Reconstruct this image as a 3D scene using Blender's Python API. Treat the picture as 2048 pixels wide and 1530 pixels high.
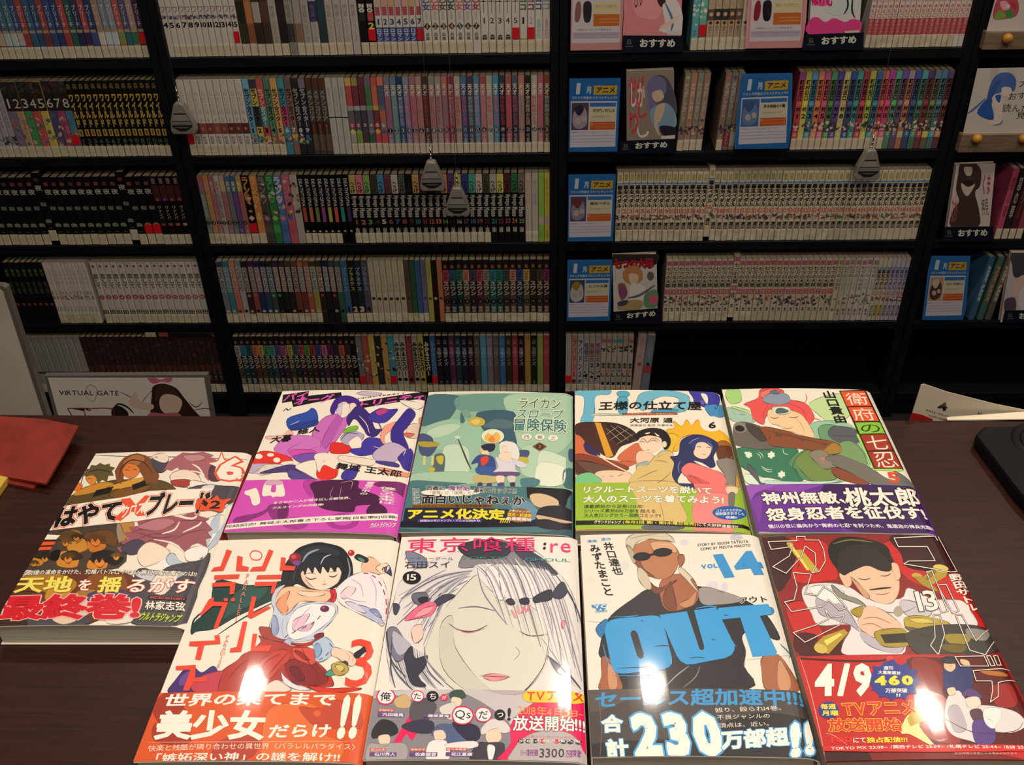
import bpy, bmesh, math, random
import numpy as np
from mathutils import Vector, Matrix
from mathutils.geometry import tessellate_polygon
random.seed(7)
for o in list(bpy.data.objects): bpy.data.objects.remove(o)
SC = bpy.context.scene
COL = SC.collection

# ------------------------------------------------------------ camera
CZ = 1.58                                   # camera height above the floor
FPX, PIT, ROL, YAW = 1924.66, 0.603276, -0.0255678, -0.0428858
cp, sp, cyw, syw = math.cos(PIT), math.sin(PIT), math.cos(YAW), math.sin(YAW)
FW = np.array([syw*cp, cyw*cp, -sp]); R0 = np.array([cyw, -syw, 0.]); U0 = np.cross(R0, FW)
RT = R0*math.cos(ROL)+U0*math.sin(ROL); UP = -R0*math.sin(ROL)+U0*math.cos(ROL)
CAM = np.array([0., 0., CZ])
cd = bpy.data.cameras.new('camera'); cam = bpy.data.objects.new('camera', cd); COL.objects.link(cam)
cd.sensor_fit = 'HORIZONTAL'; cd.sensor_width = 36; cd.lens = FPX/2048*36; cd.clip_start = .02; cd.clip_end = 30
cam.matrix_world = Matrix(((RT[0], UP[0], -FW[0], 0), (RT[1], UP[1], -FW[1], 0), (RT[2], UP[2], -FW[2], CZ), (0, 0, 0, 1)))
SC.camera = cam
# ------------------------------------------------------------ light and exposure
SC.view_settings.view_transform = 'Standard'; SC.view_settings.look = 'None'
SC.view_settings.gamma = 1; SC.view_settings.use_curve_mapping = False
SC.view_settings.exposure = 0.0
W = bpy.data.worlds.new('room_air'); SC.world = W; W.use_nodes = True
W.node_tree.nodes['Background'].inputs[0].default_value = (1, .82, .66, 1)
W.node_tree.nodes['Background'].inputs[1].default_value = .045
LAMPZ = CZ+1.1
LAMPS = [(-.80, 1.62, 4.2), (.20, 1.62, 6.5), (.98, 1.56, 7.5), (-1.75, 1.62, 1), (2.0, 1.5, 5), (-.38, .12, 12), (.6, .12, 13.5), (.2, -.9, 14)]  # last three are unseen wide fills, placed to brighten counter and page edges
for i, (lx, ly, pw) in enumerate(LAMPS):
    L = bpy.data.lights.new('downlight_or_fill', 'AREA'); L.shape = 'DISK'; L.size = .085 if i < 5 else .5
    L.energy = pw; L.color = (1, .862, .72)
    lo = bpy.data.objects.new('downlight_or_fill', L); lo.location = (lx, ly, LAMPZ); COL.objects.link(lo)

# ------------------------------------------------------------ pixel <-> place
def ray(px, py): return FW+RT*(px-1024)/FPX-UP*(py-765)/FPX
def onz(px, py, z):
    d = ray(px, py); return CAM+d*(z-CZ)/d[2]
def ony(px, py, y):
    d = ray(px, py); return CAM+d*y/d[1]
def xat(px, y, z):
    k = (px-1024)/FPX; a = RT-k*FW; zr = z-CZ
    return -(a[1]*y+a[2]*zr)/a[0]
def lin(h):
    if not isinstance(h, str): return h
    h = h.lstrip('#')
    if len(h) == 3: h = ''.join(c*2 for c in h)
    o = []
    for i in (0, 2, 4):
        c = int(h[i:i+2], 16)/255; o.append(c/12.92 if c <= .04045 else ((c+.055)/1.055)**2.4)
    return tuple(o)

# ------------------------------------------------------------ materials
def mat(name, col=None, rough=.5, attr=False, coat=0, coatr=.1, noise=None, metal=0, bump=0, spec=.5, sat=1.):
    m = bpy.data.materials.new(name); m.use_nodes = True; nt = m.node_tree; b = nt.nodes['Principled BSDF']
    b.inputs['Roughness'].default_value = rough; b.inputs['Metallic'].default_value = metal
    b.inputs['Coat Weight'].default_value = coat; b.inputs['Coat Roughness'].default_value = coatr
    b.inputs['Specular IOR Level'].default_value = spec
    if attr:
        a = nt.nodes.new('ShaderNodeVertexColor'); a.layer_name = 'Col'; hs = nt.nodes.new('ShaderNodeHueSaturation'); hs.inputs['Saturation'].default_value = sat; nt.links.new(a.outputs[0], hs.inputs['Color']); nt.links.new(hs.outputs[0], b.inputs['Base Color'])
    else: b.inputs['Base Color'].default_value = (*lin(col), 1)
    if noise:
        c2, sc, stretch = noise
        tc = nt.nodes.new('ShaderNodeTexCoord'); mp = nt.nodes.new('ShaderNodeMapping'); mp.inputs['Scale'].default_value = stretch
        n = nt.nodes.new('ShaderNodeTexNoise'); n.inputs['Scale'].default_value = sc; n.inputs['Detail'].default_value = 6
        cr = nt.nodes.new('ShaderNodeValToRGB'); cr.color_ramp.elements[0].color = (*lin(col), 1); cr.color_ramp.elements[1].color = (*lin(c2), 1)
        cr.color_ramp.elements[0].position = .35; cr.color_ramp.elements[1].position = .68
        nt.links.new(tc.outputs['Object'], mp.inputs[0]); nt.links.new(mp.outputs[0], n.inputs['Vector'])
        nt.links.new(n.outputs[0], cr.inputs[0]); nt.links.new(cr.outputs[0], b.inputs['Base Color'])
        if bump:
            bu = nt.nodes.new('ShaderNodeBump'); bu.inputs['Strength'].default_value = bump; bu.inputs['Distance'].default_value = .0005
            nt.links.new(n.outputs[0], bu.inputs['Height']); nt.links.new(bu.outputs[0], b.inputs['Normal'])
    return m
M = dict(
    cover=mat('glossy_cover_print', rough=.38, attr=True, coat=.6, coatr=.06, spec=.4),
    spine=mat('spine_print', rough=.42, attr=True, coat=.15, coatr=.3, spec=.3, sat=.88),
    matte=mat('matte_print', rough=.6, attr=True, spec=.3),
    pages=mat('paper_pages', '#c9bda2', .8, noise=('#a89a7e', 14, (1, 1, 60))),
    greypages=mat('new_paper_pages', '#d2c9b8', .8, noise=('#aaa190', 8, (3, 3, 400))),
    tape=mat('library_tape', '#d9cfb8', .35, noise=('#b8ad92', 60, (1, 1, 1))),
    red=mat('red_sticker', '#d3202a', .35),
    shelf=mat('black_melamine', '#0d0b10', .45, noise=('#131016', 30, (1, 8, 8)), spec=.3),
    wood=mat('dark_walnut_laminate', '#26110d', .42, noise=('#371a12', 14, (2, 40, 40)), bump=.03, spec=.3),
    floor=mat('dark_carpet', '#151012', .95, noise=('#1f1719', 80, (1, 1, 1))),
    wall=mat('dark_wall_paint', '#1b1614', .9, noise=('#221c1a', 20, (1, 1, 1))),
    navy=mat('navy_stand', '#0e1424', .4),
    metal=mat('grey_painted_metal', '#a19d95', .4, metal=.35, noise=('#8a867e', 40, (1, 1, 1))),
    black=mat('black_plastic', '#08080a', .55, spec=.2, noise=('#121213', 20, (1, 1, 1))),
    oak=mat('pale_wood', '#85705a', .6, noise=('#6c5a48', 18, (1, 8, 8))),
    ball=mat('wood_ball', '#c98c34', .4, noise=('#a06a22', 30, (1, 1, 1))),
    leather=mat('red_leatherette', '#8a2a1c', .5, noise=('#742116', 60, (1, 1, 1)), bump=.3),
    string=mat('thin_cord', '#3a3430', .6), chrome=mat('chrome', '#c8c4bc', .2, metal=1),
    board=mat('pale_board', '#e2d6c6', .6, noise=('#d6c9b8', 12, (1, 1, 1))),
    frame=mat('dull_aluminium', '#8f8a82', .45, metal=.5),
)
def clear_plastic():
    m = bpy.data.materials.new('clear_acrylic'); m.use_nodes = True; nt = m.node_tree; nt.nodes.clear()
    o = nt.nodes.new('ShaderNodeOutputMaterial'); mx = nt.nodes.new('ShaderNodeMixShader'); t = nt.nodes.new('ShaderNodeBsdfTransparent')
    g = nt.nodes.new('ShaderNodeBsdfGlossy'); g.inputs['Roughness'].default_value = .06; f = nt.nodes.new('ShaderNodeMath'); f.operation = 'MULTIPLY_ADD'; f.inputs[1].default_value = .5; f.inputs[2].default_value = .035; lw = nt.nodes.new('ShaderNodeLayerWeight'); lw.inputs[0].default_value = .15; pw_ = nt.nodes.new('ShaderNodeMath'); pw_.operation = 'POWER'; pw_.inputs[1].default_value = 3; nt.links.new(lw.outputs[1], pw_.inputs[0]); nt.links.new(pw_.outputs[0], f.inputs[0])
    n = nt.nodes.new('ShaderNodeTexNoise'); n.inputs['Scale'].default_value = 22; n.inputs['Detail'].default_value = 1; bu = nt.nodes.new('ShaderNodeBump')
    bu.inputs['Strength'].default_value = .8; bu.inputs['Distance'].default_value = .012; tc = nt.nodes.new('ShaderNodeTexCoord')
    nt.links.new(tc.outputs['Object'], n.inputs['Vector']); nt.links.new(n.outputs[0], bu.inputs['Height']); nt.links.new(bu.outputs[0], g.inputs['Normal'])
    t.inputs[0].default_value = (.97, .97, .98, 1)
    nt.links.new(f.outputs[0], mx.inputs[0]); nt.links.new(t.outputs[0], mx.inputs[1]); nt.links.new(g.outputs[0], mx.inputs[2]); nt.links.new(mx.outputs[0], o.inputs[0])
    return m
M['clear'] = clear_plastic()

# ------------------------------------------------------------ mesh helpers
class MB:
    def __init__(s): s.v = []; s.f = []; s.c = []
    def add(s, vs, fs, c=None):
        n = len(s.v); s.v += [tuple(p) for p in vs]; s.f += [tuple(i+n for i in f) for f in fs]; s.c += [c]*len(fs); return s
    def box(s, x0, x1, y0, y1, z0, z1, c=None):
        return s.add([(x, y, z) for z in (z0, z1) for y in (y0, y1) for x in (x0, x1)],
                     [(0, 2, 3, 1), (4, 5, 7, 6), (0, 1, 5, 4), (2, 6, 7, 3), (0, 4, 6, 2), (1, 3, 7, 5)], c)
    def prism(s, pts, z0, z1, c=None, axis='z'):      # pts CCW
        n = len(pts); mk = {'z': lambda a, b, h: (a, b, h), 'y': lambda a, b, h: (a, h, b)}[axis]
        return s.add([mk(a, b, z0) for a, b in pts]+[mk(a, b, z1) for a, b in pts],
                     [tuple(range(n))[::-1], tuple(range(n, 2*n))]+[(i, (i+1) % n, n+(i+1) % n, n+i) for i in range(n)], c)
    def tube(s, p0, p1, r0, r1=None, n=10, c=None):
        r1 = r0 if r1 is None else r1; a = Vector(p0); b = Vector(p1); d = (b-a).normalized()
        x = d.orthogonal().normalized(); y = d.cross(x)
        vs = [a+(x*math.cos(t)+y*math.sin(t))*r0 for t in [2*math.pi*i/n for i in range(n)]]+[b+(x*math.cos(t)+y*math.sin(t))*r1 for t in [2*math.pi*i/n for i in range(n)]]
        return s.add(vs, [(i, (i+1) % n, n+(i+1) % n, n+i) for i in range(n)]+[tuple(range(n))[::-1], tuple(range(n, 2*n))], c)
    def lathe(s, prof, c0, n=20, c=None):
        m = len(prof); vs = [(c0[0]+r*math.cos(2*math.pi*i/n), c0[1]+r*math.sin(2*math.pi*i/n), c0[2]+z) for r, z in prof for i in range(n)]
        return s.add(vs, [(k*n+i, k*n+(i+1) % n, (k+1)*n+(i+1) % n, (k+1)*n+i) for k in range(m-1) for i in range(n)], c)
    def mesh(s, name):
        m = bpy.data.meshes.new(name); m.from_pydata(s.v, [], s.f)
        if any(c is not None for c in s.c):
            a = m.color_attributes.new('Col', 'FLOAT_COLOR', 'CORNER')
            cols = []
            for f, c in zip(s.f, s.c): cols += [(*(lin(c) if c is not None else (.8, .8, .8)), 1)]*len(f)
            a.data.foreach_set('color', np.array(cols, 'f').ravel())
        return m
def link(name, mesh, m, parent=None, bevel=0, smooth=False):
    if m is not None and not mesh.materials: mesh.materials.append(m)
    o = bpy.data.objects.new(name, mesh); COL.objects.link(o)
    if parent is not None: o.parent = parent
    if bevel:
        b = o.modifiers.new('bevel', 'BEVEL'); b.width = bevel; b.segments = 2; b.limit_method = 'ANGLE'
    if smooth:
        for p in mesh.polygons: p.use_smooth = True
    return o
def obj(name, mb, m, parent=None, **k): return link(name, mb.mesh(name), m, parent, **k)
def tag(o, label, cat, group=None):
    o['label'] = label; o['category'] = cat
    if group: o['group'] = group
    return o
def empty(name, loc, label, cat, group=None, rz=0):
    o = bpy.data.objects.new(name, None); o.empty_display_size = .02; o.location = loc; o.rotation_euler = (0, 0, rz); COL.objects.link(o)
    return tag(o, label, cat, group)
def struct(o): o['kind'] = 'structure'; return o

# ------------------------------------------------------------ glyphs (outlines of Blender's own font, made once per character)
GL = {}
def plain_glyphs(chars):
    todo = [c for c in sorted(set(chars)) if (c, 0.) not in GL and c.strip()]; tmp = []
    for c in todo:
        k = bpy.data.curves.new('g', 'FONT'); k.body = c; k.resolution_u = 2; k.size = 1
        o = bpy.data.objects.new('g', k); COL.objects.link(o); tmp.append((c, o))
    bpy.context.view_layer.update(); dg = bpy.context.evaluated_depsgraph_get()
    for c, o in tmp:
        m = o.evaluated_get(dg).to_mesh(); m.calc_loop_triangles()
        v = np.array([(q.co.x, q.co.y) for q in m.vertices]) if len(m.vertices) else np.zeros((3, 2))
        t = np.array([tuple(q.vertices) for q in m.loop_triangles], int).reshape(-1, 3)
        GL[(c, 0.)] = (v, t, v[:, 0].min(), v[:, 0].max())
    for c, o in tmp: d = o.data; bpy.data.objects.remove(o); bpy.data.curves.remove(d)
def need(chars, offs):
    """glyph outlines; a positive weight thickens them by a band laid along every outline edge"""
    plain_glyphs(chars)
    for of in offs:
        of = float(of)
        for c in set(chars):
            if not c.strip() or (c, of) in GL: continue
            v, t, a, b = GL[(c, 0.)]
            if of > 0 and len(t):
                cnt = {}
                for q in t:
                    for i in range(3):
                        e = (q[i], q[(i+1) % 3]); k = (min(e), max(e)); cnt[k] = cnt.get(k, 0)+1
                V = list(map(tuple, v)); T = []; nxt = {}; E_ = []
                for q in t:
                    p0, p1, p2 = v[q[0]], v[q[1]], v[q[2]]
                    if (p1[0]-p0[0])*(p2[1]-p0[1])-(p2[0]-p0[0])*(p1[1]-p0[1]) < 0: q = q[::-1]
                    T.append(tuple(q))
                    for i in range(3):
                        if cnt[(min(q[i], q[(i+1) % 3]), max(q[i], q[(i+1) % 3]))] == 1: E_.append((q[i], q[(i+1) % 3])); nxt[q[i]] = q[(i+1) % 3]
                nor = {}
                for i, j in E_:                       # band on the outer side of every outline edge
                    d = v[j]-v[i]; l = np.hypot(*d)+1e-12; n_ = np.array([d[1], -d[0]])/l*of; nor[i] = (n_, j)
                    k = len(V); V += [tuple(v[i]+n_), tuple(v[j]+n_)]; T += [(i, k, k+1), (i, k+1, j)]
                for i, (n_, j) in nor.items():        # joins on the convex corners
                    if j in nor:
                        m_ = nor[j][0]
                        if n_[0]*m_[1]-n_[1]*m_[0] > 1e-9*of:
                            h_ = n_+m_; hl = np.hypot(*h_); h_ = h_/hl*of*min(1.35, 2*of/hl) if hl > 1e-6 else n_*0
                            k = len(V); V += [tuple(v[j]+n_), tuple(v[j]+h_), tuple(v[j]+m_)]; T += [(j, k, k+1), (j, k+1, k+2)]
                v = np.array(V); t = np.array(T, int)
            GL[(c, of)] = (v, t, v[:, 0].min(), v[:, 0].max())
def wide(c): return ord(c) > 0x2e00
def run_glyphs(s, off, vert=False, gap=0., base=0.):
    """the string in em units; returns list of (verts, tris) and its box, the box measured with the plain outline so that outlines line up"""
    out = []; x = 0.; y = 0.; bx = []
    for c in s:
        if not c.strip(): 
            if vert: y -= .6
            else: x += .35
            continue
        v, t, a, b = GL[(c, off)]; v0, _, a0, b0 = GL[(c, base)]
        if vert:
            cxx = 0.5 if wide(c) else (a0+b0)/2
            if c == 'ー':
                r = lambda q: np.stack([q[:, 1]-.38+cxx, -(q[:, 0]-.5)+.38], 1)
                v, v0 = r(v), r(v0)
            w = v-[cxx, 0]+[0, y]; w0 = v0-[cxx, 0]+[0, y]; y -= (1.0 if wide(c) else .85)+gap
        elif wide(c): w = v+[x, 0]; w0 = v0+[x, 0]; x += 1.+gap
        else: w = v-[a0, 0]+[x, 0]; w0 = v0-[a0, 0]+[x, 0]; x += b0-a0+.09+gap
        out.append((w, t)); bx.append(w0)
    A = np.concatenate(bx)
    return out, A.min(0), A.max(0)

# ------------------------------------------------------------ printed art on a surface
def smooth(pts, n=4):
    m = len(pts); o = []
    for i in range(m):
        p0, p1, p2, p3 = [np.array(pts[(i+k) % m], float) for k in (-1, 0, 1, 2)]
        for j in range(n):
            t = j/n; o.append(.5*((2*p1)+(-p0+p2)*t+(2*p0-5*p1+4*p2-p3)*t*t+(-p0+3*p1-3*p2+p3)*t**3))
    return o
def stroke(pts, w, taper=True):
    P = [np.array(p, float) for p in pts]; q = []
    for i in range(len(P)-1):
        a = P[max(i-1, 0)]; b = P[i]; c = P[i+1]; d = P[min(i+2, len(P)-1)]
        for j in range(4):
            t = j/4; q.append(.5*((2*b)+(-a+c)*t+(2*a-5*b+4*c-d)*t*t+(-a+3*b-3*c+d)*t**3))
    q.append(P[-1]); L = []; Rr = []; n = len(q)
    for i, p in enumerate(q):
        d = q[min(i+1, n-1)]-q[max(i-1, 0)]; d = d/(np.linalg.norm(d)+1e-9); nn = np.array([-d[1], d[0]])
        k = w/2*(math.sin(math.pi*(.12+.76*i/(n-1))) if taper else 1); L.append(p+nn*k); Rr.append(p-nn*k)
    return L+Rr[::-1]
class Surface:
    """local sheet u (right), v (up) in metres; place(u, v, h) gives the point h above it"""
    def __init__(s, w, h, px2uv, place, cuts=()):
        s.w, s.h, s.px2uv, s.place, s.cuts = w, h, px2uv, place, sorted(cuts); s.layer = 0
def clip_poly(P, ax, val, keep_gt):
    o = []; n = len(P)
    for i in range(n):
        a = P[i]; b = P[(i+1) % n]; da = a[ax]-val; db = b[ax]-val
        if not keep_gt: da, db = -da, -db
        if da >= 0: o.append(a)
        if (da > 0 and db < 0) or (da < 0 and db > 0):
            t = da/(da-db); o.append((a[0]+(b[0]-a[0])*t, a[1]+(b[1]-a[1])*t))
    return o
def emit(mb, S, V, T, col, lift, box):
    """clip triangles to box and cut them at the sheet's fold lines"""
    x0, x1, y0, y1 = box; V = np.asarray(V, float); col = lin(col)
    edges = [x0]+[c for c in S.cuts if x0 < c < x1]+[x1]
    nv = len(mb.v); vs = []; fs = []; cache = {}
    def vid(p):
        k = (round(p[0], 7), round(p[1], 7))
        if k not in cache: cache[k] = nv+len(vs); vs.append(S.place(p[0], p[1], lift))
        return cache[k]
    for t in T:
        P = [tuple(V[i]) for i in t]
        xs = [p[0] for p in P]; ys = [p[1] for p in P]; a, b = min(xs), max(xs)
        if b <= x0 or a >= x1 or max(ys) <= y0 or min(ys) >= y1: continue
        if min(ys) < y0: P = clip_poly(P, 1, y0, True)
        if len(P) >= 3 and max(ys) > y1: P = clip_poly(P, 1, y1, False)
        if len(P) < 3: continue
        for e0, e1 in zip(edges[:-1], edges[1:]):
            if b <= e0 or a >= e1: continue
            Q = P
            if a < e0: Q = clip_poly(Q, 0, e0, True)
            if len(Q) >= 3 and b > e1: Q = clip_poly(Q, 0, e1, False)
            if len(Q) < 3: continue
            ids = []
            for q in Q:
                i = vid(q)
                if not ids or ids[-1] != i: ids.append(i)
            if len(ids) > 2 and ids[0] == ids[-1]: ids.pop()
            if len(set(ids)) == len(ids) and len(ids) >= 3:
                ar = sum(Q[i][0]*Q[(i+1) % len(Q)][1]-Q[(i+1) % len(Q)][0]*Q[i][1] for i in range(len(Q)))
                fs.append(tuple(ids) if ar > 0 else tuple(ids[::-1]))
    mb.v += [tuple(p) for p in vs]; mb.f += fs; mb.c += [col]*len(fs)
STEP = 4e-6
def art(S, text, scale, ox, oy, box, pic, let, ink=0):
    """print the lines of `text` on S: pictures into mesh builder pic, letters into let"""
    q = lambda s: tuple(float(k) for k in s.split(','))
    tp = lambda p: S.px2uv(ox+p[0]/scale, oy+p[1]/scale)
    for ln in text.strip().splitlines():
        ln = ln.strip()
        if not ln or ln[0] == '!': continue
        S.layer += 1; lift = S.layer*STEP
        k, rest = ln.split(' ', 1)
        if k in 'PpLl':
            w = rest.split(); c = w[0]
            if k in 'Ll': pts = stroke([q(a) for a in w[2:]], float(w[1]), k == 'L')
            else:
                pts = [q(a) for a in w[1:]]
                if k == 'P': pts = smooth(pts)
            uv = [tp(p) for p in pts]
            tri = tessellate_polygon([[Vector((a, b, 0)) for a, b in uv]])
            emit(pic, S, uv, tri, c, lift, box)
            if ink and k == 'P' and len(w) < 26:
                S.layer += 1; cl = lin(c); dk = tuple(v*.22 for v in cl); n = len(pts)
                for j in range(n):            # drawn contour of the printed shape, in short dashes with varying weight
                    a, b = np.array(pts[j]), np.array(pts[(j+1) % n]); d = b-a; l = np.hypot(*d)
                    if l < 1e-6: continue
                    wd = ink*(.55+.45*math.sin(j*.9)); nn = np.array([-d[1], d[0]])/l*wd/2; e = d/l*wd*.2
                    qd = [tp(a-e+nn), tp(a-e-nn), tp(b+e-nn), tp(b+e+nn)]
                    emit(pic, S, qd, [(0, 1, 2), (0, 2, 3)], dk, S.layer*STEP, box)
        elif k == 'k':            # straight ruled line
            w = rest.split(); c = w[0]; wd = float(w[1]); pts = [np.array(q(a)) for a in w[2:]]
            for a, b in zip(pts[:-1], pts[1:]):
                d = b-a; l = np.hypot(*d)
                if l < 1e-6: continue
                nn = np.array([-d[1], d[0]])/l*wd/2; e = d/l*wd*.4
                emit(pic, S, [tp(a-e+nn), tp(a-e-nn), tp(b+e-nn), tp(b+e+nn)], [(0, 1, 2), (0, 2, 3)], c, lift, box)
        elif k == 'E':
            w = rest.replace(',', ' ').split(); c = w[0]; x, y, rx, ry = map(float, w[1:5]); r = math.radians(float(w[5])) if len(w) > 5 else 0
            pts = [(x+rx*math.cos(t)*math.cos(r)-ry*math.sin(t)*math.sin(r), y+rx*math.cos(t)*math.sin(r)+ry*math.sin(t)*math.cos(r)) for t in [2*math.pi*i/22 for i in range(22)]]
            uv = [tp(p) for p in pts]; emit(pic, S, uv, [(0, i, i+1) for i in range(1, 21)], c, lift, box)
        elif k in 'TVR':          # T horizontal, V vertical columns of characters
            s, pos = rest.split('|'); w = pos.split(); spec = w[3:]
            A, B, Cc = [np.array(tp(q(a))) for a in w[:3]]
            layers = [(a.split(':')[0], float(a.split(':')[1])) for a in spec]      # widest outline first
            base = layers[-1][1]
            for c, of in layers:
                S.layer += 1
                gl, lo, hi = run_glyphs(s.strip().replace('_', ' '), of, k == 'V', base=base)
                asp = (hi-lo)[0]/(hi-lo)[1]; quad = np.hypot(*(B-A))/np.hypot(*(Cc-A)); thin = min(1, 1.35*asp/quad) if len(s.strip()) < 2 and not wide(s.strip()[0]) else 1
                for v, t in gl:
                    n = (v-lo)/(hi-lo+1e-9)
                    if thin < 1: n[:, 0] = .5+(n[:, 0]-.5)*thin
                    uv = A+(B-A)*n[:, :1]+(Cc-A)*(1-n[:, 1:])
                    emit(let, S, uv, t, c, S.layer*STEP, box)
def art_chars(*texts):
    """every character and outline width the art strings use"""
    need_ = {}
    for text in texts:
        for ln in text.strip().splitlines():
            ln = ln.strip()
            if ln and ln[0] in 'TV' and ln[1] == ' ':
                s, pos = ln[2:].split('|')
                for a in pos.split()[3:]: need_.setdefault(float(a.split(':')[1]), set()).update(s.replace('_', ''))
    for of, ch in need_.items(): need(ch, [of])
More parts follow.
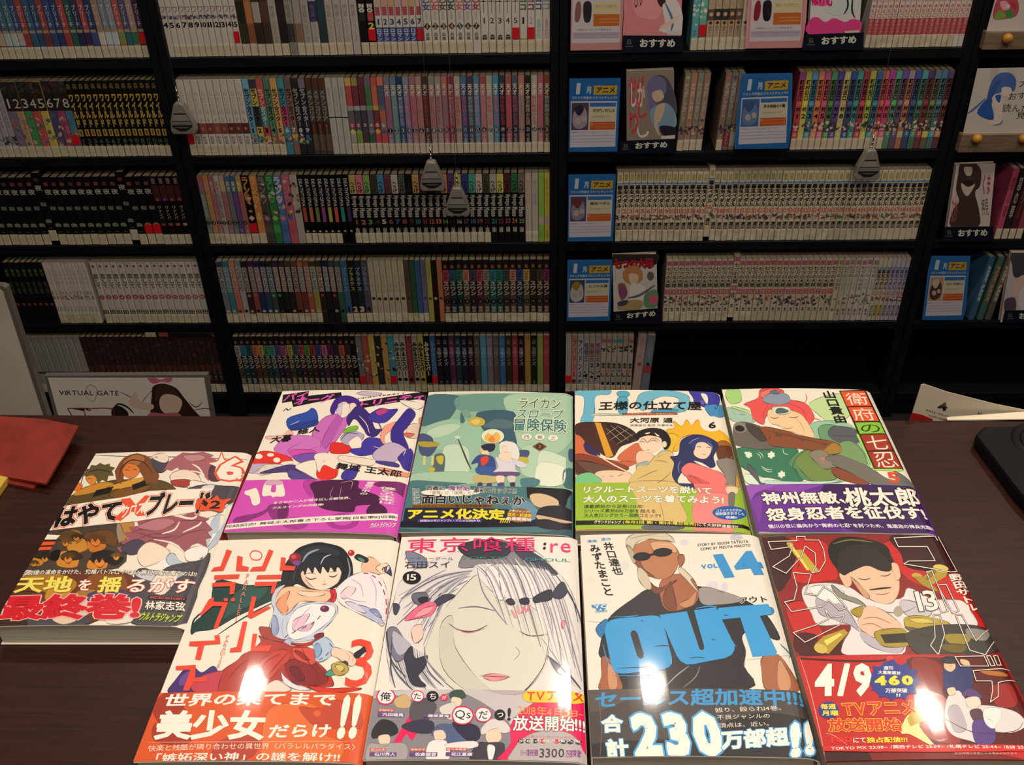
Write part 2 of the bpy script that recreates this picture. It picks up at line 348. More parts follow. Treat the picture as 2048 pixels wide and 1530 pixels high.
# ------------------------------------------------------------ the nine paperbacks on the counter: art in reading coordinates of each cover
ART1 = '''
p #efe6d6 640,40 1850,40 1500,640 350,640
L #6a6660 8 690,75 1000,85 1400,90 1800,110
L #55504c 7 660,110 620,180 590,280 560,360
P #5d4a26 480,400 640,300 760,270 900,250 1180,260 1290,340 1200,430 700,470 470,460
P #c88a30 640,300 760,270 830,290 700,340 560,370 540,350
P #d39a3a 800,300 960,250 1060,240 940,330 860,320 760,340
P #7a5324 850,330 1000,300 1100,310 960,370 800,380
p #1d1712 700,330 830,300 800,350 670,380
p #1d1712 960,290 1140,230 1080,290 970,330
P #e0762e 540,300 560,270 600,290 580,330 540,330
p #5e5434 605,220 625,190 610,170 650,175 665,145 700,150 730,130 760,145 800,135 800,155 840,165 815,190 830,225 790,225 780,270 745,255 715,280 695,245 665,255 670,225 635,235
L #30281a 8 640,200 720,180 810,200
P #d8883a 625,240 650,222 690,225 705,250 690,285 655,288
L #3a2010 4 640,248 655,244 668,250
p #7d4c2c 835,190 870,130 900,95 950,70 1000,60 1060,75 1110,105 1150,160 1160,230 1135,300 1100,270 1070,290 1040,230 1010,180 990,140 940,170 905,190 900,250 880,285 850,270
P #a86a3a 900,120 980,70 1060,100 1000,150 920,160
P #dc7e3c 890,185 915,150 950,135 990,150 1020,180 1000,225 950,245 905,225
L #3a2010 5 905,185 925,180 945,188
L #3a2010 5 965,180 985,178 1000,184
L #3a2418 8 870,230 890,160 960,110 1050,130 1110,200
P #4a485a 1190,200 1240,130 1150,90 1100,110 1140,190
P #efdccb 1110,80 1190,60 1230,100 1200,130 1130,110
p #a8656e 1190,190 1230,120 1290,80 1330,55 1400,60 1480,50 1560,75 1530,95 1620,120 1570,140 1650,190 1580,190 1600,250 1530,215 1520,265 1470,210 1430,225 1400,185 1330,200 1290,165 1250,190 1215,180
P #c08a8e 1330,80 1440,70 1500,100 1400,120
L #f4e8d8 12 1400,140 1450,170 1490,230
L #f4e8d8 12 1400,190 1470,210 1500,270
P #5a3a48 1540,150 1640,180 1600,260 1520,250
P #f2dccb 1240,220 1330,180 1430,210 1460,270 1360,310 1270,290
P #a84038 1250,260 1380,255 1370,300 1270,300
P #f0e8dc 1390,260 1500,280 1500,320 1400,330
P #4c4a52 1330,340 1480,290 1640,300 1760,320 1730,440 1560,400 1360,400
P #d8dade 1480,300 1560,290 1540,340 1470,330
p #f6ecdc 1515,130 1585,115 1615,55 1640,110 1720,110 1660,160 1670,210 1620,180 1560,210 1575,160
l #e25a40 8 1515,130 1585,115 1615,55 1640,110 1720,110
T 6 | 1590,100 1785,95 1570,265 #e25a40:.09 #f6ecdc:.04
P #4a3f35 400,620 880,560 900,640 860,900 150,900 250,700
P #a46a2c 430,640 560,620 600,690 470,740
P #c98a34 480,700 600,680 640,760 520,790
P #c8762e 640,690 760,700 760,760 660,780
P #d08834 440,780 560,790 560,890 420,880
P #d48434 660,830 770,830 770,900 640,900
P #c8862e 230,800 330,800 300,880 200,870
P #58401f 420,650 500,620 600,660 560,700 440,700
P #6a4522 620,650 760,620 850,660 840,740 760,720 640,700
P #3a2c1c 450,800 540,770 600,810 560,840 460,840
P #241d1c 680,790 800,770 900,820 840,880 760,850 680,850
P #2a2622 240,770 360,770 330,830 220,810
P #141010 380,780 440,770 420,840 360,830
P #b9863a 860,570 980,570 940,660 880,700
P #9a8a70 860,560 900,640 870,720 850,640
p #f2ead8 300,650 440,660 410,690 270,690
p #1a1614 290,690 420,690 410,705 275,705
p #e85a2a 270,705 410,705 390,730 250,735
p #1a1614 250,735 390,730 380,742 245,745
p #e85a2a 245,745 380,742 370,765 235,770
P #f4eee2 1480,560 1640,520 1560,680 1480,760
P #b8c6d8 1540,560 1680,430 1700,470 1600,700 1480,770
p #efe6d6 1610,480 1700,420 1690,480 1600,620
p #9c5762 850,750 900,735 880,705 940,680 895,640 960,635 940,600 1010,590 1000,560 1100,540 1200,515 1330,515 1440,480 1420,510 1530,540 1500,560 1550,620 1515,640 1545,680 1500,690 1510,750 1440,715 1400,730 1345,790 1300,730 1240,700 1200,760 1150,730 1100,760 1060,710 1020,740 960,780 930,750 880,785
L #5c2c3c 5 960,640 1060,610 1180,600
L #5c2c3c 5 1000,690 1120,650 1260,660
L #5c2c3c 5 1240,700 1380,640 1500,620
L #5c2c3c 5 1300,560 1400,550 1500,560
L #5c2c3c 5 1060,710 1130,690 1200,700
P #b87880 1010,590 1150,540 1280,560 1180,620 1060,620
L #f4e8da 16 1060,540 1200,500 1400,540 1450,480
L #f4e8da 12 1180,650 1270,620 1310,560
L #f4e8da 12 1330,640 1440,590 1470,560
L #f4e8da 12 1120,690 1260,720 1350,790
L #7a3e50 10 1000,640 1150,680 1300,660
P #4c4258 880,750 990,690 1060,720 1010,790 940,800
P #f3dfcb 1010,770 1090,710 1220,760 1230,800 1150,860 1060,890 1010,850
P #f0ece4 1060,900 1150,860 1260,790 1290,860 1220,920
P #b9c8d8 1210,830 1260,790 1330,860 1420,850 1350,900 1250,890
P #4a464e 1250,880 1420,850 1530,790 1500,930 1440,1060 1380,1290 960,1300 980,960 1050,900 1150,930
P #f0ece6 1350,780 1440,740 1520,760 1480,830 1370,850
P #c6ccd6 990,930 1200,920 1350,940 1200,1000 1040,980
P #e8dcd0 1140,950 1300,940 1200,1090 1100,1060
P #6a3a26 60,1040 300,930 900,930 960,1080 640,1310 120,1310 20,1180
P #b07a2c 180,960 400,940 560,1000 500,1080 300,1070
P #8a4f22 640,960 900,950 900,1100 700,1130
P #c48c3a 380,1020 520,1000 480,1140 330,1130
P #55371e 100,1090 260,1080 240,1200 90,1180
P #a87634 560,1070 700,1060 640,1160 520,1170
P #d8cdb8 540,1150 700,1120 640,1240 540,1250
P #4c4870 640,1090 900,1060 960,1150 860,1250 700,1210
P #e8e0d4 820,1200 980,1170 960,1290 780,1300
P #4c4a52 200,1250 560,1230 640,1310 180,1315
P #e6c8b0 380,1270 480,1230 560,1280 460,1310
P #3a2c22 -10,1240 120,1220 200,1310 -10,1320
p #f4ecdc 425,455 900,385 1090,340 1550,320 1510,480 1000,560 340,630
T はやて | 440,455 900,400 385,615 #e8573c:.11 #f4ecdc:.075 #15110f:.05
p #e8573c 880,400 950,390 990,440 1060,370 1095,375 1030,460 1060,520 1000,525 965,490 880,560 830,545 920,460
T クロス | 905,450 1060,415 880,540 #f4ecdc:.03
T ブレード | 1110,350 1550,330 1050,525 #e8573c:.11 #f4ecdc:.075 #15110f:.05
P #e5542c 1430,430 1450,395 1540,400 1580,370 1610,400 1690,395 1640,440 1620,495 1540,480 1470,485 1425,465
T 2 | 1540,410 1620,410 1520,470 #15110f:.03
T 乙女達の運命をかけた、究極バトルロイヤル!_勝利の星を奪うのは!? | 175,918 1440,930 160,955 #3a322c:.05 #f2ecdc:.015
T 天地 | 140,965 550,960 95,1085 #8a6a20:.05 #f0e468:.03
T を | 590,985 680,985 560,1065 #d84a4a:.05 #fbf2e4:.02
T 揺 | 735,965 900,965 700,1080 #8a6a20:.05 #f0e468:.03
T るがす | 950,975 1430,985 910,1080 #d84a4a:.05 #fbf2e4:.02
T 最終巻! | 30,1100 1040,1090 -25,1290 #f4b8b0:.08 #d3202f:.05
p #1a1512 1085,1100 1360,1120 1350,1145 1080,1125
T SHIZURU_HAYASHIYA | 1095,1106 1352,1122 1090,1124 #e06050:.02
T 林家志弦 | 1065,1140 1355,1152 1055,1205 #3a2c20:.05 #fbf2e4:.02
T ウルトラジャンプ | 1045,1220 1335,1245 1005,1285 #4a6010:.05 #c4dc3a:.03
'''

def crowd(rows):
    """small rough-haired heads of the crowd: hair as a spiky patch, face below it"""
    out = []
    for x, y, r, hair, skin in rows:
        out.append(f'P {skin} {x-r*.7:.0f},{y:.0f} {x-r*.5:.0f},{y-r*.4:.0f} {x+r*.4:.0f},{y-r*.3:.0f} {x+r*.6:.0f},{y+r*.2:.0f} {x+r*.1:.0f},{y+r*.75:.0f} {x-r*.5:.0f},{y+r*.5:.0f}')
        pts = []
        for j in range(15):
            a = math.pi*(1.02+1.05*j/14); k = r*(1.15 if j % 2 else .85); pts.append(f'{x+k*1.25*math.cos(a):.0f},{y+k*math.sin(a)*.95:.0f}')
        for j in range(6): pts.append(f'{x+r*(1.0-.36*j):.0f},{y+(r*.25 if j % 2 else -r*.25):.0f}')
        out.append(f'p {hair} '+' '.join(pts)); out.append(f'L #24140c 4 {x-r*.5:.0f},{y+r*.12:.0f} {x-r*.3:.0f},{y+r*.05:.0f} {x-r*.1:.0f},{y+r*.12:.0f}')
    return '\n'.join(out)
A1, A2 = ART1.split('p #f4ecdc 425,455', 1)
ART1 = A1+crowd([(330, 830, 38, '#2a2418', '#c8862e'), (500, 830, 46, '#5a3c20', '#d8883c'), (730, 850, 60, '#241c1a', '#e08c3c'), (700, 700, 56, '#5c3c20', '#d87c34'), (560, 680, 34, '#3a2c1c', '#c8762c'), (480, 720, 34, '#6a4a24', '#d0842e'), (250, 870, 30, '#4c3c20', '#c88030'), (850, 820, 34, '#6a5028', '#d8903c')])+'\np #f4ecdc 425,455'+A2
ART2 = '''
P #f2e9da 600,40 2100,40 1800,1500 60,1500
p #171216 660,95 915,58 905,105 1225,70 1235,120 760,215 745,160 650,175
T バイ | 690,90 915,60 655,160 #e35ac0:.03
T オーグ | 800,120 1170,85 755,200 #e35ac0:.03
T N | 690,228 750,222 655,255 #2b2b3c:.03
p #171216 1390,165 2050,85 2060,150 1400,230
T トリニティ | 1420,165 2040,95 1400,228 #e35ac0:.03
T HIGH-TRINITY | 1390,125 1850,70 1390,140 #171216:.02
P #c9b8cc 1370,80 1480,60 1620,80 1560,110 1440,100
P #2f4fae 700,330 880,265 940,225 990,260 1000,340 960,400 740,440
P #2a3f90 720,400 820,370 990,340 970,400 750,435
L #cfd8f0 6 730,390 800,360 820,345
P #efb9b0 500,500 640,490 720,440 760,480 660,540 520,530
P #cc6fc4 1040,330 1180,280 1290,280 1290,380 1180,540 1130,600 1080,680 1000,660 1030,560 940,490
P #b85cb4 1180,300 1240,340 1120,560 1060,620 1050,520
P #d075c8 590,590 700,500 860,490 980,510 1030,560 1000,660 960,700 800,710 660,690 580,640
L #9a3f96 5 680,700 720,620 840,560
L #9a3f96 5 860,700 900,640 1000,600
P #d94fb0 720,640 980,640 960,740 840,760
P #7a4fb0 760,690 980,660 960,740 900,780 800,740
P #e8302c 410,660 540,645 700,690 760,740 700,775 380,770
E #f4eee0 425,695 38,25
E #f4eee0 540,680 34,17
E #f4eee0 600,730 34,24
P #f0e8da 650,750 760,740 740,780 650,790
P #c0b0cc 350,770 650,775 640,840 440,860 330,850
L #7e6890 4 360,860 480,800 640,800
P #e8dccc 480,780 660,780 540,860 420,870
P #4b3a7c 640,790 780,780 900,860 1000,915 760,915 720,850 430,860
P #5a4a94 720,820 860,860 1000,915 740,915
P #f4ead8 780,790 960,730 990,820 1000,915 880,860
P #e83428 990,830 1060,740 1160,720 1200,780 1170,900 1010,915
P #f2e6d6 970,680 1080,660 1200,730 1180,820 1060,780 1010,850 980,760
P #dd2e2a 1115,640 1140,560 1260,570 1330,600 1300,660 1160,670
P #46278e 1120,230 1180,130 1280,105 1400,150 1390,220 1290,180 1190,220 1160,280 1130,280
P #efe4da 1200,190 1280,170 1300,280 1240,320 1200,270
P #d8c8dc 1180,240 1240,180 1230,270 1210,300
P #f2dccc 1310,190 1360,180 1380,240 1330,280
P #3d2a78 1330,250 1400,200 1480,260 1530,360 1560,430 1620,430 1560,500 1480,490 1430,400 1350,330 1300,400 1280,330
L #3d2a78 10 1440,240 1560,330 1620,440 1600,500
L #3d2a78 10 1380,340 1440,420 1500,500
L #f2e6da 7 1400,300 1470,380 1500,470
P #7cbc3c 1240,460 1300,410 1380,400 1380,440 1290,470
P #b6a8c8 1250,480 1360,450 1450,490 1400,560 1290,590 1220,540
L #40305e 8 1220,540 1290,470 1400,480
P #f4e8da 1300,560 1380,500 1430,560 1400,640 1340,630
P #4438a4 1430,560 1500,510 1620,530 1640,590 1720,640 1600,660 1420,690 1310,650 1340,620 1420,610
L #e8e0f0 6 1540,600 1620,620 1720,630
P #4438a0 1480,310 1600,230 1700,240 1780,240 1700,330 1640,370 1540,360
P #b8408c 1560,260 1640,230 1680,260 1600,300
P #f0a090 1610,480 1650,400 1760,360 1700,460 1700,530 1660,590 1610,540
P #f4e2d0 1650,500 1720,450 1720,560 1660,570
P #3c2c8e 1880,230 1950,290 1880,400 1830,470 1880,610 1830,610 1720,560 1710,450 1780,340
P #efe4dc 1800,150 1960,170 2020,210 1960,240 1850,200
P #c4b0cc 1540,660 1700,560 1850,620 1820,700 1700,760 1560,730
P #4a3a94 1560,740 1760,760 1780,800 1600,770
P #3f329a 1780,700 1900,620 1940,740 1920,840 1840,820 1800,760
P #e89a80 1590,800 1830,850 1900,860 1860,900 1640,850
P #f0e0d0 1220,690 1540,730 1500,790 1240,740
P #4338a0 1230,870 1290,820 1390,800 1350,915 1240,915
P #e2cab8 1880,400 1960,380 2010,420 1960,520 1860,500
P #d8685a 1840,470 1940,480 1900,510 1850,500
P #e0a030 1985,330 2010,320 2000,380 1980,370
T 大暮 | 560,500 760,480 530,570 #171216:.02
T 維人 | 810,435 1030,400 795,490 #171216:.02
T 舞城_王太郎 | 1190,755 1825,840 1165,820 #171216:.02
'''
BAND2 = '''
P #d44fbc 200,905 900,920 1990,940 1900,1500 40,1500 
P #b93fa2 880,930 1000,950 960,1040 930,1100 860,1000
P #4b1d44 950,950 1370,930 1400,1010 1600,1090 1580,1160 1380,1180 1340,1240 1150,1230 1000,1180 960,1060
P #4b1d44 1500,1180 1600,1160 1670,1220 1640,1280 1480,1260
P #7a2a6c 1550,960 1740,930 1870,990 1860,1110 1760,1050 1600,1000
P #8c3080 520,1180 700,1160 700,1300 560,1310
P #8c3080 220,1290 420,1250 520,1200 480,1260 300,1330 180,1340
P #6e2462 630,1190 720,1170 680,1300 610,1290
E #a8399a 1240,1330 160,80
E #d44fbc 1240,1330 90,40
E #a8399a 780,1350 130,60
L #d8b8d0 4 1150,1000 1120,1080 1200,1110 1230,990
L #d8b8d0 4 1220,960 1330,940 1320,1020
P #f4ecdc 290,1040 350,1020 410,1015 440,1145 370,1175 340,1090 300,1075
P #f4ecdc 500,935 640,935 680,1080 590,1090 560,1100 540,1080 460,1080
P #d44fbc 560,970 590,970 590,1040 545,1040
P #d8a8c8 500,935 640,935 650,970 500,980
T まさかの二人が描き出した新世界、 | 575,1140 1320,1090 570,1165 #f6eee4:.02
T フルスイングの完結巻! | 565,1190 1060,1155 555,1215 #f6eee4:.02
V 薔薇の中の | 1480,945 1560,950 1400,1070 #f6eee4:.015
V 僕らの未来は | 1600,990 1760,1010 1580,1150 #f6eee4:.015
p #f0ebe0 100,1360 1778,1265 1770,1330 90,1415
T 完結記念!_舞城王太郎書き下ろし掌篇[自転車II]収録! | 105,1370 1768,1283 95,1402 #171216:.015
T ウルトラジャンプ | 1525,1345 1765,1350 1500,1400 #8a2a7c:.06 #f6f0e8:.03
'''
ART3 = '''
p #e5decb 300,40 1760,50 1800,1520 20,1520
p #8fb8a0 318,100 1720,110 1780,1400 50,1390
P #4a7078 318,105 640,110 610,200 500,350 250,400 240,330
P #6e9a90 640,105 1200,100 1160,240 800,260 600,230
P #a8cbb0 1100,100 1720,120 1740,500 1500,700 1200,600 1100,300
P #9cc4aa 550,330 800,380 840,480 800,860 480,870 470,640 250,620 260,430
P #c4dcc4 480,600 690,600 720,760 700,860 490,860
P #bcd6bc 330,440 500,380 640,400 520,480 330,520
P #3f5f70 800,270 1150,260 1160,440 1180,620 1000,560 860,440
P #56747c 860,400 980,330 1150,360 1130,420 960,420
P #c9b44c 720,340 790,310 870,340 860,390 780,400 720,380
P #dfca70 740,350 790,330 830,350 800,385 750,375
P #7aa394 640,260 700,230 740,300 690,320
P #4c6e74 640,270 680,350 640,370
P #4a5680 240,480 350,500 380,560 420,580 340,690 240,660
P #b0a040 230,550 420,560 400,600 260,600
P #5a6a70 380,690 480,680 470,850 380,850
P #c8b848 330,800 390,810 370,850 330,840
P #c8b848 400,700 470,690 460,770 420,760
p #d8d080 275,690 300,690 295,780 270,780
p #d8d080 355,690 380,690 375,780 350,780
P #a8ccb0 200,860 760,850 800,960 160,960
P #4e7c80 170,930 420,940 700,960 160,990
P #b4d4b8 1230,620 1420,600 1400,880 1230,860
P #cfe2cc 1420,640 1640,700 1660,760 1640,960 1400,960 1380,820
P #e6eed8 1400,760 1640,800 1620,970 1380,960
P #4a7078 1640,830 1740,830 1740,1000 1640,980
P #54808a 1230,910 1400,920 1380,980 1240,990
P #4a5680 1200,640 1300,640 1290,700 1210,700
P #c8b848 1210,700 1290,710 1290,760 1200,740
P #4a5680 1690,630 1740,640 1740,740 1690,730
E #e4eccc 950,500 110,70
P #f0b860 870,530 900,470 950,490 990,460 1020,500 1000,560 930,560
P #e89040 910,530 950,500 970,540 940,560
L #4a4430 16 610,520 660,640 700,740 740,820
E #d0dcd0 605,510 30,16
P #d8c490 825,620 860,590 880,640 860,680 830,660
P #2c2c44 840,590 960,570 970,620 930,650 870,640
P #f0d8b0 840,650 900,640 910,690 860,700
P #3d4f90 740,770 820,680 950,700 980,800 960,860 800,850 810,760
P #d84838 830,720 890,690 910,740 850,790
P #3f5fa0 800,800 970,800 960,880 800,860
P #c8b878 780,880 960,890 980,950 780,950
P #47407c 815,950 850,960 840,1000 800,990
P #47407c 900,960 940,960 930,1000 890,990
E #e4e6e0 1080,620 60,75
P #e8e6e0 1020,570 1100,550 1180,580 1210,680 1180,740 1120,700 1030,690
P #f2dcc0 1040,600 1090,600 1090,650 1050,655
P #f0dcc0 1020,670 1120,660 1130,740 1080,760 1010,730
P #ddd8e4 980,700 1060,740 1160,720 1170,820 1200,860 960,860 1000,800
P #ded8e6 1140,730 1240,750 1280,800 1200,800
P #6a5080 955,850 1200,850 1190,885 1080,890 970,880
P #f0d8bc 980,890 1060,890 1050,960 1000,960
P #d8d0c8 1090,890 1170,890 1160,950 1110,950
P #584c8c 1000,960 1060,955 1050,1010 1010,1010
P #3c3450 1120,955 1165,955 1160,1000 1130,1000
T ライカン | 1215,130 1610,140 1205,225 #d8e4c4:.08 #344c4c:.0
T スロープ | 1200,235 1645,245 1175,325 #d8e4c4:.08 #2f7080:.0
T 冒険保険 | 1165,325 1670,345 1155,450 #d8e4c4:.08 #27707c:.01
E #f2ecdc 1280,508 48,30
E #f2ecdc 1407,510 48,30
E #f2ecdc 1535,520 48,30
T 西 | 1255,492 1305,492 1255,525 #44342c:0
T 義 | 1383,493 1432,493 1383,527 #44342c:0
T 之 | 1512,503 1560,503 1512,537 #44342c:0
p #7a4c3c 1405,560 1440,580 1475,600 1440,625 1405,645 1370,625 1335,600 1370,580
E #4c2a24 1405,602 38,28
T 3 | 1393,588 1418,588 1393,617 #c8905c:0
'''
BAND3 = '''
P #4a7880 150,960 700,985 1300,960 1760,1000 1800,1400 60,1400 
p #20243a 100,1200 760,1200 1380,1230 1400,1370 70,1370
P #141428 70,1330 1400,1330 1390,1380 70,1390
P #6c96b0 1130,1180 1280,1130 1400,1250 1330,1320 1200,1250
P #1d1c24 1300,970 1480,980 1720,1020 1680,1110 1640,1200 1520,1090 1400,1060 1300,1110 1280,1040
P #d9bf96 1310,1080 1400,1060 1520,1090 1590,1140 1560,1200 1440,1200 1350,1170
P #262430 1400,1210 1600,1180 1740,1250 1770,1400 1400,1390
P #d4b894 1380,1270 1500,1290 1640,1320 1730,1340 1640,1350 1480,1310 1390,1310
E #f4eee0 540,1050 290,36
T 西義之 | 310,985 490,985 305,1030 #f6f0e4:.06 #28202c:.02
T 魔物語 | 525,985 730,990 520,1030 #f6f0e4:.06 #7a4c94:.02
T 最新コミックス!! | 770,995 1180,1010 765,1050 #f6f0e4:.06 #28202c:.02
T 「冒険」に「保険」だと? | 345,1035 800,1040 340,1070 #7c5a48:0
T 面白いじゃねぇか | 265,1070 1265,1085 255,1165 #f8f2e6:.06 #1e1824:.035
V ヒッヒッヒッ | 170,1010 235,1010 175,1165 #f8f2e6:.05 #4a4450:.0
p #8a5a1c 170,1168 950,1168 950,1200 165,1200
T ムヒョとロージーの魔法律相談事務所 | 180,1172 940,1172 175,1196 #20140c:.01
T アニメ化決定 | 130,1210 1070,1215 120,1315 #4a3a18:.06 #f6e23c:.045
T !!!!! | 1035,1300 1135,1300 1015,1345 #f6e23c:.03
p #4c3c94 230,1312 850,1312 840,1342 220,1342
T 詳細は少年ジャンプ+・アニメ公式HPで! | 245,1316 825,1316 245,1338 #f0ecf4:.01
E #8c6030 1210,1275 120,70
T 少年ジャンプ+ | 1110,1215 1320,1230 1100,1240 #f4e8c8:.02
T 復活・新連載 | 1095,1245 1330,1262 1090,1280 #f2c02c:.03
T 新連載開始 | 1085,1285 1330,1300 1080,1320 #f4e8e0:.03
'''
ART4 = '''
p #f3ead8 60,30 1520,30 1560,600 1900,1500 60,1500
P #6ab8d4 80,40 420,45 430,90 300,110 290,260 270,360 240,450 180,440 150,340 180,260 180,120 90,90
P #58aac8 510,65 600,60 630,95 560,130 510,100
P #58aac8 510,130 610,130 600,270 520,270
P #74bcd4 700,130 760,70 900,50 1080,60 1200,110 1210,200 1150,260 1000,270 1080,200 1100,130 980,110 860,140 820,200 760,250 700,210
P #4a9cc0 880,240 1100,240 1040,280 840,270
P #3f3fa4 1205,50 1330,55 1480,90 1500,180 1440,240 1330,210 1260,180 1240,120
P #f4ece0 1320,85 1370,90 1390,140 1380,185 1350,150
P #4a90c4 1360,200 1520,200 1560,290 1480,320 1400,290
E #6a60b0 1330,170 26,20
P #c4ccb8 280,280 560,285 560,295 280,300
P #b85c34 600,275 1050,268 1080,280 1050,290 600,292 570,283
T ~フィオリ・ディ・ジラソーレ~ | 620,272 1050,272 618,289 #f6e8d4:.0
P #4a2c24 110,380 300,360 480,370 640,430 720,520 650,560 540,600 470,700 370,680 200,560 110,500
P #2e2020 400,380 560,390 690,480 580,580 500,560
L #c8a888 4 400,420 560,560
L #c8a888 4 440,390 620,540
L #c8a888 4 500,390 660,500
L #c8a888 4 400,480 520,400
L #c8a888 4 430,540 620,420
L #c8a888 4 500,580 670,470
p #e0a030 288,362 345,368 470,690 400,710
P #d87048 95,500 150,500 200,570 210,650 330,700 240,740 110,700
P #c86a48 340,720 560,740 700,690 700,760 560,800 380,760
P #d46e4c 510,720 560,650 680,570 740,590 760,660 700,740 600,740
P #8a4430 90,680 300,700 620,800 480,860 300,850 100,870
P #5a3430 100,740 300,760 360,830 120,860
P #3c2c5c 180,580 230,570 340,670 300,690 210,650
L #ecd8bc 14 310,680 480,780 660,870
P #6a4c40 110,740 420,790 560,870 300,880
P #f4d0b0 300,850 480,830 640,870 620,950 340,950
P #7cc88c 105,890 230,850 330,900 340,950 110,975
P #f0b82c 980,440 1060,420 1050,350 1130,400 1180,340 1230,390 1290,340 1350,420 1480,430 1590,520 1640,720 1480,560 1300,480 1130,520 1100,640 1020,620 1040,520
P #e8c040 1000,480 1100,500 1060,600 1040,680 1000,640
P #a8642c 1480,560 1590,560 1640,700 1500,700
E #f4ecdc 1425,380 112,74
P #6a3c28 1480,600 1640,620 1650,740 1500,740
P #e0a43c 1640,800 1680,820 1700,980 1650,980
P #1f1a1c 680,510 720,450 830,420 960,440 1020,520 1020,590 970,630 930,560 850,500 760,500
E #f4d8bc 830,560 112,100
P #1f1a1c 690,520 800,430 960,460 1000,560 950,600 930,520 820,490 740,510
E #f4d8bc 965,578 24,30
L #b05030 7 720,560 760,520 800,560 850,520 900,560
L #3a2824 6 725,560 750,550 775,560
L #3a2824 6 830,550 860,540 885,552
L #8a4838 5 790,635 820,632
P #f2ccac 690,680 740,640 850,680 870,720 790,760 700,760
P #9cb8bc 700,770 800,745 810,780 700,800
P #a8c0c8 860,720 940,640 980,640 880,720
P #dcc07c 820,760 880,690 990,640 1060,690 1060,860 1070,960 640,960 690,830 700,790 800,780
P #dcc07c 640,950 1080,950 1100,1100 1170,1330 760,1330 690,1100
L #7a5c30 6 700,920 820,860 900,830
L #7a5c30 6 820,990 940,930 1030,850
L #7a5c30 6 860,740 940,740 1000,760
L #8a6a3c 5 920,1150 945,1230 960,1330
P #2f3464 1110,640 1130,540 1230,490 1370,500 1480,570 1470,640 1440,700 1460,790 1380,800 1300,760 1180,800 1090,940 1200,990 1280,990 1120,980 1040,880 1060,760 1020,700 1090,690
P #f4d8bc 1250,640 1290,560 1400,560 1420,640 1380,710 1320,720 1260,690
P #3a3f78 1220,560 1300,500 1420,540 1440,620 1360,560 1280,570 1250,640
L #2c2434 6 1275,610 1300,600 1325,612
L #2c2434 6 1370,612 1395,608 1412,618
L #a04840 5 1335,675 1365,680
L #8088c4 9 1200,580 1240,540 1300,520
L #8088c4 9 1120,740 1100,800 1110,860
L #8088c4 8 1380,560 1420,590 1430,640
P #8c8680 1470,740 1650,730 1660,900 1640,1180 1590,1180 1600,990 1500,960 1560,900
P #f0e8dc 1250,740 1330,760 1420,820 1380,810 1290,770
P #ee7c78 1130,820 1200,760 1300,780 1420,820 1520,860 1570,940 1530,1000 1600,1030 1560,1080 1440,1060 1380,1080 1300,1060 1240,920 1160,880
P #dc605c 1180,890 1280,900 1400,960 1360,1000 1240,960
L #9a3c3c 5 1190,860 1280,920 1360,990
P #f4d0b4 1560,1000 1670,1000 1670,1060 1590,1070
P #f08c86 1300,1060 1590,1080 1610,1300 1620,1440 1290,1440 1240,1300 1240,1180
T 王様の仕立て屋 | 335,165 1325,165 325,250 #151214:.022
T 大河原_遁 | 632,322 1048,322 628,370 #1c1818:.02
T 原案協力_監修_片瀬平太 | 635,385 1050,385 632,405 #3c3634:.0
T 6 | 1395,362 1468,362 1392,425 #17131a:.03
'''
BAND4 = '''
P #9cc038 100,955 300,960 700,975 1100,960 1700,970 1850,1470 100,1440 
P #dcc07c 640,950 1080,950 1100,1100 1170,1330 760,1330 690,1100
L #8a6a3c 5 920,1150 945,1230 960,1330
P #2f3464 1085,930 1250,940 1300,1000 1220,1010 1100,970
P #ee7c78 1260,940 1540,950 1600,1030 1560,1080 1440,1060 1380,1080 1300,1060
P #f4d0b4 1560,1000 1670,1000 1670,1060 1590,1070
P #f08c86 1300,1060 1590,1080 1610,1300 1620,1500 1290,1500 1240,1300 1240,1180
P #77726c 1590,1060 1650,1060 1640,1180 1590,1180
P #5f6470 780,1370 1120,1370 1120,1410 780,1410
T リクルートスーツを脱いて | 185,990 1420,1000 175,1060 #6a7c34:.06 #f8f4e8:.03
T 大人のスーツを着てみよう! | 180,1080 1540,1090 170,1155 #6a7c34:.06 #f8f4e8:.03
T 連載開始から足掛け15年! | 185,1170 760,1170 180,1205 #26301c:.01
T シリーズ累計300万部を超える | 185,1212 878,1215 182,1247 #26301c:.01
T 大人気ロングセラー服飾コミック!! | 185,1255 930,1258 182,1293 #26301c:.01
E #2460b0 1600,1250 170,68 2
T コミックスだけの | 1470,1215 1715,1218 1468,1240 #f2f0f4:.02
T 特別描きおろしも | 1460,1245 1740,1252 1460,1275 #f2f0f4:.02
T 収録!! | 1560,1280 1670,1282 1560,1305 #f2f0f4:.03
p #1a1a10 105,1325 700,1320 1300,1350 1850,1390 1850,1425 1300,1390 700,1362 105,1368
T グランドジャンプ | 285,1322 545,1325 280,1354 #f4ece0:.03
T (毎月2回_第1・第3水曜日発売) | 560,1322 1270,1345 560,1356 #f0e040:.02
T にて大好評連載中!! | 1285,1345 1680,1372 1285,1376 #f4f0e4:.015
p #e8902c 105,1410 700,1408 1300,1430 1850,1470 1850,1500 105,1500
'''
